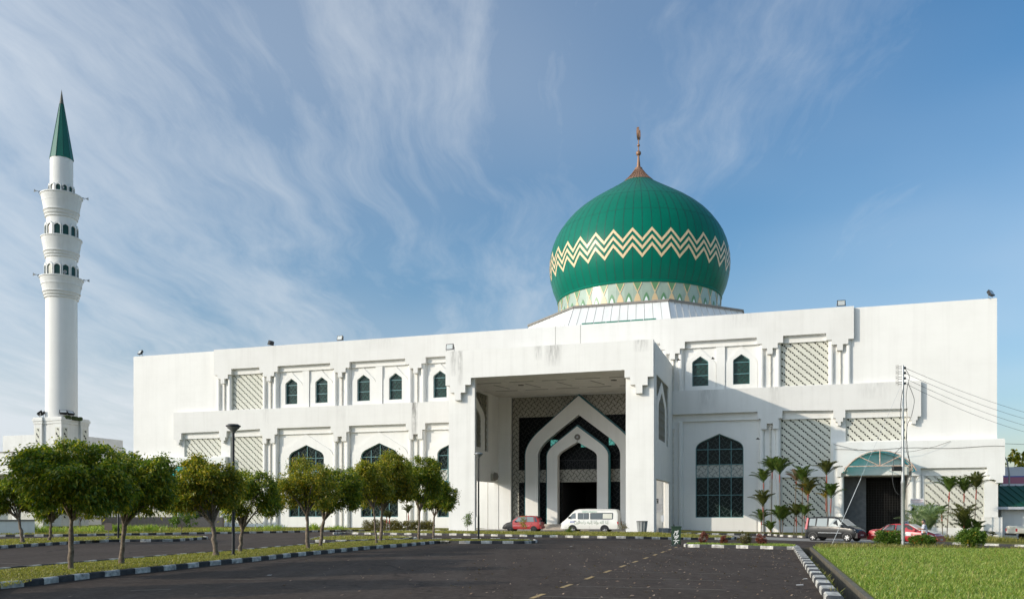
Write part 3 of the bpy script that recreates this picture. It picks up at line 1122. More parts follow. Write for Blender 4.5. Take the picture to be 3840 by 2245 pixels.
def frieze_low():
    pts = []
    def ped(c):
        return [(c-1.09, 10.92), (c-1.09, 10.26), (c-0.77, 10.26), (c-0.77, 9.3), (c-0.27, 9.3), (c-0.27, 9.81), (c+0.27, 9.81), (c+0.27, 9.3),
                (c+0.77, 9.3), (c+0.77, 10.26), (c+1.09, 10.26), (c+1.09, 10.92)]
    def sml(c):
        return [(c-0.5, 10.8), (c-0.5, 10.12), (c-0.31, 10.12), (c-0.31, 9.78), (c-0.13, 9.78), (c-0.13, 9.45), (c+0.13, 9.45), (c+0.13, 9.78),
                (c+0.31, 9.78), (c+0.31, 10.12), (c+0.5, 10.12), (c+0.5, 10.8)]
    end = [(20.3, 10.75), (20.3, 10.02), (20.5, 10.02), (20.5, 9.72), (20.62, 9.72), (20.62, 9.4), (20.94, 9.4), (20.94, 9.72), (21.07, 9.72), (21.07, 10.03), (21.35, 10.03), (21.35, 13.12)]
    left = [(MU(a), b) for a, b in reversed(end)]
    pts = left+sml(MU(14.72))
    for c in PC:
        pts += ped(c)
    pts += sml(14.72)+end
    return pts


mb = MB()
mb.plate(frieze_top(), [], PL(DF, DW-0.002), back=False)
mb.box(-51.1, 15.93, DF, DW-0.002, 19.978, 19.985)
mb.build('cornice', 'wall_frieze', mosque)
mb = MB()
low = frieze_low()
cl_ = [q for q in low if q[0] < -18.3]+[(-17.93, 10.92), (-17.93, 13.12)]
cr_ = [(-0.01, 10.92), (1.09, 10.92)]+[q for q in low if q[0] > 1.2]+[(-0.01, 13.12)]
mb.plate([(MU(21.35), 13.12)]+[q for q in cl_ if not (abs(q[0]-MU(21.35)) < 1e-6 and q[1] > 13)], [], PL(DF, DW-0.002))
mb.plate(cr_, [], PL(DF, DW-0.002))
mb.build('frieze_band', 'wall_frieze', mosque)
mb = MB()
for u in (-11.39, -8.87):
    mb.box(u-0.02, u+0.02, DF-0.006, DF-0.001, 14.5, 19.97)
mb.build('expansion_joint', 'gutter_dark', mosque)

# columns in pairs under the pendants, with rain pipes between them
for lev, (z0, z1) in enumerate(((13.12, 17.1), (-0.7, 10.2))):
    col0 = MB().lathe([(0.235, z0), (0.235, z1)], 14).build('column', 'white_wall', mosque, 40)
    pip0 = MB().lathe([(0.075, z0), (0.075, z0+1.6), (0.1, z0+1.6), (0.1, z0+1.75), (0.075, z0+1.75), (0.075, z1-0.9), (0.13, z1-0.85), (0.13, z1-0.6)], 8)
    pip0 = pip0.build('rain_pipe', 'pipe_white', mosque, 40)
    first = True
    for c in [-49.95]+PC+[14.78]:
        if -18 < c < -1:
            continue
        if lev == 1 and (c < -49 or c > 14):
            continue
        for s in (-0.72, 0.72):
            if first and s < 0:
                col0.location = (c+s, DW-0.03, 0)
            else:
                copy_part(col0, (c+s, DW-0.03, 0))
        if first:
            pip0.location = (c, DW-0.08, 0)
        else:
            copy_part(pip0, (c+0.05, DW-0.08, 0))
        first = False


def screen(u0, u1, z0, z1, d=DN+0.02):
    """pre-cast screen of blocks pierced by triangles"""
    mb = MB()
    holes = []
    nx = max(2, round((u1-u0)/0.71))
    px = (u1-u0)/nx
    ny = max(2, round((z1-z0)/0.335))
    pz = (z1-z0)/ny
    T1 = [(-0.235, 0.0), (-0.03, 0.0), (-0.03, -0.235)]
    T2 = [(0.035, -0.085), (0.035, -0.275), (0.265, -0.275)]
    for r in range(ny):
        for c in range(-1, nx+1):
            x = u0+(c+0.5*(r % 2)+0.45)*px
            z = z1-r*pz-0.03
            for T in (T1, T2):
                q = [(x+a*px/0.71, z+b*pz/0.335) for a, b in T]
                if all(u0+0.02 < a < u1-0.02 and z0+0.02 < b < z1-0.005 for a, b in q):
                    holes.append(q)
    mb.plate(rect(u0, u1, z0, z1), holes, PL(d, d+0.13))
    o = mb.build('pierced_screen', 'screen_block', mosque)
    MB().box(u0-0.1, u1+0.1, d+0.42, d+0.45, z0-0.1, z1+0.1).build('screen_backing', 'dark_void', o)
    return o


for g in GR:
    screen(*g)

# low wing at either end with the side entrance
def wing(f, mirror):
    fas = [(14.19, 7.9), (14.19, 5.8), (14.54, 5.8), (14.54, 4.86), (14.86, 4.86), (14.86, 5.2), (15.12, 5.2), (15.12, 5.62), (20.35, 5.62), (20.35, 5.2), (20.52, 5.2), (20.52, 4.86),
           (21.27, 4.9), (21.27, 5.52), (26.42, 5.52), (26.42, 4.85), (26.62, 4.85), (26.62, 4.44), (27.08, 4.44), (27.08, 4.2), (27.6, 4.2), (27.6, 4.82), (27.75, 4.82), (27.75, 7.85)]
    fas = [f(a, b) for a, b in fas]
    mb = MB()
    mb.plate(fas, [], PL(12.25, 12.6))
    mb.build('wing_fascia', 'wall_block', mosque)
    mb = MB()
    wall = [f(a, b) for a, b in [(14.3, -1.3), (15.12, -1.3), (15.12, 4.95), (20.35, 4.95), (20.35, -1.3), (27.3, -1.3), (27.3, 7.8), (14.3, 7.8)]]
    ho = [[f(a, b) for a, b in rect(21.6, 26.25, 0.38, 4.86)]]
    mb.plate(wall, ho, PL(12.602, 12.93))
    a, b = sorted((f(14.22, 0)[0], f(27.7, 0)[0]))
    mb.box(a, b, 12.27, 12.94, 7.82, 7.93)
    mb.build('wing_wall', 'wall_block', mosque)
    a, b = sorted((f(21.6, 0)[0], f(26.25, 0)[0]))
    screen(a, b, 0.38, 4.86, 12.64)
    for uu in (14.9, 20.62, 21.2):
        MB().lathe([(0.2, -0.9), (0.2, 4.86)], 12, f(uu, 0)[0], 12.55).build('column', 'wall_block', mosque, 40)
    # canopy: a bowed sheet on a steel truss
    c = f(17.8, 0)[0]
    Rr, zc = 3.21, 6.95-3.21
    an = math.asin(2.85/Rr)
    arc = [(c+Rr*math.sin(t), zc+Rr*math.cos(t)) for t in np.linspace(-an, an, 19)]
    mb = MB()
    mb.add([(x, 10.0, z) for x, z in arc]+[(x, 12.24, z) for x, z in arc], [(i, i+1, i+20, i+19) for i in range(18)])
    cn = mb.build('canopy', 'teal_sheet', mosque, 60)
    mb = MB()
    mb.tube([(x, 9.98, z) for x, z in arc], 0.055, 6)
    mb.tube([(x, 10.55, z-0.1) for x, z in arc[1:-1]], 0.035, 5)
    mb.tube([(x, 12.18, z-0.07) for x, z in arc[1:-1]], 0.04, 5)
    zt = 5.65
    mb.tube([(c-2.62, 9.98, zt), (c+2.62, 9.98, zt)], 0.05, 6)
    mb.tube([(c, 9.98, zt), (c, 9.98, 6.9)], 0.05, 6)
    for s in (-1, 1):
        mb.tube([(c, 9.98, zt), (c+s*1.62, 9.98, 6.48)], 0.045, 6)
        for dd in (10.6, 11.2, 11.8):
            mb.tube([(c+s*2.6, dd, 5.3), (c+s*2.6, dd, 5.65)], 0.03, 5)
        mb.tube([(c+s*2.6, 9.98, 5.65), (c+s*2.6, 12.24, 5.65)], 0.045, 6)
        mb.tube([(c+s*2.6, 9.98, 5.28), (c+s*2.6, 12.24, 5.28)], 0.035, 6)
    mb.build('canopy_frame', 'rust_bar', cn)
    MB().box(c-2.55, c+2.55, 12.05, 12.24, 4.96, 5.6).build('canopy_beam', 'wall_block', cn)
    # the entrance lobby behind the opening
    a, b = sorted((f(15.0, 0)[0], f(20.45, 0)[0]))
    mb = MB()
    mb.box(a, a+0.1, 13.5, 18, -1, 5.3)
    mb.box(b-0.1, b, 13.5, 18, -1, 5.3)
    mb.box(a, b, 13.5, 18, 4.95, 5.1)
    mb.build('lobby_wall', 'panel_white', mosque)
    MB().box(a+0.11, b-0.11, 18.01, 18.1, -1, 4.94).build('lobby_back', 'dark_void', mosque)
    x0, x1 = sorted((f(15.15, 0)[0], f(17.1, 0)[0]))
    MB().box(x0, x1, 14.4, 14.55, -1, 4.9).build('lobby_partition', 'concrete_dark', mosque)
    g = MB()
    x0, x1 = sorted((f(17.2, 0)[0], f(20.3, 0)[0]))
    for i in range(15):
        x = x0+(x1-x0)*i/14
        g.box(x-0.015, x+0.015, 15.5, 15.53, -0.8, 4.6)
    for i in range(24):
        z = -0.7+i*0.225
        g.box(x0, x1, 15.5, 15.532, z, z+0.03)
    g.build('lobby_grille', 'lattice_dark', mosque)


wing(lambda a, b: (a, b), False)
wing(lambda a, b: (MU(a), b), True)

# ---- entrance porch
hdr = [(-17.95, 15.62), (-17.95, 12.67), (-17.57, 12.67), (-17.57, 12.05), (-17.14, 12.05), (-17.14, 11.38), (-16.56, 11.38), (-16.56, 12.02), (-16.14, 12.02), (-16.14, 12.66),
       (-15.63, 12.66), (-15.63, 13.25), (-2.33, 13.25), (-2.33, 12.63), (-1.89, 12.63), (-1.89, 12.02), (-1.45, 12.02), (-1.45, 11.31), (-0.89, 11.31), (-0.89, 11.95), (-0.46, 11.95),
       (-0.46, 12.61), (0.0, 12.61), (0.0, 15.6)]
mb = MB()
mb.plate(hdr, [], PL(0.0, 0.42))
mb.box(-17.949, -0.001, 0.001, 0.42, 15.598, 15.6)
mb.build('porch_header', 'wall_porch', mosque)
mb = MB()
mb.box(-17.82, -15.42, 0.425, 0.8, -0.3, 13.6)
mb.build('porch_pillar', 'wall_porch', mosque)
mb = MB()
mb.box(-2.30, -0.02, 0.425, 0.8, -0.3, 13.6)
mb.build('porch_pillar', 'wall_porch', mosque)


def porch_side(u0, u1, name, dmax, ztop):
    """side wall with a low opening and an arched screen above; runs from the pillar to the facade"""
    PS = lambda a, b, t: (u0+(u1-u0)*t, a, b)
    mb = MB()
    mb.plate(rect(0.805, 12.94, -0.5, 15.6), [rect(1.9, dmax, -0.45, ztop), rect(2.0, 9.8, 7.6, 13.1)], PS, back=True)
    o = mb.build(name, 'wall_porch', mosque)
    q = (u1-u0)
    PF = lambda a, b, t: (u0+q*(0.22+0.5*t), a, b)
    MB().plate(arch(5.9, 3.2, 7.61, 10.6, 13.09, 0.6, 0.5, 0.3, 10), [arch(5.9, 2.1, 7.9, 10.5, 12.1, 0.6, 0.5, 0.3, 8)], PF, back=True).build('screen_arch', 'wall_porch', o)
    mb = MB()
    PQ = lambda a, b, t: (u0+q*0.45+t, a, b)
    clip_lines(mb, rect(2.0, 9.8, 7.6, 13.1), [], 0.5, 0.13, 0, 0.06, PQ)
    mb.build('side_lattice', 'panel_beige', o)
    MB().box(min(u0, u1)+0.15, min(u0, u1)+0.19, 1.95, 9.85, 7.55, 13.15).build('lattice_backing', 'concrete', o)
    MB().box(min(u0, u1)-0.03 if u0 > u1 else min(u0, u1), max(u0, u1)+0.03, 1.85, min(dmax+0.05, 12.9), ztop+0.02, ztop+0.15).build('lintel', 'wall_porch', o)
    return o


porch_side(-0.02, -0.38, 'porch_side_wall', 10.0, 4.45)
porch_side(-17.45, -17.9, 'porch_side_wall', 12.90, 4.68)
mb = MB()
mb.box(-17.4, -0.4, 0.806, 12.9, 13.3, 13.5)
mb.build('porch_ceiling', 'ceiling', mosque)
mb = MB()
for k in range(5):
    x = -15.2+k*3.0
    mb.box(x-1.1, x+1.1, 3.6, 3.72, 13.27, 13.297)
    mb.box(x-1.1, x+1.1, 8.6, 8.72, 13.27, 13.297)
    mb.hexa([(x-0.05, 4.9, 13.27), (x+0.05, 4.9, 13.27), (x+0.75, 7.4, 13.27), (x+0.65, 7.4, 13.27), (x-0.05, 4.9, 13.297), (x+0.05, 4.9, 13.297), (x+0.75, 7.4, 13.297), (x+0.65, 7.4, 13.297)])
mb.build('ceiling_moulding', 'ceiling_line', mosque)
for x, y in ((-12.8, 5.5), (-4.2, 5.2)):
    MB().lathe([(0.26, 13.24), (0.26, 13.296)], 16, x, y).build('downlight', 'gutter_dark', mosque)
MB().box(-17.88, -0.4, 0.43, 12.44, 14.9, 15.1).build('porch_roof', 'white_wall', mosque)

# ---- doorway behind the porch
steps = MB()
for i in range(4):
    steps.box(-16.1, -2.2, 10.6+0.35*i, 13.4, -0.2, 0.14*(i+1))
steps.build('entrance_steps', 'stone_step', mosque)
mb = MB()
mb.plate(DOOR, [], lambda a, b, t: (a, DN+0.31+0.05*t, b)) if False else None
sc_d = 13.45
inner = rect(-10.9, -7.1, 0.3, 4.75)
lower = [rect(-15.4, -14.1, 0.3, 4.7), rect(-13.2, -11.9, 0.3, 4.7), rect(-6.4, -5.3, 0.3, 4.7), rect(-4.2, -2.6, 0.3, 4.7)]
# screen wall: beige lattice at the head and mid-band, dark glass between
beige = MB()
beige.plate(rect(-16.1, -2.15, 4.7, 5.95), [], PL(sc_d, sc_d+0.1))
beige.plate(rect(-16.1, -2.15, 11.25, 13.24), [], PL(sc_d, sc_d+0.1))
beige.plate(rect(-16.1, -15.45, 0.41, 4.69), [], PL(sc_d, sc_d+0.1))
beige.plate(rect(-16.1, -15.45, 5.96, 11.24), [], PL(sc_d, sc_d+0.1))
beige.build('screen_panel', 'panel_beige', mosque)
gl = MB()
gl.plate(rect(-15.44, -2.15, 5.96, 11.24), [], PL(sc_d+0.3, sc_d+0.33))
gl.plate(rect(-15.44, -11.2, 0.41, 4.69), [], PL(sc_d+0.1, sc_d+0.13))
gl.plate(rect(-6.8, -2.15, 0.41, 4.69), [], PL(sc_d+0.1, sc_d+0.13))
glo = gl.build('screen_glass', 'glass_black', mosque)
for x0, x1, z0, z1 in ((-12.2, -11.5, 8.3, 8.95), (-9.1, -8.0, 8.15, 8.9), (-6.3, -5.7, 8.3, 9.15)):
    MB().box(x0, x1, sc_d+0.27, sc_d+0.295, z0, z1).build('glow_pane', 'teal_pane_glow', glo)  # glowing patches stand in for daylit windows across the hall
la = clip_lines(MB(), rect(-16.1, -2.15, 0.41, 13.24), [inner], 0.44, 0.034, sc_d-0.05, 0.03)
la.build('screen_lattice', 'lattice_dark', mosque)
mb = MB()
mb.box(-15.44, -2.15, sc_d+0.05, sc_d+0.12, 5.96, 6.9)
for k in range(40):
    pass
rail = MB()
for k in range(75):
    x = -15.4+k*0.177
    rail.box(x-0.012, x+0.012, sc_d+0.1, sc_d+0.12, 5.96, 6.85)
rail.box(-15.44, -2.15, sc_d+0.09, sc_d+0.13, 6.85, 6.9)
rail.build('balcony_rail', 'black_metal', mosque)
# passage seen through the open door
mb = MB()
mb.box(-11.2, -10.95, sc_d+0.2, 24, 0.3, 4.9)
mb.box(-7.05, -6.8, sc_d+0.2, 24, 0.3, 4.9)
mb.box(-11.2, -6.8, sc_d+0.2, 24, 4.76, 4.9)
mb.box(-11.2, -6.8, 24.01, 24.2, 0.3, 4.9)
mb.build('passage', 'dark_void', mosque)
MB().box(-8.3, -7.95, 23.96, 24.0, 1.2, 3.2).build('far_pane', 'green_glass_band', mosque)
MB().box(-11.2, -6.8, sc_d+0.2, 24, 0.5, 0.56).build('passage_floor', 'stone_step', mosque)


def door_arch(hw, th, zs, za, d0, d1, name):
    ou = arch(-9.1, hw, 0.5, zs, za, 0.70, 0.45, 0.22, 12)
    inn = arch(-9.1, hw-th, 0.45, zs-0.05, za-th*1.42, 0.70, 0.45, 0.22, 12)
    o = MB().plate(ou, [inn], PL(d0, d1), back=True).build(name, 'white_wall', mosque)
    rim = arch(-9.1, hw+0.14, 0.5, zs+0.02, za+0.2, 0.70, 0.45, 0.22, 12)
    MB().plate(rim, [arch(-9.1, hw+0.005, 0.45, zs, za+0.005, 0.70, 0.45, 0.22, 12)], PL(d0+0.25, d1), back=True).build('arch_trim', 'teal_trim', o)
    return o


door_arch(5.42, 1.30, 7.3, 13.1, 12.62, 13.38, 'door_arch')
door_arch(3.02, 1.05, 7.15, 10.05, 12.0, 12.9, 'door_arch')

# ---- octagonal roof, drum and dome
UC, DC = -9.05, 49.05
def octo(a):
    r = a/math.cos(R(22.5))
    return [(UC+r*math.cos(R(22.5+45*k)), DC+r*math.sin(R(22.5+45*k))) for k in range(8)]


mb = MB()
lo, hi = octo(17.9), octo(14.1)
mb.add([(x, y, 19.0) for x, y in lo]+[(x, y, 27.25) for x, y in hi], [(k, (k+1) % 8, 8+(k+1) % 8, 8+k) for k in range(8)]+[tuple(8+k for k in range(8))])
roof = mb.build('dome_roof', 'roof_metal_white', mosque)
seams = MB()
for k in range(8):
    a0, a1, b0, b1 = (Vector((*lo[k], 19.0)), Vector((*lo[(k+1) % 8], 19.0)), Vector((*hi[k], 27.25)), Vector((*hi[(k+1) % 8], 27.25)))
    for j in range(13):
        t = j/12
        # seams keep parallel to the middle of the face
        p = b0+(b1-b0)*t
        mid_lo, mid_hi = (a0+a1)/2, (b0+b1)/2
        q = a0+(a1-a0)*t
        seams.tube([q+Vector((0, 0, 0.02)), p+Vector((0, 0, 0.02))], 0.035, 4)
seams.build('roof_seam', 'roof_seam', roof)
gut = MB()
g1 = octo(14.32)
g0 = octo(14.05)
for k in range(8):
    k2 = (k+1) % 8
    gut.hexa([(*g0[k], 27.22), (*g0[k2], 27.22), (*g1[k2], 27.18), (*g1[k], 27.18), (*g0[k], 27.46), (*g0[k2], 27.46), (*g1[k2], 27.42), (*g1[k], 27.42)])
gut.build('roof_gutter', 'gutter_dark', roof)
mb = MB()
fr_z0, fr_z1 = 24.0, 24.98
for k in range(6):
    x0 = -13.62+k*1.53
    d0 = DC-(17.9-(17.9-14.1)*(fr_z0-19)/8.25)
    d1 = DC-(17.9-(17.9-14.1)*(fr_z1-19)/8.25)
    mb.hexa([(x0, d0-0.06, fr_z0), (x0+1.44, d0-0.06, fr_z0), (x0+1.44, d0+0.05, fr_z0), (x0, d0+0.05, fr_z0),
             (x0, d1-0.06, fr_z1), (x0+1.44, d1-0.06, fr_z1), (x0+1.44, d1+0.05, fr_z1), (x0, d1+0.05, fr_z1)])
mb.build('skylight_band', 'green_glass_band', roof)

RD = 11.12
drum = MB().lathe([(RD, 27.26), (RD, 30.75)], 64, UC, DC, R(-90)).build('dome_drum', 'drum_sage', mosque)


def drum_P(am, off):
    # shapes lie flat on one facet of the drum; a = metres along the facet
    rr = RD*math.cos(math.pi/64)+off
    return lambda a, b, t: (UC+(rr+0.02-0.03*t)*math.cos(am)-a*math.sin(am), DC+(rr+0.02-0.03*t)*math.sin(am)+a*math.cos(am), b)


gw, wt, bg_, tr, ln = MB(), MB(), MB(), MB(), MB()
hwF = RD*math.sin(math.pi/64)
for k in range(64):
    am = R(-90)+2*math.pi*(k+0.5)/64
    def lens(w, z0, z1):
        rt = [(w*(1-(j/8)**2)**0.75, z0+(z1-z0)*j/8) for j in range(9)]
        return [(x, z) for x, z in rt]+[(-x, z) for x, z in reversed(rt[:-1])]
    if k % 2 == 0:
        gw.plate(lens(hwF*0.94, 27.3, 29.35), [], drum_P(am, 0.02))
        wt.plate(lens(hwF*0.62, 27.3, 28.85), [], drum_P(am, 0.035))
    else:
        bg_.plate(lens(hwF*0.97, 27.3, 29.35), [], drum_P(am, 0.02))
        tr.plate([(0, 29.45), (hwF*0.99, 30.6), (-hwF*0.99, 30.6)], [], drum_P(am, 0.02))
        for s in (-1, 1):
            ln.plate([(0, 29.25), (0.0, 29.52), (s*hwF, 30.72), (s*hwF, 30.45)], [], drum_P(am, 0.035))
gw.build('drum_arch', 'drum_green', drum)
wt.build('drum_arch_infill', 'drum_white', drum)
bg_.build('drum_petal', 'drum_beige', drum)
tr.build('drum_triangle', 'drum_green', drum)
ln.build('drum_border', 'drum_beige', drum)

PROF = [(10.85, 30.62), (11.22, 30.66), (11.28, 30.8), (11.2, 30.95), (11.5, 31.6), (11.86, 32.5), (12.12, 33.5), (12.28, 34.5), (12.33, 35.5), (12.29, 36.5),
        (12.16, 37.4), (11.9, 38.4), (11.5, 39.4), (10.95, 40.35), (10.2, 41.4), (9.3, 42.4), (8.2, 43.35), (7.05, 44.2), (5.8, 45.0), (4.5, 45.8), (3.2, 46.62), (2.05, 47.4)]


def prof_r(z):
    for (r0, z0), (r1, z1) in zip(PROF[3:], PROF[4:]):
        if z0 <= z <= z1:
            return r0+(r1-r0)*(z-z0)/(z1-z0)
    return PROF[-1][0]


dome = MB().lathe(PROF, 128, UC, DC, R(-90)).build('dome', 'dome_green', mosque, 50)
sm = MB()
zs_ = np.linspace(31.0, 47.38, 40)
for k in range(64):
    a = R(-90)+2*math.pi*k/64
    ca, sa = math.cos(a), math.sin(a)
    pts = []
    for z in zs_:
        r = prof_r(z)+0.015
        w = 0.035 if r > 4 else 0.022
        pts.append(((UC+r*ca-w*sa, DC+r*sa+w*ca, z), (UC+r*ca+w*sa, DC+r*sa-w*ca, z)))
    vs = [p for q in pts for p in q]
    sm.add(vs, [(2*i, 2*i+1, 2*i+3, 2*i+2) for i in range(len(pts)-1)])
for z in (39.9, 43.0):
    sm.lathe([(prof_r(z)+0.012, z), (prof_r(z+0.03)+0.012, z+0.03)], 128, UC, DC)
sm.build('dome_seam', 'dome_seam', dome)
zz = MB()
for row in range(3):
    zb = 33.42+row*0.95
    for k in range(64):
        up = k % 2
        n = 5
        for j in range(n):
            row_pts = []
            for t in (j/n, (j+1)/n):
                a = R(-90)+2*math.pi*(k+t)/64
                fr = t if up == 0 else 1-t
                z = zb+1.42*fr
                for h in (0.0, 0.46):
                    r = prof_r(z+h)+0.03
                    row_pts.append((UC+r*math.cos(a), DC+r*math.sin(a), z+h))
            zz.add(row_pts, [(0, 2, 3, 1)])
zz.build('zigzag_band', 'zigzag_cream', dome)
cap = MB().lathe([(2.12, 47.36), (2.06, 47.45), (1.5, 47.95), (1.0, 48.5), (0.62, 49.05), (0.5, 49.4), (0.0, 49.4)], 48, UC, DC).build('dome_cap', 'copper', dome, 50)
rb = MB()
for k in range(32):
    a = 2*math.pi*k/32
    rb.tube([(UC+r*math.cos(a), DC+r*math.sin(a), z) for r, z in ((2.1, 47.42), (1.52, 47.97), (1.02, 48.52), (0.64, 49.05))], 0.03, 4)
rb.build('cap_rib', 'copper', dome)
fin = MB()
fin.lathe([(0.29, 49.35), (0.16, 50.6), (0.11, 51.3), (0.0, 51.3)], 16, UC, DC)
def ball(mb, x, y, z, r, n=14):
    mb.lathe([(r*math.sin(math.pi*i/8)+1e-5, z-r*math.cos(math.pi*i/8)) for i in range(9)], n, x, y)
ball(fin, UC, DC, 51.45, 0.36)
fin.lathe([(0.08, 51.7), (0.07, 53.4)], 10, UC, DC)
ball(fin, UC, DC, 52.55, 0.2)
fin.build('finial', 'copper', dome, 50)
cr = MB()                                 # crescent seen edge-on
ro, ri = 0.85, 0.62
po = [(DC+ro*math.cos(t), 54.2+ro*math.sin(t)) for t in np.linspace(R(125), R(415), 20)]
pi_ = [(DC+ri*math.cos(t), 54.33+ri*math.sin(t)) for t in np.linspace(R(405), R(135), 18)]
cr.plate(po+pi_, [], lambda a, b, t: (UC-0.16+0.32*t, a, b), back=True)
cr.build('crescent', 'copper', dome)

# ------------------------------------------------------------------ minaret
MX, MY = (231-1920)/F_*100.0, 100.0
minaret = thing('minaret', 'tall round white minaret with three flared balconies and a green spire', 'minaret', (MX, MY, 0), -TH)
SH = 2.02


def minaret_build():
    mb = MB()
    pw = 0.72
    for sx in (-1, 1):                    # four corner piers and the recessed walls between them
        for sy in (-1, 1):
            x0, x1 = sorted((sx*SH, sx*(SH-1.15)))
            y0, y1 = sorted((sy*SH, sy*(SH-1.15)))
            mb.box(x0, x1, y0, y1, 0, 12.0)
    mb.box(-SH+0.3, SH-0.3, -SH+0.3, SH-0.3, 0, 12.0)
    mb.build('base', 'wall_old', minaret)
    mb = MB()
    for i, (e, z0, z1) in enumerate(((0.06, 12.0, 12.3), (0.14, 12.3, 12.6), (0.05, 12.6, 12.75))):
        for sx in (-1, 1):
            for sy in (-1, 1):
                x0, x1 = sorted((sx*(SH+e), sx*(SH-1.2-e)))
                y0, y1 = sorted((sy*(SH+e), sy*(SH-1.2-e)))
                mb.box(x0, x1, y0, y1, z0+0.001, z1)
        mb.box(-SH+0.25-e, SH-0.25+e, -SH+0.25-e, SH-0.25+e, z0+0.001, z1-0.002)
    mb.build('base_cornice', 'wall_old', minaret)
    # pierced strips on the two visible faces
    for (ax, s) in ((0, -1), (1, -1), (0, 1), (1, 1)):
        pass
    for c in (-SH+0.57, SH-0.57):
        for face in (0, 1):
            mb = MB()
            holes = []
            for r in range(26):
                z = 11.4-r*0.40
                x = -0.12 if r % 2 else 0.1
                holes.append([(x-0.22, z), (x+0.09, z), (x+0.09, z-0.33)] if r % 2 == 0 else [(x-0.09, z), (x-0.09, z-0.33), (x+0.24, z-0.33)])
            if face == 0:
                P = lambda a, b, t, c=c: (c+a, -SH-0.015+0.012*t, b)
            else:
                P = lambda a, b, t, c=c: (SH+0.015-0.012*t, c+a, b)
            mb.plate(rect(-0.34, 0.34, 0.9, 11.55), holes, P)
            o = mb.build('pierced_strip', 'screen_block', minaret)
            mb = MB()
            if face == 0:
                mb.box(c-0.33, c+0.33, -SH-0.004, -SH-0.002, 0.92, 11.53)
            else:
                mb.box(SH+0.002, SH+0.004, c-0.33, c+0.33, 0.92, 11.53)
            mb.build('strip_backing', 'dark_void', o)
    MB().lathe([(1.72, 12.7), (1.68, 27.2)], 48).build('shaft', 'white_wall', minaret, 40)
    MB().lathe([(1.66, 28.4), (1.64, 32.0)], 48).build('shaft', 'white_wall', minaret, 40)
    MB().lathe([(1.63, 33.4), (1.60, 36.6)], 48).build('shaft', 'white_wall', minaret, 40)
    MB().lathe([(1.24, 38.3), (1.22, 43.3)], 48).build('shaft', 'white_wall', minaret, 40)
    for (zb, zt, r0, r1) in ((26.75, 29.25, 1.70, 2.32), (31.45, 33.95, 1.66, 2.16), (36.2, 39.0, 1.62, 2.22)):
        h = zt-zb
        p = [(r0, zb)]
        for i in range(3):
            za = zb+h*0.13*i
            ra = r0+(r1-r0)*(0.10+0.16*i)
            p += [(ra, za+0.02), (ra+0.07, za+0.05), (ra+0.07, za+0.14), (ra+0.01, za+0.17)]
        for t in np.linspace(0.36, 0.93, 8):
            p.append((r0+(r1-r0)*(0.46+0.50*((t-0.36)/0.57)**1.15), zb+h*t))
        p += [(r1+0.05, zb+h*0.94), (r1+0.06, zt-0.03), (r1, zt), (r1-0.14, zt), (r1-0.16, zt-0.95), (r0-0.2, zt-0.96)]
        MB().lathe(p, 56).build('balcony', 'wall_old', minaret, 45)
    first = None
    for (z, r, n, sc) in ((29.2, 1.64, 12, 1.2), (33.9, 1.61, 12, 1.2), (38.95, 1.23, 12, 0.9)):
        for k in range(n):
            a = R(-90)+2*math.pi*k/n
            w, hh = 0.27*sc, 1.15*sc
            pane = arch(0, w, -0.3, hh*0.78, hh, 0.7, 0.55, 0.35, 4)
            ou = arch(0, w*1.28, -0.3, hh*0.85, hh*1.2, 0.7, 0.55, 0.35, 4)
            P = lambda x, y, t, r=r, z=z: (r-0.03-0.2*t*0, x, z+y)
            o = MB().plate(pane, [], lambda x, y, t, r=r, z=z: (r+0.035-0.05*t, x, z+y)).build('window', 'glass_green', minaret)
            o.rotation_euler = (0, 0, a)
            s = MB().plate(ou, [pane], lambda x, y, t, r=r, z=z: (r+0.14-0.17*t, x, z+y)).build('window_surround', 'white_wall', o)
    mb = MB()
    n = 10
    ring = [(1.30*math.cos(2*math.pi*k/n), 1.30*math.sin(2*math.pi*k/n), 43.25) for k in range(n)]
    top = [(0.235*math.cos(2*math.pi*k/n), 0.235*math.sin(2*math.pi*k/n), 49.85) for k in range(n)]
    mb.add(ring+top, [(k, (k+1) % n, n+(k+1) % n, n+k) for k in range(n)]+[tuple(range(n-1, -1, -1))])
    sp = mb.build('spire', 'spire_green', minaret)
    mb = MB()
    for a, b in zip(ring, top):
        mb.tube([a, b], 0.025, 4)
    mb.build('spire_rib', 'dome_seam', sp)
    MB().lathe([(0.25, 49.8), (0.0, 51.6)], n).build('spire_tip', 'spire_tip', minaret)
    mo = MB()
    rnd = random.Random(4)
    for i in range(60):
        x = SH-0.05-rnd.random()*0.3+0.15
        y = rnd.uniform(-1.6, 1.0)
        x = SH*0.93+rnd.random()*0.2
        r = rnd.uniform(0.05, 0.13)
        mo.box(x-r, x+r, y-r, y+r, 12.5, 12.74+rnd.random()*0.22)
    mo.build('moss_tuft', 'moss', minaret)


minaret_build()


def mloc(x, y, z):
    return (MX+x*CT+y*ST, MY-x*ST+y*CT, z)


def horn(loc, az, label):
    t = thing('horn_loudspeaker', label, 'loudspeaker', loc, az, 'horn loudspeakers on the minaret balconies')
    t.scale = (0.62, 0.62, 0.62)
    MB().lathe([(0.05, 0.0), (0.06, 0.3), (0.12, 0.52), (0.3, 0.85), (0.285, 0.85), (0.1, 0.5), (0.0, 0.45)], 16, 0, 0, 0, 'y').build('horn', 'horn_grey', t, 40)
    MB().lathe([(0.001, -0.22), (0.12, -0.22), (0.12, 0.0), (0.001, 0.0)], 12, 0, 0, 0, 'y').build('driver', 'grey_metal', t, 40)
    MB().box(-0.03, 0.03, 0.05, 0.12, -0.35, -0.02).build('bracket', 'grey_metal', t)


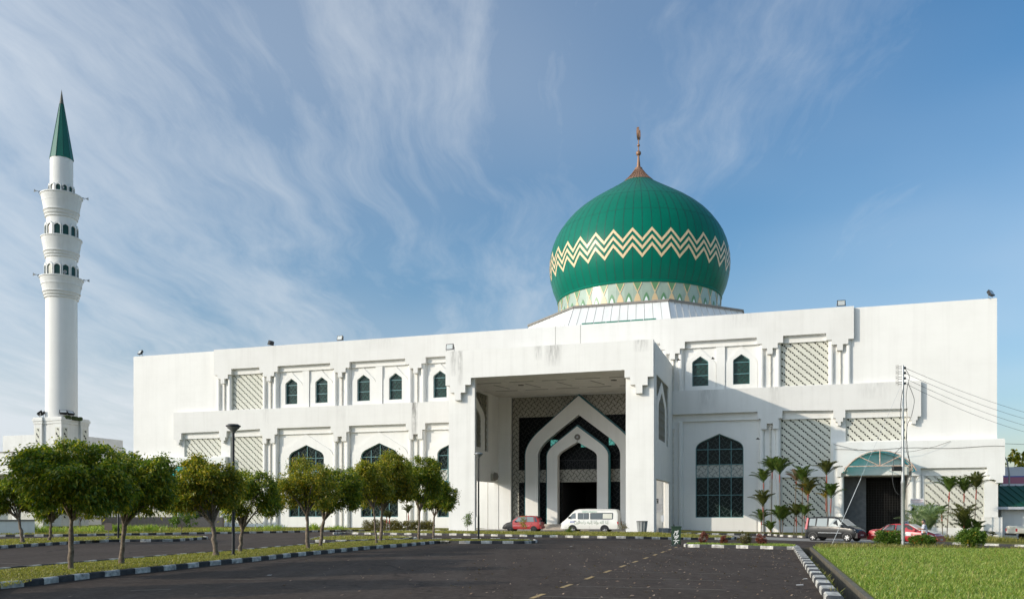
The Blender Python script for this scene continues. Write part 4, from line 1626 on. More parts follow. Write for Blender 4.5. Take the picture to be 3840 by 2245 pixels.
def horn_at(a, r, z, label):
    x, y = r*math.cos(a), r*math.sin(a)
    X, Y, Z = mloc(x, y, z)
    horn((X, Y, Z), a-TH-R(90), label)


vdir = math.atan2(MY, MX)
la_ = vdir+R(90)+TH                        # local direction pointing left as seen from the lot
ra_ = vdir-R(90)+TH
horn_at(la_, 2.32, 39.15, 'grey horn loudspeaker on the left rim of the topmost minaret balcony')
horn_at(ra_, 2.32, 39.15, 'grey horn loudspeaker on the right rim of the topmost minaret balcony')
horn_at(la_, 2.42, 29.4, 'grey horn loudspeaker on the left rim of the lowest minaret balcony')
horn_at(ra_, 2.42, 29.4, 'grey horn loudspeaker on the right rim of the lowest minaret balcony')
horn_at(vdir+R(180)+TH+R(8), 2.05, 29.5, 'pale horn loudspeaker facing forward before a window above the lowest minaret balcony')
horn_at(vdir+R(180)+TH+R(2), 1.75, 39.3, 'dark horn loudspeaker facing forward above the topmost minaret balcony')


def floodlight(loc, az, tilt, label, s=1.0, group='floodlights along the roof'):
    t = thing('floodlight', label, 'floodlight', loc, az, group)
    t.scale = (s, s, s)
    ct_, st_ = math.cos(tilt), math.sin(tilt)
    def P(x, y, z):
        return (x, y*ct_-z*st_, 0.42+y*st_+z*ct_)
    mb = MB()
    pts = [(-0.36, 0.16, -0.26), (0.36, 0.16, -0.26), (0.30, -0.10, -0.2), (-0.30, -0.10, -0.2), (-0.36, 0.16, 0.26), (0.36, 0.16, 0.26), (0.30, -0.10, 0.2), (-0.30, -0.10, 0.2)]
    mb.hexa([P(*p) for p in pts])
    mb.build('housing', 'black_metal', t)
    mb = MB()
    mb.hexa([P(*p) for p in [(-0.29, 0.165, -0.2), (0.29, 0.165, -0.2), (0.29, 0.16, -0.2), (-0.29, 0.16, -0.2), (-0.29, 0.165, 0.2), (0.29, 0.165, 0.2), (0.29, 0.16, 0.2), (-0.29, 0.16, 0.2)]])
    mb.build('lens', 'lamp_glass', t)
    mb = MB()
    for sx in (-1, 1):
        mb.tube([(sx*0.38, 0, 0.42), (sx*0.38, 0, 0.03), (0, 0, 0.03)], 0.025, 4)
    mb.build('yoke', 'grey_metal', t)


for (u, z, az, ti, lb) in ((-61.6, 19.93, R(160), 0.5, 'black floodlight with a bare reflector on the far left corner of the roof'),
                           (-44.0, 19.98, R(80), 0.4, 'small black floodlight edge-on on the parapet above the left pierced screen'),
                           (-35.4, 19.98, R(170), 0.25, 'black floodlight facing the car park on the parapet left of the porch'),
                           (14.9, 19.98, R(185), 0.1, 'black floodlight on the parapet at the right end of the cornice'),
                           (26.8, 19.93, R(235), 0.5, 'black floodlight tilted down on the far right corner of the roof')):
    floodlight(W(u, DF+0.55, z), az-TH, ti, lb)
floodlight(W(-17.6, 0.25, 15.6), R(175)-TH, 0.15, 'black floodlight on the left corner of the porch roof')
for (px_, dz, az, lb) in ((-1.75, -1.2, R(150), 'black floodlight turned flat at the left of the minaret base'),
                          (-1.2, -1.9, R(120), 'black boxy floodlight second from the left on the minaret base'),
                          (1.75, -1.5, R(210), 'black boxy floodlight third from the left on the minaret base'),
                          (1.95, -0.7, R(240), 'black floodlight turned flat at the right of the minaret base')):
    X, Y, Z = mloc(px_, dz, 12.76)
    floodlight((X, Y, Z), az, 0.9, lb, 1.15, 'floodlights round the minaret base')

# ------------------------------------------------------------------ annexe on the left
ax_ = thing('annex_building', 'plain white flat-roofed block standing behind the minaret', 'building', (-58.9, 111, 0), -TH)
mb = MB()
mb.box(-9.9, 0, 0, 10.6, 0.0, 9.6)
mb.box(-10.1, 0.02, -0.05, 10.65, 9.6, 12.0)
mb.build('wall', 'wall_old', ax_)
MB().box(0.021, 0.1, 3.6, 7.6, 8.0, 8.1).build('ledge', 'gutter_dark', ax_)
wk = thing('covered_walkway', 'low white flat roof of a covered walkway at the left edge', 'walkway', (-60, 84, 0), -TH)
mb = MB()
mb.box(-40, 14.0, 0, 6, 5.35, 7.35)
mb.build('roof_slab', 'wall_old', wk)
MB().box(-40, 14.05, -0.06, 6.05, 7.35, 7.45).build('coping', 'gutter_dark', wk)
MB().box(13.4, 13.75, -0.03, 0.0, 5.36, 7.34).build('joint', 'gutter_dark', wk)
MB().box(-40, 14, 3.0, 3.3, 0, 5.35).build('rear_wall', 'panel_white', wk)
mb = MB()
MB().tube([(-40, -0.08, 6.4), (0, -0.08, 6.25), (14, -0.08, 6.22)], 0.03, 4).build('cable', 'wire', wk)
for k, x in enumerate((-10, -2, 6, 13.5)):
    MB().box(x-0.25, x+0.25, 0.2, 0.7, 0, 5.35).build('post', 'wall_old', wk)
lw = thing('low_wall', 'low white boundary wall with a grey coping beside the left flower bed', 'wall', (-37.0, 63.2, 0), R(28))
MB().box(-14, 1.2, 0, 0.2, 0, 1.05).build('wall_panel', 'wall_old', lw)
MB().box(-14, 1.3, -0.05, 0.25, 1.05, 1.17).build('coping', 'gutter_dark', lw)
lw = thing('retaining_wall', 'long low brown retaining wall at the foot of the left wing', 'wall', W(-56, 8.5), -TH)
MB().box(-7, 9, 0, 0.3, 0, 1.2).build('wall_panel', 'brick_brown', lw)

# ------------------------------------------------------------------ street lamps


def street_lamp(loc, h, label):
    t = thing('street_lamp', label, 'street lamp', loc, 0, 'mushroom street lamps in the car park')
    MB().lathe([(0.11, 0), (0.11, 0.04), (0.062, 0.05), (0.058, 1.4), (0.05, 1.45), (0.046, h-0.35), (0.05, h-0.3)], 12).build('pole', 'black_metal', t, 40)
    MB().lathe([(0.05, h-0.32), (0.1, h-0.24), (0.2, h-0.16), (0.235, h-0.1)], 20).build('lamp_bowl', 'grey_metal', t, 40)
    MB().lathe([(0.235, h-0.1), (0.27, h-0.085), (0.27, h-0.05), (0.21, h-0.02), (0.19, h), (0.0, h+0.01)], 20).build('lamp_cap', 'grey_metal' if h > 5.05 else 'black_metal', t, 40)


street_lamp((*G(875, 2079, 0.12), 0.10), 4.88, 'black lamp post with a mushroom head among the left trees')
street_lamp((*G(1794.6, 2021, 0.12), 0.10), 5.1, 'lone slim lamp post with a grey mushroom head before the porch')
street_lamp((*G(444, 2018, 0.12), 0.10), 4.6, 'lamp post half hidden behind the second tree on the island')

# road sign seen from behind
sg = thing('road_sign', 'small brown-backed road sign with rounded corners on the left island', 'sign', (*G(406, 2018.5, 0.12), 0.1), R(10))
mb = MB()
w_, h_ = 0.21, 0.21
rc = [(w_*sx-0.08*sx*(1-math.cos(t)), 0) for sx in (1,) for t in (0,)]
pts = []
for cx_, cz_, a0 in ((0.14, 0.14, 0), (-0.14, 0.14, 90), (-0.14, -0.14, 180), (0.14, -0.14, 270)):
    for k in range(5):
        a = R(a0+k*22.5)
        pts.append((cx_+0.08*math.cos(a), 0.75+cz_+0.08*math.sin(a)))
mb.plate(pts, [], lambda a, b, t: (a, -0.01+0.02*t, b), back=True)
mb.build('sign_plate', 'sign_back', sg)
MB().tube([(0, 0.03, 0), (0, 0.03, 0.95)], 0.025, 6).build('post', 'gutter_dark', sg)
MB().lathe([(0.2, 0.0), (0.1, 0.12), (0.0, 0.12)], 8).build('foot', 'concrete_dark', sg)

# ------------------------------------------------------------------ leaves, trees
rng = np.random.default_rng(7)


def leaf_mesh(name, m, pos, dirs, L, Wd, parent=None, rs=None, droop=0.25):
    """pos: leaf bases, dirs: unit pointing directions; every leaf is a bent four-cornered blade"""
    rs = rs or rng
    n = len(pos)
    rnd = rs.normal(size=(n, 3))
    side = np.cross(dirs, rnd)
    side /= np.linalg.norm(side, axis=1, keepdims=True)+1e-9
    nor = np.cross(side, dirs)
    Ls = L*rs.uniform(0.7, 1.25, (n, 1))
    Ws = Wd*rs.uniform(0.75, 1.2, (n, 1))
    tip = pos+dirs*Ls
    tip[:, 2] -= (Ls*droop)[:, 0]
    mid = pos+dirs*Ls*0.5
    a = mid+side*Ws*0.5+nor*Ws*0.12
    b = mid-side*Ws*0.5+nor*Ws*0.12
    V = np.empty((n*4, 3))
    V[0::4], V[1::4], V[2::4], V[3::4] = pos, a, tip, b
    me = bpy.data.meshes.new(name)
    me.vertices.add(n*4)
    me.vertices.foreach_set('co', V.ravel())
    me.loops.add(n*4)
    me.loops.foreach_set('vertex_index', np.arange(n*4, dtype=np.int32))
    me.polygons.add(n)
    me.polygons.foreach_set('loop_start', np.arange(0, n*4, 4, dtype=np.int32))
    me.polygons.foreach_set('loop_total', np.full(n, 4, dtype=np.int32))
    me.materials.append(MATS[m])
    me.update(calc_edges=True)
    me.validate()
    o = bpy.data.objects.new(name, me)
    COL.objects.link(o)
    if parent:
        o.parent = parent
    return o


def unit(a):
    return a/(np.linalg.norm(a, axis=1, keepdims=True)+1e-9)


def tree(loc, label, xr, zr, trunk_h, trunk_r, seed, m='leaf_deep', nclus=330, per=58, L=0.118, Wd=0.05, lean=0.0, depth=None, sparse=0.0, lobes=11,
         bark='bark', group='young trees planted on the car park islands'):
    """xr, zr: extent of the crown to either side of the trunk foot and in height"""
    rs = np.random.default_rng(seed)
    rd = random.Random(seed)
    t = thing('young_tree', label, 'tree', loc, 0, group)
    cx, cz = (xr[0]+xr[1])/2, (zr[0]+zr[1])/2
    rx, rz = (xr[1]-xr[0])/2, (zr[1]-zr[0])/2
    ry = depth if depth else rx*0.95
    # lobes of the crown
    C = []
    for i in range(lobes):
        a = 2*math.pi*i/lobes*1.618*2+rd.random()
        zz_ = -0.65+1.4*((i*0.618+rd.random()*0.3) % 1.0)
        rr_ = math.sqrt(max(0, 1-(zz_*0.85)**2))*rd.uniform(0.52, 0.78)
        C.append((cx+rx*rr_*math.cos(a), ry*rr_*math.sin(a), cz+rz*zz_*rd.uniform(0.6, 0.8), rd.uniform(0.26, 0.46)))
    C.append((cx, 0, cz-0.1*rz, 0.5))
    C.append((cx+rd.uniform(-.25, .25)*rx, rd.uniform(-.2, .2)*ry, cz+rz*0.6, 0.36))
    C = np.array(C)
    idx = rs.integers(0, len(C), nclus)
    d = unit(rs.normal(size=(nclus, 3)))
    rad = rs.uniform(0.35, 1.0, (nclus, 1))**0.5
    cl = C[idx, :3]+d*rad*C[idx, 3:4]*np.array([[rx, ry, rz*1.05]])
    outward = unit((cl-np.array([[cx, 0, cz-0.3*rz]]))/np.array([[rx, ry, rz]]))
    # leaves of each twig tip spread out and hang
    pos, dirs = [], []
    base = np.repeat(cl, per, axis=0)
    od = np.repeat(outward, per, axis=0)
    sp = rs.normal(size=base.shape)
    rad_c = 0.165
    pos = base+sp*np.array([[rad_c, rad_c, rad_c*0.62]])*rs.uniform(0.3, 1.0, (len(base), 1))
    dirs = unit(od*0.7+rs.normal(size=base.shape)*0.75+np.array([[0, 0, -0.15]]))
    if sparse:
        keep = rs.random(len(pos)) > sparse
        pos, dirs = pos[keep], dirs[keep]
    leaf_mesh('crown', m, pos, dirs, L, Wd, t, rs, 0.35)
    # trunk with knots, then limbs reaching into the lobes
    mb = MB()
    top = Vector((cx*0.25+lean, 0, trunk_h))
    k = 9
    path, rad_t = [], []
    for i in range(k):
        f = i/(k-1)
        path.append((top.x*f+rd.uniform(-1, 1)*trunk_r*0.28*(0 < i < k-1), rd.uniform(-1, 1)*trunk_r*0.28*(0 < i < k-1), -0.05+(trunk_h+0.05)*f))
        rad_t.append(trunk_r*(0.98-0.32*f)*(1+rd.uniform(-0.16, 0.24))*(1.2 if i == 0 else 1))
    mb.tube(path, rad_t, 9)
    for i in range(min(9, len(C))):
        c = Vector(C[i, :3])
        a = Vector(path[-1])
        mid = a.lerp(c, 0.45)+Vector((rd.uniform(-.1, .1), rd.uniform(-.1, .1), 0.12))
        e = a.lerp(c, 0.95)
        mb.tube([a-Vector((0, 0, 0.1)), a.lerp(mid, 0.6), mid, e], [trunk_r*0.5, trunk_r*0.42, trunk_r*0.32, trunk_r*0.12], 6)
        for j in range(3):
            q = e+Vector((rd.uniform(-1, 1)*rx*0.35, rd.uniform(-1, 1)*ry*0.35, rd.uniform(-0.2, 1)*rz*0.35))
            mb.tube([mid.lerp(e, 0.3+0.2*j), q], [trunk_r*0.16, trunk_r*0.06], 4)
    mb.build('trunk', bark, t, 60)
    return t


zI = 0.11
T = lambda x, y: (*G(x, y, 0.12), zI)
tree(T(265.6, 2132), 'large spreading dark tree, the nearest on the long island', (-1.38, 1.63), (1.34, 3.68), 1.45, 0.072, 11, 'leaf_deep', 598, 67, lobes=14)
tree(T(455, 2112), 'dense dark tree second from the left along the long island', (-0.82, 1.57), (1.21, 3.49), 1.25, 0.085, 12, 'leaf_deep', 494, 62, lobes=12)
tree(T(809, 2082), 'broad dark round-topped tree left of the black lamp post', (-1.80, 0.83), (1.26, 3.65), 1.25, 0.10, 13, 'leaf_olive', 482, 62)
tree(T(900, 2066.5), 'airy tree on several stems right of the black lamp post', (-0.86, 1.58), (1.01, 3.38), 0.95, 0.085, 14, 'leaf_deep', 322, 45, sparse=0.1)
tree(T(1154, 2056), 'light yellow-green tree with a slender forked trunk, left of a pair', (-1.50, 1.20), (1.46, 3.96), 1.55, 0.09, 15, 'leaf_olive', 379, 45, sparse=0.15)
tree(T(1200, 2046), 'dark bushy tree with a forked trunk, right of a pair', (-0.47, 1.92), (1.31, 3.73), 1.3, 0.09, 16, 'leaf_deep', 379, 51)
tree(T(1412, 2036), 'thin-stemmed yellowish tree leaning on its darker neighbour', (-2.04, 0.74), (1.66, 4.30), 1.9, 0.06, 17, 'leaf_yellow', 345, 40, L=0.135, Wd=0.056)
tree(T(1426, 2026), 'tall olive tree in front of the bay window nearest the porch', (-1.13, 1.98), (1.41, 5.08), 1.7, 0.10, 18, 'leaf_olive', 505, 54, L=0.135, Wd=0.056)
tree(T(1570.5, 2021), 'dark pointed tree at the tip of the island nearest the porch', (-1.11, 1.46), (1.56, 4.96), 1.7, 0.08, 19, 'leaf_deep', 368, 48, L=0.135, Wd=0.056)
tree(T(1625, 2010), 'low rounded dark tree half behind the pointed one by the porch', (-0.87, 1.42), (1.56, 3.75), 1.4, 0.07, 24, 'leaf_deep', 299, 48, L=0.14, Wd=0.06)
tree(T(86, 2033.6), 'dark tree cut by the left edge of the view on the left island', (-2.42, 0.77), (1.26, 3.36), 1.3, 0.10, 20, 'leaf_deep', 459, 54, L=0.135, Wd=0.056)
tree(T(186, 2026), 'small tree with a low crown behind the nearest tree', (-0.77, 1.57), (1.01, 3.15), 1.1, 0.09, 21, 'leaf_deep', 299, 45, L=0.135, Wd=0.056)
# the same island goes on towards the viewer beyond the left edge; those trees throw their shade over the lot
tree((-14.9, 20.3, zI), 'dark tree on the long island just outside the left of the view', (-1.7, 1.7), (1.3, 5.2), 1.4, 0.09, 22, 'leaf_deep', 482, 59, lobes=13)
tree((-16.2, 14.6, zI), 'dark tree at the near end of the long island outside the view', (-1.9, 1.9), (1.3, 5.6), 1.4, 0.09, 23, 'leaf_deep', 482, 59, lobes=13)
# saplings on the verge
tree((*G(298, 1996), 0.1), 'small propped sapling with pale leaves on the left verge', (-0.7, 1.2), (0.9, 2.6), 0.9, 0.05, 31, 'leaf_yellow', 60, 26, L=0.2, Wd=0.08, bark='bark_pale', group='saplings on the verge')
tree((*G(680, 1999), 0.1), 'thin many-stemmed sapling at the foot of the left wing', (-1.2, 1.4), (0.3, 2.2), 0.4, 0.035, 32, 'leaf_hedge', 60, 24, L=0.2, Wd=0.08, bark='bark_pale', group='saplings on the verge')
tree((*W(-15.3, -1.6)[:2], 0.1), 'thin upright sapling at the left porch pillar', (-0.25, 0.25), (0.1, 1.75), 0.5, 0.02, 33, 'leaf_hedge', 30, 16, L=0.13, Wd=0.06, group='saplings on the verge')
tree((*GS(1962, 2000)[:2], 0.1), 'spindly sapling with orange tips in front of the red hatchback', (-0.22, 0.22), (0.25, 1.45), 0.5, 0.016, 34, 'leaf_yellow', 22, 14, L=0.11, Wd=0.05, group='saplings on the verge')
tree((*GS(2335, 2003)[:2], 0.1), 'dry spindly sapling beside the right porch pillar', (-0.3, 0.3), (0.2, 0.95), 0.3, 0.014, 35, 'leaf_brownhedge', 18, 12, L=0.1, Wd=0.04, group='saplings on the verge')
tree((*GS(2137, 2001)[:2], 0.1), 'tiny green weed clump in front of the white van', (-0.25, 0.25), (0.02, 0.42), 0.1, 0.012, 36, 'leaf_hedge', 20, 14, L=0.1, Wd=0.05, group='saplings on the verge')


# ------------------------------------------------------------------ palms
def frond_mesh(name, m, length, n=17, arc=1.0, rise=1.0, lw=0.05, ll=0.46, seed=0, stem=0.018):
    rs = random.Random(seed)
    pts = []
    for i in range(n+1):
        f = i/n
        a = R(84)*rise-arc*f**1.9*R(40)
        if i == 0:
            p = Vector((0, 0, 0))
        else:
            p = pts[-1]+Vector((math.cos(a), 0, math.sin(a)))*(length/n)
        pts.append(p)
    mb = MB()
    mb.tube(pts, [stem*(1-0.8*i/n) for i in range(n+1)], 4)
    for i in range(3, n+1):
        f = i/n
        d = (pts[i]-pts[i-1]).normalized()
        upv = d.cross(Vector((0, 1, 0))).normalized()
        if upv.z < 0:
            upv = -upv
        l = ll*length*(0.55+0.75*math.sin(math.pi*min(1, f*0.92+0.08)))*0.8
        for s in (-1, 1):
            for q in (0.0, 0.5):
                b = pts[i-1].lerp(pts[i], q)
                dd = (d*0.85+Vector((0, s*0.62, 0))+upv*0.42+Vector((0, 0, rs.uniform(-.15, .1)))).normalized()
                tip = b+dd*l*rs.uniform(0.8, 1.1)-Vector((0, 0, l*0.22))
                mid = b+dd*l*0.5
                wv = dd.cross(upv).normalized()*lw*0.5
                mb.add([b, mid+wv, tip, mid-wv], [(0, 1, 2, 3)])
    return mb


FR = {}


def palm(loc, label, stems, seed, group, m='palm_green', wild=False, shaft=True):
    """stems: (dx, dy, height to the crown, crown size, fronds, material, red shaft length)"""
    rd = random.Random(seed)
    t = thing('palm', label, 'palm', loc, 0, group)
    for (dx, dy, h, size, nf, mm, red) in stems:
        lean = rd.uniform(-0.06, 0.06)
        tx = lambda z: dx+lean*z
        if h > 0.15:
            body = h-red
            if body > 0.05:
                mb = MB()
                zs = [-0.1]+[body*i/8 for i in range(1, 9)]
                mb.tube([(tx(z), dy, z) for z in zs], [0.05]+[0.036]*8, 7)
                mb.build('trunk', 'palm_trunk', t, 60)
            mb = MB()
            mb.tube([(tx(max(0, body)), dy, max(0, body)), (tx(h-red*0.4), dy, h-red*0.4), (tx(h+0.12), dy, h+0.12)], [0.045, 0.05, 0.03], 7)
            mb.build('crownshaft', 'palm_red' if shaft else 'palm_trunk', t, 60)
        for k in range(nf):
            var = rd.randrange(3)
            key = (mm, var, round(size, 2))
            az = 2*math.pi*k/nf+rd.uniform(-.35, .35)
            rise = 1.0-0.42*(k % 3)/2
            if key not in FR:
                mb = frond_mesh('frond', mm, size, 15, 1.0+0.2*var, 1.0, min(0.07, 0.055*max(0.7, size)), 0.40, rd.randrange(9999))
                o = mb.build('frond', mm, t)
                FR[key] = o.data
            else:
                o = bpy.data.objects.new('frond', FR[key])
                COL.objects.link(o)
                o.parent = t
            o.location = (tx(h), dy, h+0.04)
            o.rotation_euler = (0, (1-rise)*1.3+rd.uniform(0.0, 0.16), az)
    return t


def PB(x, y):
    X, Y, z = GS(x, y)
    return (X, Y, z+0.10)


def palm_scale(loc):
    return F_/loc[1]


def mk_palm(px, py, label, stems_px, seed, group, Y=None):
    """stems given in picture height above the foot, turned into metres at the palm's own distance"""
    loc = PB(px, py)
    s = F_/loc[1]
    st = [(dx/s, dy, h/s, size*1.3/s, nf+2, mm, red*0.75/s) for dx, dy, h, size, nf, mm, red in stems_px]
    return palm(loc, label, st, seed, group)


GP = 'sealing-wax palms in the bed before the right wing'
mk_palm(2861, 2003.5, 'sealing-wax palm with three tiers of fronds, leftmost beside the bay window', [(5, 0, 188, 46, 8, 'palm_green', 26), (1, -0.3, 98, 52, 9, 'palm_olive', 22), (-4, 0.2, 42, 40, 8, 'palm_green', 14)], 41, GP)
mk_palm(2892, 2004.0, 'tall single sealing-wax palm on a thin grey trunk left of the screens', [(0, 0, 228, 50, 10, 'palm_green', 32)], 42, GP)
mk_palm(2890, 2004.6, 'low tuft of young palm fronds at the foot of the tall grey palm', [(0, 0, 8, 34, 8, 'palm_green', 0)], 43, GP)
mk_palm(2926, 2005.0, 'tallest sealing-wax palm with a dark trunk before the left edge of the screens', [(0, 0, 220, 54, 11, 'palm_green', 36)], 44, GP)
mk_palm(2931, 2005.4, 'short bushy sealing-wax palm on three stems before the screens', [(-6, 0, 48, 50, 8, 'palm_green', 0), (6, 0.2, 46, 48, 7, 'palm_green', 0)], 45, GP)
mk_palm(2977, 2005.8, 'dying sealing-wax palm with a brown withered crown', [(0, 0, 195, 40, 7, 'palm_dead', 16)], 46, GP)
mk_palm(2987, 2006.2, 'small orange-stemmed palm in front of the dying palm', [(0, 0, 62, 46, 7, 'palm_olive', 40)], 47, GP)
mk_palm(3008, 2006.6, 'leaning sealing-wax palm with a dark shaft behind the small palms', [(0, 0, 190, 56, 9, 'palm_green', 38)], 48, GP)
mk_palm(3020, 2007.0, 'short dark palm rising behind the grey car', [(0, 0, 66, 42, 8, 'palm_green', 10)], 49, GP)
mk_palm(3030, 2007.4, 'sealing-wax palm with yellow hanging fronds and a bright red shaft', [(0, 0, 150, 54, 8, 'palm_olive', 30), (2, 0.1, 138, 46, 3, 'palm_yellow', 0)], 50, GP)
mk_palm(3106, 2009.0, 'double-crowned palm on orange-red stems nearest the side entrance', [(0, 0, 222, 50, 10, 'palm_olive', 40), (2, -0.2, 135, 50, 10, 'palm_green', 70), (-5, 0.1, 132, 34, 2, 'palm_yellow', 60)], 51, GP)
GQ = 'sealing-wax palms at the right corner of the building'
mk_palm(3550, 2026, 'left one of three tall red-shafted palms before the right corner screen', [(0, 0, 176, 50, 10, 'palm_green', 46), (-10, 0.2, 90, 34, 5, 'palm_green', 30)], 52, GQ)
mk_palm(3613, 2026.5, 'middle one of three tall red-shafted palms before the right corner screen', [(0, 0, 172, 50, 10, 'palm_green', 40)], 53, GQ)
mk_palm(3652, 2027, 'right one of three tall red-shafted palms before the right corner screen', [(0, 0, 186, 54, 11, 'palm_olive', 46)], 54, GQ)
mk_palm(3617, 2029, 'broad low palm with wide glossy fronds behind the yellow-flowered bush', [(0, 0, 52, 72, 9, 'palm_olive', 10), (14, 0.3, 30, 52, 7, 'palm_green', 0)], 55, GQ)
mk_palm(3660, 2029, 'low dark palm tuft right of the broad low palm', [(0, 0, 22, 44, 8, 'palm_green', 0)], 56, GQ)
mk_palm(3470, 2027, 'large grey-green date palm bush behind the man', [(0, 0, 24, 92, 10, 'palm_grey', 0), (22, 0.3, 26, 84, 9, 'palm_grey', 0), (-16, 0.2, 18, 70, 7, 'palm_grey', 0)], 57, 'date palm bush')
mk_palm(1450, 1992, 'thin red-stemmed palm rising from the left hedge by the porch', [(0, 0, 45, 26, 6, 'palm_olive', 22), (10, 0.3, 42, 22, 5, 'palm_olive', 22)], 58, 'palms in the hedge bed')
mk_palm(1527, 1990.5, 'tall upright palm showing its spiky top behind the island trees', [(0, 0, 190, 52, 9, 'palm_green', 40), (6, 0.2, 60, 30, 6, 'palm_olive', 30)], 59, 'palms in the hedge bed')


# ------------------------------------------------------------------ shrubs and hedges
def shrub(name, label, loc, rx, ry, h, m, n, L, Wd, seed, cat='bush', group=None, flower=None, nf=0, box=False, base=0.0):
    rs = np.random.default_rng(seed)
    t = thing(name, label, cat, loc, 0, group)
    k = max(12, n//30)
    if box:
        c = rs.uniform(-1, 1, (k, 3))*np.array([[rx*0.92, ry*0.9, h*0.5]])+np.array([[0, 0, base+h*0.52]])
    else:
        d = unit(rs.normal(size=(k, 3)))
        c = d*rs.uniform(0.4, 0.95, (k, 1))**0.6*np.array([[rx, ry, (h-base)*0.5]])*rs.uniform(0.75, 1.08, (k, 1))+np.array([[0, 0, base+(h-base)*0.52]])
    b = np.repeat(c, max(1, n//k), axis=0)
    sp = min(rx, ry, h)*0.22
    pos = b+rs.normal(size=b.shape)*sp*0.55
    pos[:, 2] = np.maximum(pos[:, 2], 0.04)
    dirs = unit(unit(pos-np.array([[0, 0, h*0.25]]))*0.7+rs.normal(size=b.shape)*0.7+np.array([[0, 0, 0.35]]))
    leaf_mesh('foliage', m, pos, dirs, L, Wd, t, rs, 0.1)
    mb = MB()
    rd = random.Random(seed)
    for i in range(7):
        a = rd.uniform(0, 6.28)
        q = rd.uniform(0.3, 0.8)
        mb.tube([(0.12*rx*math.cos(a), 0.12*ry*math.sin(a), -0.05), (rx*q*0.5*math.cos(a), ry*q*0.5*math.sin(a), h*0.4), (rx*q*math.cos(a), ry*q*math.sin(a), h*0.75)], [0.018, 0.013, 0.006], 4)
    mb.build('stem', 'bark', t)
    if flower:
        i = rs.integers(0, k, nf)
        p0 = c[i]*1.04
        p0[:, 1] = -np.abs(p0[:, 1])
        p = np.repeat(p0, 9, axis=0)+rs.normal(size=(nf*9, 3))*0.03
        leaf_mesh('flower', flower, p, unit(rs.normal(size=p.shape)+np.array([[0, -0.6, 0.3]])), 0.07, 0.06, t, rs, 0)
    return t


def SG(x, y):
    X, Y, z = GS(x, y)
    return (X, Y, z)


X, Y = G(3334, 2049)
shrub('flowering_bush', 'clipped glossy green bush left of the utility pole', (X, Y, 0.04), 0.63, 0.4, 0.56, 'leaf_hedge', 5200, 0.085, 0.045, 61, group='bushes at the edge of the lawn', base=0.12, box=True)
X, Y = G(3462, 2051)
shrub('flowering_bush', 'clipped green bush with orange flowers right of the utility pole', (X, Y, 0.04), 0.68, 0.4, 0.50, 'leaf_hedge', 5200, 0.085, 0.045, 62, group='bushes at the edge of the lawn', flower='flower_red', nf=8, base=0.1)
X, Y = G(3642, 2058)
shrub('flowering_bush', 'rounded dark green bush with yellow flowers at the edge of the lawn', (X, Y, 0.04), 0.66, 0.5, 0.86, 'leaf_hedge', 6000, 0.09, 0.05, 63, group='bushes at the edge of the lawn', flower='flower_yellow', nf=7, base=0.08)
for (px_, py_, w, h, m, sd, lb) in ((2637, 2036.5, 17, 44, 'leaf_red', 64, 'reddish shrub at the left end of the shrub island'), (2714, 2039.5, 13, 31, 'leaf_red', 65, 'smallest reddish shrub on the shrub island'),
                                    (2794, 2043.5, 25, 52, 'leaf_redgreen', 66, 'largest red and green shrub on the shrub island'), (2853, 2040, 22, 39, 'leaf_red', 67, 'crimson rounded shrub at the right of the shrub island')):
    X, Y = G(px_, py_, 0.12)
    s = F_/Y
    shrub('red_shrub', lb, (X, Y, 0.11), w/s, w/s*0.9, h/s, m, 900, 0.085, 0.04, sd, 'shrub', 'red shrubs on the small island')
shrub('hedge', 'low brown-green clipped hedge left of the palm stems', (*G(1427, 1990), 0.1), 1.65, 0.8, 0.82, 'leaf_brownhedge', 6500, 0.10, 0.055, 68, 'hedge', 'hedges beside the porch', box=True)
shrub('hedge', 'wide low clipped hedge nearest the left porch pillar', (*G(1556, 1990), 0.1), 1.85, 0.9, 0.72, 'leaf_brownhedge', 7000, 0.10, 0.055, 69, 'hedge', 'hedges beside the porch', box=True)
shrub('corner_shrub', 'brownish dry shrub against the low pier at the right corner', SG(3705, 2027), 0.62, 0.5, 0.75, 'leaf_brownhedge', 900, 0.11, 0.05, 70, 'shrub')


def blades_arrays(pos, h, w, rs, spread=0.45):
    n = len(pos)
    az = rs.uniform(0, 2*np.pi, n)
    lean = rs.uniform(0.05, spread, n)
    hh = h*rs.uniform(0.5, 1.25, n)
    d = np.stack([np.cos(az), np.sin(az), np.zeros(n)], 1)
    sd = np.stack([-np.sin(az+0.8), np.cos(az+0.8), np.zeros(n)], 1)
    tip = pos+d*(lean*hh)[:, None]+np.array([[0, 0, 1]])*hh[:, None]
    mid = pos+d*(lean*hh*0.35)[:, None]+np.array([[0, 0, 1]])*(hh*0.55)[:, None]
    V = np.empty((n*4, 3))
    ww = w*rs.uniform(0.7, 1.3, n)[:, None]
    V[0::4], V[1::4], V[2::4], V[3::4] = pos, mid+sd*ww*0.5, tip, mid-sd*ww*0.5
    return V


def quads_obj(name, V, m, parent=None):
    n = len(V)//4
    me = bpy.data.meshes.new(name)
    me.vertices.add(n*4)
    me.vertices.foreach_set('co', V.ravel())
    me.loops.add(n*4)
    me.loops.foreach_set('vertex_index', np.arange(n*4, dtype=np.int32))
    me.polygons.add(n)
    me.polygons.foreach_set('loop_start', np.arange(0, n*4, 4, dtype=np.int32))
    me.polygons.foreach_set('loop_total', np.full(n, 4, dtype=np.int32))
    me.materials.append(MATS[m])
    me.update(calc_edges=True)
    o = bpy.data.objects.new(name, me)
    COL.objects.link(o)
    if parent:
        o.parent = parent
    return o


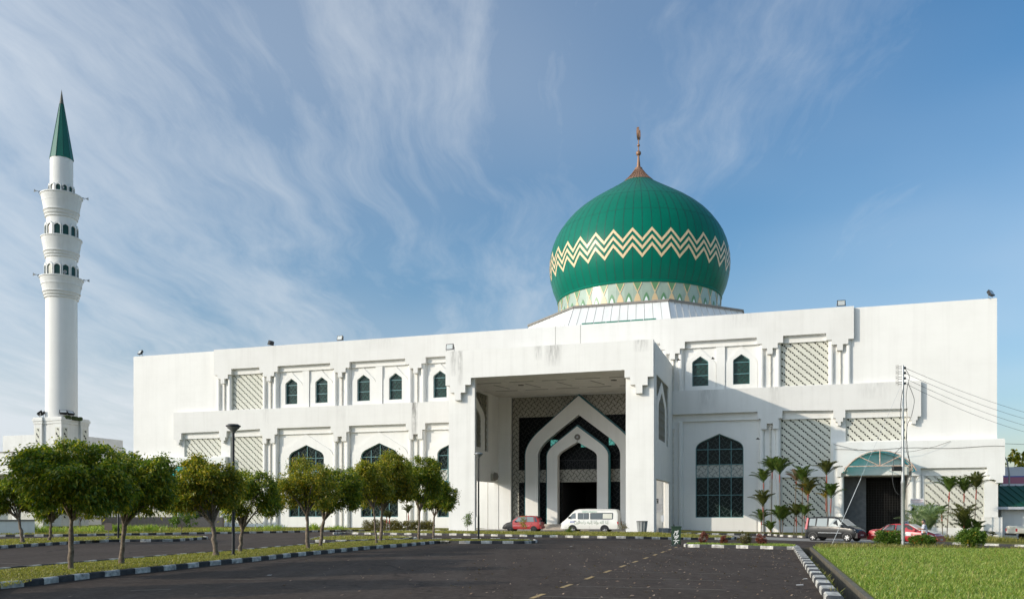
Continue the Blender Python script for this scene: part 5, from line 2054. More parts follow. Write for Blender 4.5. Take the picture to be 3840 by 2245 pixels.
def tuft(loc, label, h, n, seed, group, m='grass_blade', spread=1.1, r=0.25, w=0.035):
    rs = np.random.default_rng(seed)
    p = np.stack([rs.normal(0, r*0.5, n), rs.normal(0, r*0.5, n), np.zeros(n)], 1)
    o = quads_obj('lily_clump' if r < 0.85 else 'strappy_ground_cover', blades_arrays(p, h, w, rs, spread), m)
    o.location = loc
    if r >= 0.85:                          # long rows that read as one mass
        return tag(o, kind='stuff')
    return tag(o, label, 'plant', group)


GL = 'strappy clumps along the left verge'
for (px_, py_, h, n, r, lb) in ((70, 2004, 0.9, 260, 0.7, 'large lily clump with pale flowers at the far left of the verge'), (425, 2000, 0.65, 160, 0.4, 'bright lily clump right of the road sign'),
                                (160, 2002, 0.5, 400, 1.7, 'long row of strappy plants left of the nearest trunk'), (345, 2000, 0.55, 420, 1.8, 'long row of dark strappy plants left of the road sign'),
                                (490, 1999.5, 0.55, 200, 0.9, 'strappy clump right of the second trunk'), (560, 1999, 0.6, 260, 1.2, 'strappy clump on the verge between the second and third trunks'),
                                (800, 1996.5, 0.35, 160, 1.0, 'low strappy clump beside the third trunk'), (1010, 1993, 0.5, 240, 1.1, 'strappy clump on the verge right of the airy tree'),
                                (1175, 1991, 0.6, 160, 0.6, 'upright strappy clump behind the forked pair of trees'), (1260, 1990.5, 0.4, 160, 0.9, 'low strappy clump left of the hedges')):
    X, Y = G(px_, py_)
    tuft((X, Y+0.6, 0.11), lb, h, n, int(px_), GL, 'grass_blade', 1.1, r, 0.05)
for (px_, py_, lb) in ((3560, 2030, 'yellowish grass clump left of the flowering bush'), (3720, 2034, 'yellowish grass clump before the low pier'), (3770, 2037, 'yellowish grass clump at the right end of the verge')):
    X, Y, z = GS(px_, py_)
    tuft((X, Y+0.4, z+0.1), lb, 0.42, 420, int(px_), 'grass clumps at the right corner', 'grass_dry', 0.8, 1.5, 0.03)


def grass(name, poly, z, n, h, w, m, seed, dens=None, edge=None):
    rs = np.random.default_rng(seed)
    P = np.array(poly)
    lo, hi = P.min(0), P.max(0)
    out = []
    while sum(len(o) for o in out) < n:
        q = rs.uniform(lo, hi, (n, 2))
        # more blades where they show larger
        if dens:
            q = q[rs.random(len(q)) < np.clip(dens/np.maximum(q[:, 1], 4), 0, 1)**1.3]
        ok = np.zeros(len(q), bool)
        x, y = q[:, 0], q[:, 1]
        j = len(P)-1
        for i in range(len(P)):
            xi, yi, xj, yj = *P[i], *P[j]
            cnd = ((yi > y) != (yj > y)) & (x < (xj-xi)*(y-yi)/(yj-yi+1e-12)+xi)
            ok ^= cnd
            j = i
        out.append(q[ok])
    q = np.concatenate(out)[:n]
    zz_ = np.array([hz(a, b) for a, b in q])+z
    pos = np.column_stack([q, zz_])
    clump = 0.95+0.22*np.sin(q[:, 0]*1.7+np.sin(q[:, 1]*1.1)*2)*np.sin(q[:, 1]*1.3+0.7)
    V = blades_arrays(pos, h, w, rs, 0.9)
    base = np.repeat(pos, 4, axis=0)
    V = base+(V-base)*np.repeat(clump, 4)[:, None]
    o = quads_obj(name, V, m)
    return tag(o, kind='stuff')


LV = [(kx(12, DR1+.16), 12), (26, 12), (48, 40.9), (kx(40.5, DR1+.3), 40.9)]
grass('lawn_grass', LV, 0.03, 190000, 0.10, 0.020, 'grass_blade', 3, dens=17)
LV2 = [(kx(39, DR1+.2), 38.6), (48, 38.6), (48, 40.95), (kx(40.6, DR1+.4), 40.95)]
grass('lawn_edge_grass', LV2, 0.03, 9000, 0.26, 0.018, 'grass_dry', 4)
grass('lawn_weeds', LV, 0.03, 5000, 0.24, 0.014, 'grass_dry', 5, dens=22)
isl_in = [G(*p) for p in [(-60, 2240), (192, 2180), (465, 2149), (779, 2116.5), (1084, 2084), (1375, 2055.5), (1635, 2034.5), (1980, 2034), (1980, 2029), (1700, 2027.5), (1415, 2032.5), (1263, 2041), (956, 2068), (455, 2110), (-60, 2160)]]
grass('island_grass', isl_in, 0.115, 26000, 0.06, 0.018, 'grass_dry', 6, dens=26)
grass('strip_grass', STRIP, 0.115, 16000, 0.11, 0.03, 'grass_dry', 7)
grass('left_island_grass', I2, 0.115, 9000, 0.09, 0.03, 'grass_dry', 8)
grass('small_island_grass', I3, 0.115, 2500, 0.09, 0.03, 'grass_dry', 9)
grass('shrub_island_grass', I4, 0.115, 3500, 0.10, 0.02, 'grass_blade', 10)
grass('verge_grass', [G(-20, 2009), G(300, 2006), G(600, 2002), G(956, 1996.5), G(1390, 1989), W(-19, 6)[:2], W(-60, 6)[:2], G(-20, 1996)], 0.10, 18000, 0.13, 0.04, 'grass_dry', 11)
grass('channel_weeds', [(kx(16, DR0-0.16), 16), (kx(16, DR0+0.02), 16), (kx(30, DR0+0.02), 30), (kx(30, DR0-0.16), 30)], -0.05, 500, 0.2, 0.02, 'grass_dry', 12)

# ------------------------------------------------------------------ vehicles


class Car:
    """body lofted from stations (x, underside, belt, top, half width, half width at the roof); x runs forwards"""

    def __init__(s, root, st, paint, zmid=None):
        s.root, s.st, s.paint = root, st, paint

    def at(s, x):
        st = s.st
        if x <= st[0][0]:
            return st[0]
        for a, b in zip(st, st[1:]):
            if a[0] <= x <= b[0]:
                t = (x-a[0])/(b[0]-a[0]+1e-9)
                return tuple(p+(q-p)*t for p, q in zip(a, b))
        return st[-1]

    def ring(s, q):
        x, zb, ze, zt, wb, wr = q
        zt = max(zt, ze+0.02)
        zm = zb+(ze-zb)*0.5
        h = [(wb*0.80, zb), (wb*0.95, zb+0.05), (wb*0.99, zb+0.16), (wb, zm), (wb*0.985, ze-0.06), (wb*0.965, ze), (wr, zt-0.07 if zt-ze > 0.12 else (ze+zt)/2+0.004), (wr*0.90, zt-0.012), (wr*0.5, zt+0.008)]
        return [(x, y, z) for y, z in h]+[(x, -y, z) for y, z in reversed(h)]

    def body(s, name='body', extra=12):
        xs = []
        for a, b in zip(s.st, s.st[1:]):
            k = max(1, int((b[0]-a[0])/0.14))
            xs += [a[0]+(b[0]-a[0])*i/k for i in range(k)]
        xs.append(s.st[-1][0])
        mb = MB()
        n = 18
        rings = [s.ring(s.at(x)) for x in xs]
        vs = [p for r in rings for p in r]
        fs = [(i*n+k, i*n+(k+1) % n, (i+1)*n+(k+1) % n, (i+1)*n+k) for i in range(len(xs)-1) for k in range(n)]
        fs += [tuple(range(n-1, -1, -1)), tuple((len(xs)-1)*n+k for k in range(n))]
        mb.add(vs, fs)
        s.b = mb.build(name, s.paint, s.root, 38)
        return s.b

    def side(s, x, z):
        q = s.at(x)
        _, zb, ze, zt, wb, wr = q
        if z >= ze:
            t = (z-ze)/max(0.05, (zt-0.07)-ze)
            return wb*0.965+(wr-wb*0.965)*min(1.0, t)
        if z > ze-0.06:
            return wb*0.985
        return wb

    def panel(s, name, poly, m, off=0.008, parent=None, sides=(-1, 1), label=None, sub=1):
        """flat shape on the flank; poly in (x, z)"""
        out = []
        for sd in sides:
            mb = MB()
            P = lambda a, b, t: (a, sd*(s.side(a, b)+off-0.02*t), b)
            mb.plate(poly, [], P)
            o = mb.build(name, m, parent or s.root)
            if label:
                o['label'] = label
            out.append(o)
        return out

    def wheel(s, x, r, wb, rimm='alloy', spokes=5, w=0.19, arch=None):
        for sd in (-1, 1):
            mb = MB()
            yo = sd*(wb+0.012)
            yi = sd*(wb-w)
            y0, y1 = (yo, yi)
            mb.lathe([(r*0.62, y0), (r*0.93, y0), (r, y0-sd*0.035), (r, y1+sd*0.03), (r*0.9, y1), (r*0.5, y1)], 28, x, r, 0, 'y', False)
            wh = mb.build('wheel', 'rubber', s.root, 40)
            mb = MB()
            yr = yo-sd*0.03
            mb.lathe([(r*0.64, yo-sd*0.004), (r*0.60, yr), (r*0.57, yr-sd*0.03)], 24, x, r, 0, 'y', False)
            for k in range(spokes):
                a = 2*math.pi*k/spokes+0.3
                ca, sa = math.cos(a), math.sin(a)
                ww = r*0.10
                q = []
                for yy in (yr-sd*0.03, yr+sd*0.012):
                    for rr_, w2 in ((r*0.1, ww), (r*0.6, ww*0.8)):
                        q += [(x+rr_*ca-w2*sa, yy, r+rr_*sa+w2*ca), (x+rr_*ca+w2*sa, yy, r+rr_*sa-w2*ca)]
                mb.add(q, [(0, 1, 3, 2), (4, 5, 7, 6), (0, 2, 6, 4), (1, 3, 7, 5)])
            mb.lathe([(r*0.17, yr-sd*0.02), (r*0.17, yr+sd*0.02), (0.001, yr+sd*0.024)], 12, x, r, 0, 'y')
            mb.build('rim', rimm, wh, 40)
            mb = MB()
            mb.lathe([(0.001, yi+sd*0.02), (r*0.6, yi+sd*0.02), (r*0.6, yr-sd*0.045), (0.001, yr-sd*0.045)], 20, x, r, 0, 'y')
            mb.build('hub', 'wheel_black', wh, 40)
            ra = arch or r*1.17
            mb = MB()
            pts = [(x+ra*math.cos(t), r+ra*math.sin(t)) for t in np.linspace(R(-22), R(202), 20)]
            zmin = s.at(x)[1]+0.02
            pts = [(a, max(b, zmin)) for a, b in pts]
            mb.plate(pts, [], lambda a, b, t: (a, sd*(s.at(a)[4]+0.004-0.05*t), b))
            mb.build('wheel_arch', 'plastic_black', s.root)


def xslab(mb, x, y0, y1, z0, z1, dx):
    mb.box(min(x, x+dx), max(x, x+dx), y0, y1, z0, z1)
    return mb


# --- white van with the bier lettering, parked under the porch, nose to the left
vu = -6.95
van = thing('parked_van', 'white van with green Arabic lettering on its side parked before the porch', 'van', (*W(vu+1.5, 1.7)[:2], 0.0), math.pi-TH, 'cars parked at the mosque')
vst = [(-2.43, 0.42, 1.0, 1.30, 0.76, 0.68), (-2.39, 0.30, 1.08, 1.66, 0.83, 0.71), (-2.28, 0.28, 1.10, 1.91, 0.845, 0.73), (-2.1, 0.28, 1.10, 1.965, 0.85, 0.735), (-1.7, 0.28, 1.10, 1.985, 0.85, 0.735), (0.2, 0.27, 1.10, 2.0, 0.85, 0.735), (0.95, 0.27, 1.09, 1.98, 0.85, 0.73),
       (1.25, 0.27, 1.07, 1.90, 0.85, 0.71), (1.55, 0.27, 1.04, 1.64, 0.845, 0.69), (1.88, 0.27, 1.0, 1.28, 0.835, 0.71), (2.14, 0.26, 0.93, 1.06, 0.82, 0.72), (2.32, 0.26, 0.84, 0.93, 0.79, 0.70), (2.42, 0.30, 0.70, 0.77, 0.72, 0.64)]
v = Car(van, vst, 'car_white')
v.body()


def rrect(x0, x1, z0, z1, r=0.06):
    pts = []
    for cx_, cz_, a0 in ((x1-r, z1-r, 0), (x0+r, z1-r, 90), (x0+r, z0+r, 180), (x1-r, z0+r, 270)):
        for k in range(4):
            a = R(a0+k*30)
            pts.append((cx_+r*math.cos(a), cz_+r*math.sin(a)))
    return pts


def framed_window(car, poly, glass='car_glass', seal=0.03, parent=None):
    cx_ = sum(p[0] for p in poly)/len(poly)
    cz_ = sum(p[1] for p in poly)/len(poly)
    xs = [p[0] for p in poly]
    zs = [p[1] for p in poly]
    fx = 1+2*seal/(max(xs)-min(xs))
    fz = 1+2*seal/(max(zs)-min(zs))
    seals = car.panel('window_seal', [(cx_+(a-cx_)*fx, cz_+(b-cz_)*fz) for a, b in poly], 'plastic_black', 0.006, parent)
    wins = car.panel('window', poly, glass, 0.012, parent)
    for a, b in zip(seals, wins):
        a.parent = b
    return wins


framed_window(v, rrect(0.05, 0.95, 1.16, 1.63))
w2 = framed_window(v, rrect(-1.98, -0.06+0.0-0.05, 1.16, 1.64), 'car_glass')
for (a, b) in ((-1.92, -1.15),):
    v.panel('curtain', rect(a, b, 1.2, 1.6), 'screen_block', 0.015)
v.panel('window_bar', rect(0.46, 0.50, 1.16, 1.63), 'grey_metal', 0.017)
framed_window(v, [(1.18, 1.20), (1.80, 1.17), (1.78, 1.22), (1.42, 1.58), (1.2, 1.62)])
v.wheel(1.42, 0.315, 0.85, 'alloy', 6)
v.wheel(-1.30, 0.315, 0.85, 'alloy', 6)
v.panel('door_handle', rect(1.12, 1.28, 0.97, 1.01), 'plastic_black', 0.02)
v.panel('door_handle', rect(0.84, 0.88, 0.90, 1.04), 'plastic_black', 0.02)
v.panel('door_seam', rect(1.06, 1.075, 0.4, 1.72), 'paper_ink', 0.004)
v.panel('door_seam', rect(-0.03, -0.015, 0.4, 1.14), 'paper_ink', 0.004)
v.panel('door_seam', rect(0.97, 0.982, 0.4, 1.7), 'paper_ink', 0.004)
v.panel('sliding_rail', rect(-1.75, -0.05, 1.09, 1.105), 'paper_ink', 0.006)
v.panel('roof_gutter', [(-2.1, 1.83), (-1.7, 1.888), (0.3, 1.898), (1.1, 1.84), (1.1, 1.86), (0.3, 1.918), (-1.7, 1.908), (-2.1, 1.85)], 'gutter_dark', 0.006)
dr = v.panel('door_sticker', rect(1.25, 1.62, 0.86, 0.97), 'sign_blue', 0.010)
v.panel('sticker_stripe', rect(1.28, 1.59, 0.90, 0.93), 'paper', 0.013)
MB().box(-2.47, -2.40, -0.76, 0.76, 0.36, 0.56).build('bumper', 'car_white', van)
MB().box(2.36, 2.47, -0.74, 0.74, 0.32, 0.50).build('bumper', 'car_white', van)
for sd in (-1, 1):
    MB().box(-2.455, -2.33, sd*0.80-0.05, sd*0.80+0.03, 0.72, 0.94).build('tail_light', 'light_red', van)
    MB().box(2.28, 2.44, sd*0.62-0.12, sd*0.62+0.12, 0.66, 0.82).build('headlight', 'light_clear', van)
    mb = MB()
    mb.box(1.66, 1.74, sd*0.86-0.0 if sd > 0 else -0.98, 0.98 if sd > 0 else -0.86, 1.2, 1.36)
    mb.build('mirror', 'plastic_black', van)
    mb = MB()
    mb.box(1.86-0.1, 2.22-0.1, sd*0.84-0.006, sd*0.84+0.006, 0.3, 0.42)
mb = MB()
mb.hexa([(-2.43, -0.6, 1.15), (-2.43, 0.6, 1.15), (-2.37, 0.6, 1.15), (-2.37, -0.6, 1.15), (-2.33, -0.56, 1.68), (-2.33, 0.56, 1.68), (-2.25, 0.56, 1.68), (-2.25, -0.56, 1.68)])
mb.build('rear_window', 'car_glass', van)
mb = MB()
mb.hexa([(2.06, -0.66, 1.145), (2.06, 0.66, 1.145), (1.9, 0.66, 1.1), (1.9, -0.66, 1.1), (1.36, -0.60, 1.845), (1.36, 0.60, 1.845), (1.26, 0.60, 1.8), (1.26, -0.60, 1.8)])
mb.build('windscreen', 'car_glass', van)


def flank_text(car, body, size, xc, z, m, name, sd, off, stretch=1.0):
    # the van's flank that faces the car park; letters run from nose to tail as the viewer reads
    y = sd*(car.side(xc, z)+off)
    M = Matrix(((-1*(-sd)*-1, 0, 0, xc), (0, 0, -1*sd*-1*-1, y), (0, 1, 0, z), (0, 0, 0, 1)))
    return M


def place_text(body, size, name, m, parent, origin, right, up, sx=1.0):
    r_, u_ = Vector(right).normalized(), Vector(up).normalized()
    n_ = r_.cross(u_)
    M = Matrix(((r_.x*sx, u_.x, n_.x, origin[0]), (r_.y*sx, u_.y, n_.y, origin[1]), (r_.z*sx, u_.z, n_.z, origin[2]), (0, 0, 0, 1)))
    return text_mesh(body, size, name, m, parent, M)


# the side towards the lot is +y of the van (its nose points left); the reader's right is -x
ty = v.side(-0.3, 1.75)+0.02
place_text('KERETA JENAZAH', 0.15, 'roof_lettering', 'text_green', van, (-0.02, v.side(0, 1.74)+0.012, 1.745), (-1, 0, 0), (0, 0.25, 1), 1.05)
AR = '\u0625\u0646\u0627 \u0644\u0644\u0647 \u0648\u0625\u0646\u0627 \u0625\u0644\u064A\u0647 \u0631\u0627\u062C\u0639\u0648\u0646'
# contextual letter shapes, set in visual (left to right) order
VIS = ['\uFEE5', '\uFEEE', '\uFECC', '\uFE9F', '\uFE8D', '\uFEAD', ' ', '\uFEEA', '\uFEF4', '\uFEDF', '\uFE87', ' ', '\uFE8E', '\uFEE7', '\uFE87', '\uFEED', ' ', '\uFEEA', '\uFEE0', '\uFEDF', ' ', '\uFE8E', '\uFEE7', '\uFE87']
place_text(''.join(VIS), 0.36, 'side_lettering', 'text_sage', van, (-0.18, v.side(-0.2, 0.86)+0.006, 0.88), (-1, 0, 0), (0, 0, 1), 0.95)

# --- red hatchback with a black front wing
hb = thing('parked_car', 'red hatchback with a black bonnet and front wing parked left of the van', 'car', (*W(-11.45, 1.9)[:2], 0.0), math.pi-TH, 'cars parked at the mosque')
hst = [(-1.66, 0.36, 0.72, 0.80, 0.62, 0.58), (-1.62, 0.28, 0.82, 0.95, 0.68, 0.60), (-1.46, 0.26, 0.84, 1.22, 0.70, 0.56), (-1.22, 0.26, 0.85, 1.38, 0.705, 0.55), (-0.6, 0.25, 0.85, 1.42, 0.705, 0.56), (0.15, 0.25, 0.85, 1.40, 0.705, 0.56),
       (0.42, 0.25, 0.85, 1.30, 0.705, 0.56), (0.92, 0.25, 0.84, 0.93, 0.70, 0.62), (1.4, 0.25, 0.72, 0.80, 0.69, 0.60), (1.6, 0.26, 0.62, 0.68, 0.66, 0.58), (1.68, 0.32, 0.54, 0.58, 0.60, 0.52)]
h = Car(hb, [q for q in hst if q[0] <= 0.95]+[(0.70, 0.25, 0.845, 1.10, 0.703, 0.59)] if False else hst, 'car_faded_red')
# rear shell in red, bonnet and wings in black
full = hst
h.st = full
front_st = [(0.80, *h.at(0.80)[1:])]+[q for q in full if q[0] > 0.80]
rear_st = [q for q in full if q[0] < 0.80]+[(0.799, *h.at(0.799)[1:])]
h.st = rear_st
h.body()
hf = Car(hb, front_st, 'plastic_black')
hf.body('front_wing')
h.st = full
framed_window(h, [(-0.36, 0.90), (0.68, 0.89), (0.30, 1.30), (-0.36, 1.33)], 'car_glass_light', 0.02)
framed_window(h, [(-1.12, 0.91), (-0.44, 0.90), (-0.44, 1.33), (-1.02, 1.33)], 'car_glass_light', 0.02)
framed_window(h, [(-1.40, 0.92), (-1.20, 0.91), (-1.12, 1.30), (-1.24, 1.28)], 'car_glass', 0.015)
h.wheel(1.03, 0.255, 0.70, 'wheel_black', 5, 0.15)
h.wheel(-1.10, 0.255, 0.70, 'wheel_black', 5, 0.15)
h.panel('side_stripe', rect(-0.75, 0.79, 0.545, 0.575), 'paper_pink', 0.006)
h.panel('door_seam', rect(-0.41, -0.398, 0.34, 0.88), 'dark_void', 0.004)
h.panel('door_handle', rect(-0.98, -0.86, 0.72, 0.75), 'plastic_black', 0.015)
mb = MB()
mb.hexa([(-1.665, -0.5, 0.92), (-1.665, 0.5, 0.92), (-1.58, 0.5, 0.92), (-1.58, -0.5, 0.92), (-1.36, -0.46, 1.325), (-1.36, 0.46, 1.325), (-1.25, 0.46, 1.3), (-1.25, -0.46, 1.3)])
mb.build('rear_window', 'car_glass', hb)
mb = MB()
mb.hexa([(0.94, -0.56, 0.945), (0.94, 0.56, 0.945), (0.82, 0.56, 0.9), (0.82, -0.56, 0.9), (0.42, -0.48, 1.335), (0.42, 0.48, 1.335), (0.32, 0.48, 1.3), (0.32, -0.48, 1.3)])
mb.build('windscreen', 'car_glass_light', hb)
for sd in (-1, 1):
    MB().box(-1.67, -1.55, sd*0.60-0.06, sd*0.60+0.06, 0.66, 0.86).build('tail_light', 'gutter_dark', hb)
    MB().box(1.60, 1.70, sd*0.48-0.1, sd*0.48+0.1, 0.52, 0.62).build('headlight', 'light_clear', hb)
    MB().box(0.48, 0.58, min(sd*0.70, sd*0.82), max(sd*0.70, sd*0.82), 0.88, 0.98).build('mirror', 'plastic_black', hb)
MB().box(-1.74, -1.6, -0.62, 0.62, 0.34, 0.52).build('bumper', 'car_faded_red', hb)
MB().box(1.60, 1.74, -0.62, 0.62, 0.28, 0.46).build('bumper', 'plastic_black', hb)
MB().box(-1.752, -1.735, -0.2, 0.2, 0.40, 0.49).build('number_plate', 'plastic_black', hb)

# --- grey tall-bodied car
kx_, ky_ = 21.75, 57.0
kc = thing('parked_car', 'dark grey tall boxy hatchback parked in front of the palms', 'car', (kx_, ky_, hz(kx_, ky_)+0.0), R(-47), 'cars parked at the mosque')
kst = [(-1.76, 0.40, 0.80, 0.95, 0.62, 0.56), (-1.72, 0.30, 0.92, 1.30, 0.70, 0.58), (-1.62, 0.27, 0.95, 1.58, 0.73, 0.58), (-1.3, 0.26, 0.95, 1.64, 0.737, 0.60), (-0.2, 0.26, 0.95, 1.66, 0.737, 0.61), (0.32, 0.26, 0.94, 1.62, 0.737, 0.60),
       (0.6, 0.26, 0.93, 1.46, 0.735, 0.59), (1.14, 0.26, 0.92, 1.06, 0.73, 0.63), (1.5, 0.26, 0.84, 0.94, 0.72, 0.62), (1.7, 0.27, 0.74, 0.80, 0.69, 0.58), (1.78, 0.34, 0.62, 0.68, 0.62, 0.52)]
k = Car(kc, kst, 'car_grey')
k.body()
framed_window(k, [(-0.12, 1.0), (0.95, 0.99), (0.52, 1.46), (0.28, 1.52), (-0.12, 1.53)], 'car_glass_light', 0.02)
framed_window(k, [(-0.98, 1.01), (-0.24, 1.0), (-0.24, 1.53), (-0.93, 1.53)], 'car_glass_light', 0.02)
framed_window(k, [(-1.52, 1.05), (-1.08, 1.02), (-1.05, 1.52), (-1.48, 1.51)], 'car_glass_light', 0.02)
k.wheel(1.16, 0.285, 0.74, 'alloy', 6, 0.16)
k.wheel(-1.22, 0.285, 0.74, 'alloy', 6, 0.16)
k.panel('side_strip', rect(-0.85, 0.78, 0.56, 0.59), 'horn_grey', 0.006)
k.panel('door_seam', rect(-0.19, -0.178, 0.34, 0.98), 'dark_void', 0.004)
k.panel('door_handle', rect(-0.12, 0.02, 0.86, 0.89), 'plastic_black', 0.015)
k.panel('door_handle', rect(-0.92, -0.78, 0.88, 0.91), 'plastic_black', 0.015)
mb = MB()
mb.hexa([(1.19, -0.58, 1.04), (1.19, 0.58, 1.04), (1.05, 0.58, 1.0), (1.05, -0.58, 1.0), (0.62, -0.53, 1.495), (0.62, 0.53, 1.495), (0.5, 0.53, 1.45), (0.5, -0.53, 1.45)])
mb.build('windscreen', 'car_glass_light', kc)
mb = MB()
mb.hexa([(-1.765, -0.5, 1.0), (-1.765, 0.5, 1.0), (-1.70, 0.5, 1.0), (-1.70, -0.5, 1.0), (-1.665, -0.48, 1.5), (-1.665, 0.48, 1.5), (-1.6, 0.48, 1.5), (-1.6, -0.48, 1.5)])
mb.build('rear_window', 'car_glass', kc)
for sd in (-1, 1):
    mb = MB()
    mb.hexa([(-1.77, sd*0.72-0.06, 0.80), (-1.77, sd*0.70+0.05, 0.80), (-1.62, sd*0.72+0.03, 0.80), (-1.62, sd*0.72-0.06, 0.80), (-1.68, sd*0.61-0.05, 1.56), (-1.68, sd*0.61+0.04, 1.56), (-1.56, sd*0.61+0.04, 1.56), (-1.56, sd*0.61-0.05, 1.56)])
    mb.build('tail_light', 'light_red', kc)
    mb = MB()
    mb.hexa([(1.74, sd*0.52-0.14, 0.64), (1.74, sd*0.52+0.12, 0.64), (1.55, sd*0.6+0.1, 0.66), (1.55, sd*0.52-0.14, 0.66), (1.66, sd*0.52-0.14, 0.80), (1.66, sd*0.52+0.1, 0.80), (1.5, sd*0.6+0.09, 0.84), (1.5, sd*0.52-0.14, 0.84)])
    mb.build('headlight', 'light_clear', kc)
    MB().box(0.74, 0.86, min(sd*0.73, sd*0.90), max(sd*0.73, sd*0.90), 0.98, 1.13).build('mirror', 'plastic_black', kc)
MB().box(1.66, 1.84, -0.66, 0.66, 0.26, 0.58).build('bumper', 'plastic_black', kc)
MB().box(1.842, 1.852, -0.22, 0.22, 0.40, 0.50).build('number_plate', 'paper_ink', kc)
MB().box(-1.82, -1.68, -0.66, 0.66, 0.32, 0.56).build('bumper', 'car_grey', kc)
MB().box(1.70, 1.79, -0.34, 0.34, 0.63, 0.73).build('grille', 'plastic_black', kc)

# --- red and white taxi
tx_, ty_ = 25.75, 55.4
tc_ = thing('taxi', 'red taxi with a white bonnet and a roof sign, one door open', 'taxi', (tx_, ty_, hz(tx_, ty_)-0.01), R(-45), 'cars parked at the mosque')
tst = [(-2.14, 0.42, 0.78, 0.86, 0.70, 0.62), (-2.08, 0.30, 0.86, 0.95, 0.80, 0.68), (-1.9, 0.26, 0.89, 1.0, 0.83, 0.72), (-1.42, 0.24, 0.90, 1.03, 0.845, 0.72), (-0.86, 0.23, 0.91, 1.34, 0.85, 0.60), (-0.5, 0.23, 0.91, 1.385, 0.85, 0.60), (0.2, 0.23, 0.90, 1.385, 0.85, 0.61),
       (0.45, 0.23, 0.90, 1.33, 0.85, 0.61), (1.12, 0.23, 0.88, 0.97, 0.845, 0.74), (1.7, 0.24, 0.78, 0.86, 0.83, 0.72), (2.02, 0.25, 0.68, 0.74, 0.79, 0.68), (2.14, 0.32, 0.58, 0.62, 0.70, 0.58)]
tx = Car(tc_, tst, 'car_red')
tx.body()
framed_window(tx, [(-0.32, 0.96), (0.93, 0.95), (0.40, 1.29), (-0.32, 1.30)], 'car_glass', 0.02)
framed_window(tx, [(-1.06, 0.97), (-0.42, 0.96), (-0.42, 1.30), (-0.78, 1.29)], 'car_glass', 0.02)
framed_window(tx, [(-1.24, 0.98), (-1.12, 0.975), (-0.86, 1.26), (-0.92, 1.24)], 'car_glass_light', 0.015)
tx.wheel(1.30, 0.29, 0.85, 'alloy', 7, 0.18)
tx.wheel(-1.20, 0.29, 0.85, 'alloy', 7, 0.18)
tx.panel('belt_trim', [(-1.25, 0.925), (0.95, 0.905), (0.95, 0.93), (-1.25, 0.95)], 'chrome', 0.006)
tx.panel('side_strip', rect(-1.9, 1.0, 0.62, 0.65), 'paper_pink', 0.006)
tx.panel('door_sign', rect(0.02, 0.62, 0.64, 0.80), 'paper', 0.012)
tx.panel('fuel_flap', rrect(-1.62, -1.42, 0.76, 0.90, 0.05), 'gutter_dark', 0.008, sides=(-1,))
mb = MB()                                  # white bonnet panel laid over the red shell
q0 = [(1.13, 0.70, 0.992), (1.7, 0.68, 0.882), (2.0, 0.62, 0.768)]
vs = []
for (x, w_, z) in q0:
    vs += [(x, -w_, z), (x, -w_*0.45, z+0.014), (x, w_*0.45, z+0.014), (x, w_, z)]
mb.add(vs, [(i*4+j, i*4+j+1, i*4+j+5, i*4+j+4) for i in range(2) for j in range(3)])
mb.build('bonnet', 'car_white', tc_, 40)
tx.panel('white_wing_patch', [(1.62, 0.66), (2.0, 0.56), (2.02, 0.62), (1.72, 0.74)], 'car_white', 0.008)
mb = MB()
mb.hexa([(1.16, -0.66, 0.975), (1.16, 0.66, 0.975), (1.0, 0.66, 0.94), (1.0, -0.66, 0.94), (0.46, -0.55, 1.362), (0.46, 0.55, 1.362), (0.34, 0.55, 1.33), (0.34, -0.55, 1.33)])
mb.build('windscreen', 'car_glass_light', tc_)
mb = MB()
mb.hexa([(-1.44, -0.62, 1.01), (-1.44, 0.62, 1.01), (-1.3, 0.62, 0.99), (-1.3, -0.62, 0.99), (-0.92, -0.53, 1.345), (-0.92, 0.53, 1.345), (-0.8, 0.53, 1.31), (-0.8, -0.53, 1.31)])
mb.build('rear_window', 'car_glass', tc_)
rs_ = MB()
rs_.hexa([(0.06, -0.42, 1.40), (0.06, 0.42, 1.40), (-0.14, 0.42, 1.40), (-0.14, -0.42, 1.40), (0.02, -0.36, 1.54), (0.02, 0.36, 1.54), (-0.10, 0.36, 1.54), (-0.10, -0.36, 1.54)])
rso = rs_.build('roof_sign', 'paper', tc_)
place_text('TEKSI', 0.11, 'sign_lettering', 'text_dark', rso, (0.05, 0, 1.47), (0, 1, 0), (-0.27, 0, 1), 1.2)
for sd in (-1, 1):
    MB().box(-2.15, -2.02, sd*0.58-0.2, sd*0.58+0.2, 0.68, 0.82).build('tail_light', 'light_red', tc_)
    mb = MB()
    mb.hexa([(2.13, sd*0.52-0.18, 0.54), (2.13, sd*0.52+0.15, 0.54), (1.95, sd*0.62+0.12, 0.56), (1.95, sd*0.52-0.18, 0.56), (2.07, sd*0.52-0.18, 0.68), (2.07, sd*0.52+0.13, 0.68), (1.92, sd*0.62+0.12, 0.71), (1.92, sd*0.52-0.18, 0.71)])
    mb.build('headlight', 'light_clear', tc_)
    MB().box(0.80, 0.93, min(sd*0.83, sd*1.0), max(sd*0.83, sd*1.0), 0.93, 1.06).build('mirror', 'car_red', tc_)
MB().box(2.04, 2.21, -0.72, 0.72, 0.26, 0.50).build('bumper', 'car_red', tc_)
MB().box(2.212, 2.222, -0.22, 0.22, 0.34, 0.44).build('number_plate', 'light_clear', tc_)
MB().box(-2.21, -2.04, -0.74, 0.74, 0.32, 0.56).build('bumper', 'car_red', tc_)
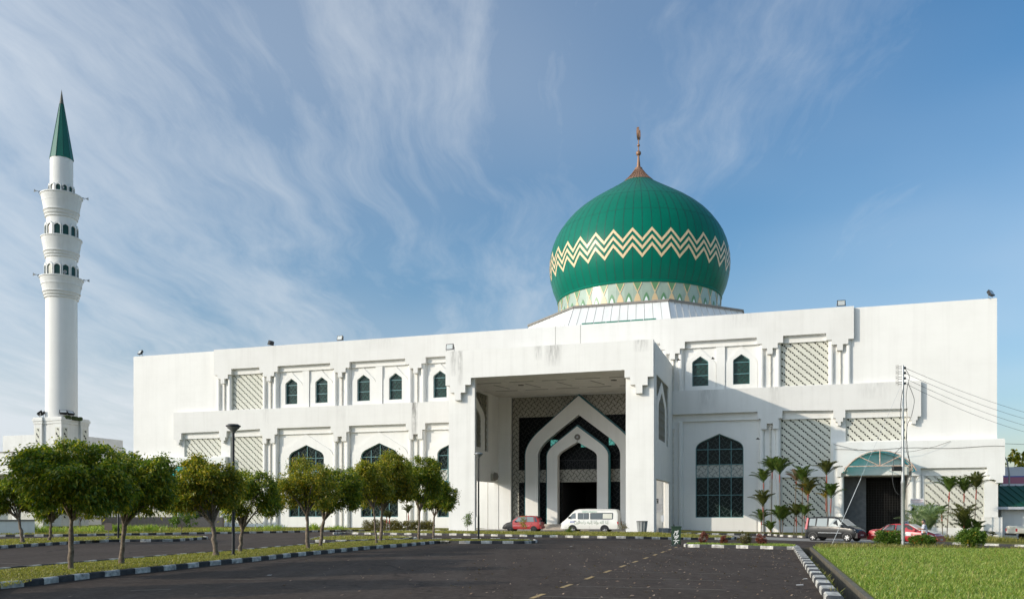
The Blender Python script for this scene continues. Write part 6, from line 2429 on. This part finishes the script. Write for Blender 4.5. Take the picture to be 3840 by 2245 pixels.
# the rear door on the near side stands ajar
mb = MB()
dx0, dy0 = -0.38, -0.86
ang = R(28)
def D(a, b, t=0.0):
    return (dx0-a*math.cos(ang)+t*math.sin(ang), dy0-a*math.sin(ang)-t*math.cos(ang), b)
mb.plate([(0, 0.32), (0.80, 0.36), (0.86, 0.94), (0, 0.93)], [], lambda a, b, t: D(a, b, 0.05-0.05*t), back=True)
dro = mb.build('open_door', 'car_red', tc_)
mb = MB()
mb.plate([(0, 0.932), (0.86, 0.942), (0.5, 1.34), (0, 1.33)], [[(0.05, 0.97), (0.76, 0.975), (0.46, 1.30), (0.05, 1.29)]], lambda a, b, t: D(a, b, 0.04-0.03*t), back=True)
mb.build('door_frame', 'plastic_black', dro)

# --- cream pickup leaving the right edge
pk = thing('pickup_truck', 'cream white pickup seen from its tail at the right edge', 'pickup', (41.75, 69.1, -0.62), R(-3))
pst = [(-1.0, 0.62, 1.06, 1.16, 0.80, 0.76), (-0.94, 0.60, 1.14, 1.22, 0.83, 0.80), (1.1, 0.58, 1.14, 1.22, 0.84, 0.80)]
p = Car(pk, pst, 'car_cream')
p.body('load_bed')
p.st = [(1.14, 0.46, 1.12, 1.70, 0.84, 0.66), (1.3, 0.46, 1.12, 1.74, 0.84, 0.66), (2.4, 0.46, 1.1, 1.72, 0.84, 0.66), (3.0, 0.46, 1.08, 1.18, 0.84, 0.74), (4.0, 0.46, 0.95, 1.05, 0.82, 0.7), (4.1, 0.5, 0.8, 0.9, 0.76, 0.64)]
p.body('cab')
framed_window(p, [(1.3, 1.17), (2.75, 1.15), (2.38, 1.62), (1.32, 1.64)], 'car_glass', 0.02)
p.st = [(-1.0, 0.60, 1.14, 1.22, 0.84, 0.8), (4.2, 0.56, 1.1, 1.2, 0.84, 0.8)]
p.wheel(0.35, 0.36, 0.84, 'alloy', 6, 0.2)
p.wheel(3.3, 0.36, 0.84, 'alloy', 6, 0.2)
for sd in (-1, 1):
    MB().box(-1.02, -0.93, sd*0.76-0.07, sd*0.76+0.07, 0.78, 1.02).build('tail_light', 'light_red', pk)
MB().box(-1.14, -0.96, -0.72, 0.72, 0.46, 0.60).build('bumper', 'plastic_black', pk)

# ------------------------------------------------------------------ man beside the taxi


def skin_body(name, verts, edges, radii, m, parent, root=0, levels=1):
    me = bpy.data.meshes.new(name)
    me.from_pydata(verts, edges, [])
    o = bpy.data.objects.new(name, me)
    COL.objects.link(o)
    o.modifiers.new('skin', 'SKIN')
    sv = me.skin_vertices[0].data
    for i, r in enumerate(radii):
        sv[i].radius = (r, r) if isinstance(r, (int, float)) else r
        sv[i].use_root = (i == root)
    sub = o.modifiers.new('sub', 'SUBSURF')
    sub.levels = levels
    sub.render_levels = levels
    dg = bpy.context.evaluated_depsgraph_get()
    m2 = bpy.data.meshes.new_from_object(o.evaluated_get(dg))
    bpy.data.objects.remove(o)
    bpy.data.meshes.remove(me)
    m2.name = name
    m2.materials.clear()
    m2.materials.append(MATS[m])
    for p_ in m2.polygons:
        p_.use_smooth = True
    o = bpy.data.objects.new(name, m2)
    COL.objects.link(o)
    o.parent = parent
    return o


def make_man(loc, rz):
    t = thing('person', 'man in a loose pale grey shirt and dark trousers looking down at what he holds', 'person', loc, rz)
    # x forwards, y to his left; head bowed, both forearms raised in front
    V, Ed, Ra = [], [], []

    def vtx(p, r, link=None):
        V.append(p)
        Ra.append(r)
        if link is not None:
            Ed.append((link, len(V)-1))
        return len(V)-1
    pel = vtx((0, 0, 0.93), (0.15, 0.12))
    wst = vtx((0.0, 0, 1.08), (0.14, 0.11), pel)
    chs = vtx((0.01, 0, 1.27), (0.16, 0.12), wst)
    nkb = vtx((0.015, 0, 1.42), 0.085, chs)
    nk = vtx((0.04, 0, 1.49), 0.055, nkb)
    hd = vtx((0.075, 0, 1.57), 0.082, nk)
    vtx((0.085, 0, 1.66), 0.072, hd)
    chin = vtx((0.15, 0, 1.54), 0.035, hd)
    vtx((0.185, 0, 1.585), 0.014, hd)       # nose
    for s in (-1, 1):
        vtx((0.07, s*0.088, 1.585), 0.018, hd)
    hands = {}
    for s in (-1, 1):
        hip = vtx((0.0, s*0.09, 0.86), 0.095, pel)
        kn = vtx((0.025, s*0.10, 0.48), 0.062, hip)
        an = vtx((-0.02, s*0.105, 0.10), 0.042, kn)
        vtx((0.11, s*0.12, 0.04), 0.038, an)
        sh = vtx((0.01, s*0.185, 1.39), 0.062, nkb)
        el = vtx((0.03 if s > 0 else -0.02, s*0.245, 1.12), 0.045, sh)
        wr = vtx((0.27, s*(0.15 if s > 0 else 0.19), 1.17 if s > 0 else 1.10), 0.03, el)
        pa = vtx((0.34, s*(0.12 if s > 0 else 0.16), 1.19 if s > 0 else 1.11), (0.038, 0.018), wr)
        for k, dl in enumerate((0.066, 0.078, 0.072, 0.056)):
            off = (k-1.5)*0.021
            b = vtx((V[pa][0]+0.035, V[pa][1]+off, V[pa][2]+0.006), 0.0095, pa)
            m_ = vtx((V[b][0]+dl*0.6, V[b][1]-s*0.006, V[b][2]-0.006), 0.0085, b)
            vtx((V[m_][0]+dl*0.4, V[m_][1]-s*0.012, V[m_][2]-0.026), 0.007, m_)
        b = vtx((V[pa][0]-0.005, V[pa][1]-s*0.035, V[pa][2]+0.008), 0.011, pa)
        vtx((V[b][0]+0.04, V[b][1]-s*0.018, V[b][2]+0.012), 0.009, b)
    skin_body('body', V, Ed, Ra, 'skin', t)
    # shirt: torso with short sleeves, a little outside the body
    V2 = [(0, 0, 0.84), (0, 0, 0.98), (0.0, 0, 1.1), (0.01, 0, 1.27), (0.012, 0, 1.40), (0.02, 0, 1.455)]
    E2 = [(i, i+1) for i in range(5)]
    R2 = [(0.185, 0.145), (0.178, 0.14), (0.172, 0.138), (0.185, 0.142), (0.13, 0.11), (0.07, 0.07)]
    for s in (-1, 1):
        n0 = len(V2)
        V2 += [(0.01, s*0.19, 1.38), ((0.025 if s > 0 else -0.01), s*0.235, 1.2), ((0.03 if s > 0 else -0.015), s*0.245, 1.13)]
        R2 += [0.088, 0.074, 0.07]
        E2 += [(4, n0), (n0, n0+1), (n0+1, n0+2)]
    skin_body('shirt', V2, E2, R2, 'shirt', t, 1)
    V3 = [(0, 0, 0.93)]
    R3 = [(0.165, 0.135)]
    E3 = []
    for s in (-1, 1):
        n0 = len(V3)
        V3 += [(0.0, s*0.095, 0.80), (0.025, s*0.10, 0.48), (-0.015, s*0.105, 0.13)]
        R3 += [0.115, 0.08, 0.066]
        E3 += [(0, n0), (n0, n0+1), (n0+1, n0+2)]
    skin_body('trousers', V3, E3, R3, 'trousers', t)
    hv = [(0.045, 0, 1.60), (0.05, 0, 1.70), (0.01, 0, 1.56), (0.115, 0, 1.70)]
    skin_body('hair', hv, [(0, 1), (0, 2), (1, 3)], [0.098, 0.082, 0.078, 0.055], 'hair', t)
    for s in (-1, 1):
        skin_body('shoe', [(-0.05, s*0.112, 0.045), (0.05, s*0.115, 0.045), (0.15, s*0.125, 0.035)], [(0, 1), (1, 2)], [0.05, 0.052, 0.04], 'shoe', t)
    for s in (-1, 1):
        mb = MB()
        ball(mb, 0.155, s*0.033, 1.592, 0.011, 8)
        mb.build('eye', 'text_dark', t)
    MB().box(0.176, 0.186, -0.022, 0.022, 1.535, 1.541).build('mouth', 'paper_pink', t)


px_, py_ = 25.95, 53.3
make_man((px_, py_, hz(px_, py_)-0.03), R(150))

# ------------------------------------------------------------------ utility pole and wires
ux, uy = 19.12, 41.43
pole = thing('utility_pole', 'tall stepped galvanised steel utility pole on the lawn', 'utility pole', (ux, uy, 0.03))
MB().lathe([(0.088, -0.1), (0.086, 3.05), (0.092, 3.06), (0.092, 3.2), (0.072, 3.22), (0.068, 6.0), (0.072, 6.0), (0.072, 6.15), (0.054, 6.17), (0.05, 8.85), (0.0, 8.87)], 14).build('pole', 'galvanised', pole, 40)
WD = Vector((11.5, 9.2, 0)).normalized()
WZ = [8.75, 8.50, 8.24, 7.99]
for i, z in enumerate(WZ):
    mb = MB()
    mb.tube([tuple(WD*0.05)[:2]+(z,), tuple(WD*0.12)[:2]+(z,)], 0.02, 6)
    e = WD*0.19
    ins = mb
    ball(ins, e.x, e.y, z, 0.065, 10)
    ins.build('insulator', 'wire', pole)
    mb = MB()
    for dz in (-0.1, 0.1):
        mb.tube([(-0.05, 0, z+dz*0.5), (-0.24, 0, z+dz*0.5)], 0.012, 4)
    mb.tube([(-0.24, 0, z-0.13), (-0.24, 0, z+0.13)], 0.014, 4)
    mb.tube([(-0.33, 0, z-0.1), (-0.33, 0, z+0.12)], 0.012, 4)
    mb.tube([(-0.24, 0, z+0.0), (-0.33, 0, z+0.0)], 0.010, 4)
    mb.build('bracket', 'gutter_dark', pole)
MB().box(-0.50, -0.10, -0.08, 0.10, 3.70, 3.92).build('junction_box', 'plastic_black', pole)
pole2 = dup(pole, (ux+WD.x*42, uy+WD.y*42, -0.5), 0.0, 'identical steel utility pole further along the wires, beyond the right edge')
nm = ('topmost', 'second from the top', 'third from the top', 'lowest')
for i, z in enumerate(WZ):
    a = Vector((ux, uy, z+0.03))+WD*0.24
    b = Vector((ux, uy, z-0.5))+WD*41.8
    mb = MB()
    mb.tube([a.lerp(b, j/28)-Vector((0, 0, 1.0+0.15*i))*4*(j/28)*(1-j/28) for j in range(29)], 0.009, 5)
    o = mb.build('overhead_wire', 'wire')
    tag(o, 'overhead wire running off to the right, the %s of the four' % nm[i], 'wire', 'overhead wires')
gx, gy = G(3115, 2051)
mb = MB()
mb.tube([(gx, gy, 0.0), (ux-0.05, uy, 8.0)], 0.007, 5)
mb.tube([(gx, gy, 0.0), (gx+(ux-gx)*0.42, gy+(uy-gy)*0.42, 8.0*0.42)], 0.015, 6)
tag(mb.build('guy_wire', 'galvanised'), 'slanting steel guy wire from the pole down to the lawn edge', 'wire')
rd = random.Random(9)
for i, (pts, lb) in enumerate(((((0.1, 8.7), (0.28, 8.3), (0.22, 8.0), (0.42, 7.5), (0.52, 7.1), (0.38, 6.4), (0.16, 5.9), (0.12, 4.9), (0.3, 4.1), (0.32, 3.3), (0.12, 2.9)), 'slack black cable looping down the right of the pole'),
                               (((-0.02, 7.9), (-0.14, 7.0), (-0.16, 6.3)), 'thin dropper cable hanging left of the pole'),
                               (((0.2, 8.0), (0.12, 7.4), (0.16, 6.6), (0.14, 5.4), (0.24, 4.5), (0.3, 4.0), (0.1, 2.8)), 'cable running close down the right face of the pole'),
                               (((-0.1, 4.9), (-0.42, 4.55), (-0.50, 4.1), (-0.48, 3.75)), 'black cable drooping into the box on the pole'),
                               (((-0.52, 3.8), (-0.56, 3.4), (-0.46, 2.9), (-0.3, 2.62), (-0.14, 2.55)), 'loose cable tail with a white end below the box'))):
    P = [Vector((ux+a, uy-0.09, b)) for a, b in pts]
    mb = MB()
    sm_ = smoothline([(q.x, q.z) for q in P], False, 0.08)
    mb.tube([(q.x, uy-0.09+0.02*math.sin(q.y*3), q.y) for q in sm_], 0.014, 5)
    tag(mb.build('pole_cable', 'wire'), lb, 'cable', 'cables hanging on the utility pole')

# cable clipped along the right wing
mb = MB()
mb.tube([W(u, 12.2, 7.25+0.06*math.sin(u)) for u in np.linspace(14.3, 27.7, 24)], 0.018, 4)
tag(mb.build('wall_cable', 'gutter_dark'), 'thin cable strung along the fascia of the right wing', 'cable')
mb = MB()
mb.tube([W(14.25, 12.2, 7.75), W(15.6, 11.9, 7.35), W(16.8, 11.6, 7.05), W(18.6, 11.4, 6.85), W(20.6, 11.6, 6.95), W(22.4, 11.9, 7.35), W(23.6, 12.2, 7.8)], 0.018, 4)
tag(mb.build('wall_cable', 'gutter_dark'), 'sagging cable crossing above the arched canopy', 'cable')

# ------------------------------------------------------------------ bins, notices, small things
bx, by = G(2536, 2041.5)
wb_ = thing('wheelie_bin', 'dark green wheelie bin with white painted letters and its lid thrown open', 'bin', (bx, by, 0.0), R(-8))
mb = MB()
a, b = 0.235, 0.285
mb.hexa([(-a*0.86, -b*0.8, 0.06), (a*0.86, -b*0.8, 0.06), (a*0.86, b*0.85, 0.06), (-a*0.86, b*0.85, 0.06), (-a, -b, 0.94), (a, -b, 0.94), (a, b, 0.94), (-a, b, 0.94)])
mb.build('bin_body', 'bin_green', wb_)
mb = MB()
mb.box(-a-0.03, a+0.03, -b-0.03, -b+0.005, 0.92, 0.98)
mb.box(-a-0.03, a+0.03, b-0.005, b+0.03, 0.92, 0.98)
mb.box(-a-0.03, -a+0.005, -b, b, 0.92, 0.98)
mb.box(a-0.005, a+0.03, -b, b, 0.92, 0.98)
mb.tube([(-a, b+0.06, 0.96), (a, b+0.06, 0.96)], 0.02, 6)
mb.build('bin_rim', 'bin_green', wb_)
mb = MB()
mb.hexa([(-a, b+0.03, 0.97), (a, b+0.03, 0.97), (a, b+0.07, 0.97), (-a, b+0.07, 0.97), (-a, b+0.2, 0.5), (a, b+0.2, 0.5), (a, b+0.24, 0.5), (-a, b+0.24, 0.5)])
mb.build('bin_lid', 'bin_green', wb_)
for s in (-1, 1):
    mb = MB()
    mb.lathe([(0.001, s*0.24), (0.1, s*0.24), (0.1, s*0.19), (0.001, s*0.19)], 16, 0, 0, 0, 'y')
    mb.v = [(y, b*0.8+x, 0.1+z) for x, y, z in mb.v]
    mb.build('wheel', 'rubber', wb_)
# brushed letters, lying on their side and read downwards
LT = [[[(325, 545), (510, 545)], [(510, 490), (510, 560), (430, 740)], [(385, 560), (330, 620), (270, 740)], [(400, 560), (430, 640), (440, 745)]],
      [[(260, 810), (410, 830), (540, 780)], [(540, 790), (480, 900), (370, 1000)], [(400, 830), (300, 930)], [(420, 840), (420, 960)], [(350, 880), (350, 930)]],
      [[(255, 1080), (570, 1075)], [(400, 1090), (370, 1180), (320, 1270)], [(410, 1100), (450, 1160), (495, 1215)]]]
for strokes in LT:
    mb = MB()
    for st in strokes:
        for (x0, y0), (x1, y1) in zip(st, st[1:]):
            def cv(x, y):
                zz_ = (1345-y)/15.5/ (F_/by)
                t_ = min(1, max(0, (zz_-0.06)/0.88))
                return Vector(((x-425)/15.5/(F_/by)*1.0, -(b*0.8+(b-b*0.8)*t_)-0.006, zz_))
            A, B_ = cv(x0, y0), cv(x1, y1)
            d = (B_-A).normalized()
            n_ = Vector((-d.z, 0, d.x))*0.019
            A, B_ = A-d*0.012, B_+d*0.012
            mb.add([A-n_, B_-n_, B_+n_, A+n_], [(0, 1, 2, 3)])
    mb.build('painted_letter', 'paint_white', wb_)

cbx = thing('litter_bin', 'fluted grey concrete litter bin beside the right porch pillar', 'bin', W(-0.75, -1.0, 0.11), -TH)
mb = MB()
n = 40
for (r0, z0, r1, z1) in ((0.33, 0.0, 0.42, 0.86),):
    ra = [(r0*(1+0.06*(1 if (k // 2) % 2 else -1))) for k in range(n)]
    vs = [(ra[k]*math.cos(2*math.pi*k/n), ra[k]*math.sin(2*math.pi*k/n), z0) for k in range(n)]+[(ra[k]*r1/r0*math.cos(2*math.pi*k/n), ra[k]*r1/r0*math.sin(2*math.pi*k/n), z1) for k in range(n)]
    mb.add(vs, [(k, (k+1) % n, n+(k+1) % n, n+k) for k in range(n)])
mb.build('bin_body', 'concrete', cbx)
MB().lathe([(0.45, 0.85), (0.46, 0.92), (0.38, 0.92), (0.36, 0.5), (0.0, 0.5)], 28).build('bin_rim', 'concrete_dark', cbx)
pb = thing('flower_pot', 'small black tapered pot left of the red hatchback', 'pot', W(-16.4, 2.2, 0.0), -TH)
MB().lathe([(0.26, 0.0), (0.34, 0.78), (0.38, 0.78), (0.38, 0.85), (0.33, 0.85), (0.31, 0.4), (0.0, 0.4)], 20).build('pot_body', 'plastic_black', pb, 40)
mb = MB()
mb.lathe([(0.3, 0.7), (0.0, 0.73)], 16).build('soil', 'soil', pb)
nt = thing('notice_board', 'white notice with a dark emblem on the wall inside the right porch opening', 'notice', W(-2.2, 12.9, 2.4), -TH)
MB().box(0.4, 1.4, -0.01, 0.02, -0.65, 0.65).build('sheet', 'paper', nt)
MB().box(0.46, 0.84, -0.02, -0.011, 0.16, 0.6).build('emblem', 'text_dark', nt)
mb = MB()
mb.plate([(0.52, 0.52), (0.6, 0.52), (0.66, 0.42), (0.76, 0.54), (0.8, 0.54), (0.68, 0.36), (0.62, 0.36)], [], lambda a, b, t: (a, -0.021-0.004*t, b))
mb.box(0.56, 0.72, -0.026, -0.021, 0.22, 0.29)
mb.build('emblem_mark', 'paint_white', nt)
for i in range(6):
    MB().box(0.48, 1.3-0.12*(i % 3), -0.016, -0.011, 0.03-0.1*i, 0.07-0.1*i).build('text_line', 'paper_ink', nt)
nt2 = thing('notice_board', 'white notice board with two dark figures beside the right corner screen', 'notice', W(20.4, 11.6, 0), -TH)
MB().box(0.0, 1.05, -0.015, 0.02, 1.35, 2.9).build('sheet', 'paper', nt2)
for i, (x0, x1, m_) in enumerate(((0.04, 0.96, 'paper_pink'), (0.08, 0.92, 'paper_pink'), (0.18, 0.78, 'paper_ink'))):
    MB().box(x0, x1, -0.022, -0.016, 2.72-i*0.15, 2.79-i*0.15).build('text_line', m_, nt2)
for x_, m_ in ((0.24, 'moss'), (0.78, 'text_dark')):
    mb = MB()
    q = [(x_-0.15, 1.4), (x_+0.15, 1.4), (x_+0.16, 2.02), (x_+0.07, 2.12), (x_+0.08, 2.22), (x_, 2.27), (x_-0.08, 2.22), (x_-0.07, 2.12), (x_-0.16, 2.02)]
    mb.plate(q, [], lambda a, b, t: (a, -0.024+0.004*t, b))
    mb.build('figure', m_, nt2)
for x_ in (0.1, 0.95):
    MB().box(x_-0.02, x_+0.02, 0.021, 0.06, -0.7, 2.8).build('post', 'grey_metal', nt2)
sp_ = thing('small_sign', 'small grey plate on a thin post before the porch side opening', 'sign', W(0.62, 0.8, 0.02), -TH)
MB().box(-0.13, 0.13, -0.01, 0.01, 0.95, 1.45).build('plate', 'horn_grey', sp_)
MB().tube([(0, 0.02, -0.1), (0, 0.02, 1.2)], 0.022, 6).build('post', 'grey_metal', sp_)
kb = thing('concrete_block', 'low grey concrete block at the porch side opening', 'block', W(0.75, 2.2, 0.0), -TH)
MB().box(-0.62, 0.2, -0.2, 0.2, -0.1, 0.42).build('block_body', 'concrete', kb)
MB().box(0.25, 0.95, -0.15, 0.2, -0.1, 0.38).build('block_end', 'concrete_dark', kb)
sh_ = thing('lidded_object', 'dark roofed lid-like thing behind the wheelie bin', 'object', (*G(2527, 2036)[:2], -0.08))  # dark pitched lid-like shape; what it is stays unknown
sh_.scale = (0.30, 0.30, 0.86)
mb = MB()
mb.add([(-0.8, -0.5, 0.75), (0.8, -0.5, 0.75), (0.8, 0.5, 0.75), (-0.8, 0.5, 0.75), (-0.3, -0.1, 1.02), (0.3, -0.1, 1.02), (0.3, 0.1, 1.02), (-0.3, 0.1, 1.02), (0, 0, 1.38)],
       [(3, 2, 1, 0), (0, 1, 5, 4), (1, 2, 6, 5), (2, 3, 7, 6), (3, 0, 4, 7), (4, 5, 8), (5, 6, 8), (6, 7, 8), (7, 4, 8)])
mb.build('object_lid', 'wheel_black', sh_)
MB().box(-0.45, 0.45, -0.3, 0.3, -0.1, 0.749).build('object_body', 'lattice_grey', sh_)
sc_ = thing('wall_lamp', 'round-backed lamp on a bracket high on the inner left porch wall', 'lamp', W(-17.2, 10.9, 5.15), R(90)-TH)
mb = MB()
mb.box(-0.4, 0.4, 0.0, 0.25, -0.35, 0.35)
mb.build('lamp_back', 'panel_beige', sc_)
MB().lathe([(0.42, -0.02), (0.34, -0.28), (0.05, -0.42), (0.0, -0.42)], 18, 0.05, 0.1, 0, 'y').build('lamp_bowl', 'gutter_dark', sc_, 40)
cl_ = thing('wall_fan', 'round caged fan at the tip of the inner door arch', 'fan', W(-9.05, 11.96, 9.0), -TH)
cl_.scale = (0.68, 1, 0.68)
MB().lathe([(0.42, -0.0), (0.42, -0.06), (0.36, -0.1), (0.3, -0.06), (0.0, -0.06)], 24, 0, 0, 0, 'y').build('cage', 'gutter_dark', cl_, 40)
MB().lathe([(0.16, -0.07), (0.12, -0.16), (0.0, -0.17)], 14, 0, 0, 0, 'y').build('hub', 'horn_grey', cl_, 40)
MB().tube([(0, -0.03, -0.4), (0.02, -0.03, -0.95)], 0.02, 5).build('cord', 'wire', cl_)
for i, (x_, y_, w_, lb) in enumerate(((1440, 2068, 0.14, 'crumpled white paper scrap in the middle of the second road'), (1010, 2156, 0.12, 'white scrap of paper in the tree shade on the near lot'), (2511, 2040.5, 0.07, 'tiny white scrap left of the wheelie bin'),
                                      (2141, 2048, 0.12, 'flattened white scrap before the front verge'), (2998, 2193, 0.16, 'white scrap near the right kerb'), (3019, 2170, 0.1, 'small white scrap close to the slanting kerb'))):
    q = G(x_, y_) if i else G(728, 2072)
    mb = MB()
    w_ *= 0.6
    mb.add([(-w_, -w_*.7, 0.01), (w_*.8, -w_*.8, 0.015), (w_, w_*.5, 0.02), (-w_*.6, w_*.8, 0.012), (0, 0, w_*0.22)], [(0, 1, 4), (1, 2, 4), (2, 3, 4), (3, 0, 4)])
    o = mb.build('paper_scrap', 'litter')
    o.location = (*q, 0.0)
    tag(o, lb, 'litter', 'litter on the asphalt')
for i, (x_, y_, d_, lb) in enumerate(((2674, 1345, 10, 'small dark bird in flight by the pointed windows right of the porch'), (2545, 1350, 10, 'tiny dark bird before the wall close to the porch roof'), (2842, 1646, 10, 'tiny dark bird in flight before the large arched window at the right'))):
    r = (x_-1920)/F_
    Y = 66.0
    mb = MB()
    mb.tube([(-0.18, 0, 0), (-0.05, 0, 0.02), (0.08, 0, 0.03), (0.16, 0, 0.03)], [0.005, 0.05, 0.05, 0.01], 6)
    bo = thing('bird', lb, 'bird', (r*Y, Y, HC+(H_-y_)*Y/F_), R(160), 'birds in front of the facade')
    mb.build('bird_body', 'bird', bo, 60)
    for s in (-1, 1):
        mb = MB()
        mb.add([(0.08, 0, 0.03), (-0.04, 0, 0.03), (-0.02, s*0.16, 0.12), (-0.1, s*0.32, 0.06), (0.06, s*0.14, 0.12)], [(0, 1, 2, 4), (4, 2, 3)])
        mb.build('wing', 'bird', bo)

def fallen_leaves():
    rs = np.random.default_rng(77)
    n = 900
    Y = rs.uniform(13, 46, n)
    X = rs.uniform(-12, 1.0, n)*0+kx(0)+KDX*Y-np.abs(rs.normal(0, 6.5, n))-0.2
    q = np.column_stack([X, Y, np.full(n, 0.008)])
    a = rs.uniform(0, 6.28, n)
    L = rs.uniform(0.02, 0.06, n)
    d = np.stack([np.cos(a)*L, np.sin(a)*L, rs.uniform(0, 0.02, n)], 1)
    e = np.stack([-np.sin(a)*L*0.5, np.cos(a)*L*0.5, rs.uniform(0, 0.015, n)], 1)
    V = np.empty((n*4, 3))
    V[0::4], V[1::4], V[2::4], V[3::4] = q-d, q-e, q+d, q+e
    tag(quads_obj('fallen_leaves', V, 'palm_dead'), kind='stuff')


fallen_leaves()

# ------------------------------------------------------------------ right-hand background
gh = thing('guard_house', 'small white building with a ribbed green metal roof at the right edge', 'building', (41.3, 72.6, -0.7), R(-6))
MB().box(0.9, 14, 0.6, 5.4, 0, 2.9).build('wall', 'wall_old', gh)
mb = MB()
mb.add([(-0.2, -0.2, 2.85), (14.5, -0.2, 2.85), (14.5, 2.8, 4.75), (-1.2, 2.8, 4.75), (-0.2, 6.0, 2.85), (14.5, 6.0, 2.85)], [(0, 1, 2, 3), (3, 2, 5, 4)])
rf_ = mb.build('roof', 'roof_green', gh)
mb = MB()
for i in range(22):
    x = -0.1+i*0.66
    xt = -1.1+i*0.69
    mb.tube([(x, -0.2, 2.89), (xt, 2.8, 4.78)], 0.035, 4)
mb.build('roof_rib', 'roof_green_rib', rf_)
mb = MB()
mb.box(-0.22, 14.5, -0.26, -0.2, 2.66, 2.88)
mb.tube([(-0.22, -0.22, 2.8), (-1.22, 2.8, 4.7)], 0.09, 4)
mb.build('fascia', 'far_white', gh)
MB().box(-1.6, 0.85, 2.6, 3.0, 0, 4.4).build('end_wall', 'wall_old', gh)
MB().box(-1.15, -0.62, 2.5, 2.59, 0.1, 2.3).build('doorway', 'gutter_dark', gh)
MB().box(-1.62, -1.35, 2.48, 2.58, 2.2, 2.75).build('sign_panel', 'far_pink', gh)
lp = thing('low_pier', 'short plain white wall at the right corner of the building', 'wall', W(25.9, 10.9, 0), -TH)
MB().box(0.0, 1.35, 0, 1.0, -0.8, 1.25).build('wall_panel', 'wall_block', lp)
MB().box(-0.0, 1.35, -0.02, 1.02, 1.25, 1.3).build('coping', 'wall_old', lp)
fb = thing('far_building', 'distant white building with a pink stripe beyond the green roof', 'building', (58, 122, -0.6), R(-12))
MB().box(-6, 60, 0, 14, 0, 4.6).build('wall', 'far_orange', fb)
MB().box(-8, 62, -2.0, 14, 4.6, 8.6).build('wall', 'far_white', fb)
MB().box(-8.02, 62.02, -2.03, -2.001, 6.3, 7.2).build('stripe', 'far_pink', fb)
MB().box(-8.02, 62.02, -2.02, -2.001, 7.2, 7.35).build('trim', 'sign_blue', fb)
for i in range(14):
    w_ = MB().box(-4+i*4.2, -1.2+i*4.2, -0.04, -0.001, 2.1, 3.7).build('window', 'glass_dark', fb)
    MB().box(-2.66+i*4.2, -2.54+i*4.2, -0.06, -0.041, 2.1, 3.7).build('window_frame', 'far_white', w_)
ln_ = thing('street_lamp', 'curved-arm grey street lamp beyond the green roof at the right edge', 'street lamp', (54.6, 93, -0.7))
MB().tube([(0, 0, 0), (0, 0, 6.6), (-0.25, 0, 8.1), (-0.9, 0, 9.1), (-2.0, 0, 9.6), (-3.4, 0, 9.75)], [0.1, 0.08, 0.07, 0.06, 0.05, 0.045], 8).build('pole', 'grey_metal', ln_, 40)
MB().box(-4.2, -3.35, -0.12, 0.12, 9.68, 9.82).build('lamp_head', 'grey_metal', ln_)
mb = MB()
mb.tube([(45, 88, 9.1), (60, 92, 8.9), (95, 100, 9.2)], 0.02, 4)
tag(mb.build('far_wire', 'wire'), 'far thin wire behind the curved lamp at the right edge', 'wire')
for (x, y, w_, h_, sd, lb) in ((66.0, 150, 4.5, 13.5, 81, 'distant round tree showing over the striped building, left one'), (79, 150, 7, 14.5, 82, 'distant broad tree showing over the striped building, right one'), (95, 160, 8, 15, 83, 'distant tree beyond the right edge behind the striped building')):
    tree((x, y, -0.6), lb, (-w_, w_), (4, h_), 4, 0.3, sd, 'leaf_yellow', 120, 26, L=0.7, Wd=0.4, group='distant trees at the right')
shrub('far_bush', 'dark green bush between the corner pier and the green roof', (44.5, 80, -0.7), 3.0, 2.0, 6.0, 'leaf_hedge', 1500, 0.4, 0.18, 84)
for (x, y, w_, h_, sd, lb) in ((-92, 118, 9, 11, 85, 'distant dark tree behind the walkway at the far left, nearer one'), (-112, 135, 10, 12, 86, 'distant dark tree behind the walkway at the far left, farther one')):
    tree((x, y, 0), lb, (-w_, w_), (2, h_), 3, 0.3, sd, 'leaf_deep', 120, 26, L=0.7, Wd=0.4, group='distant trees at the left')
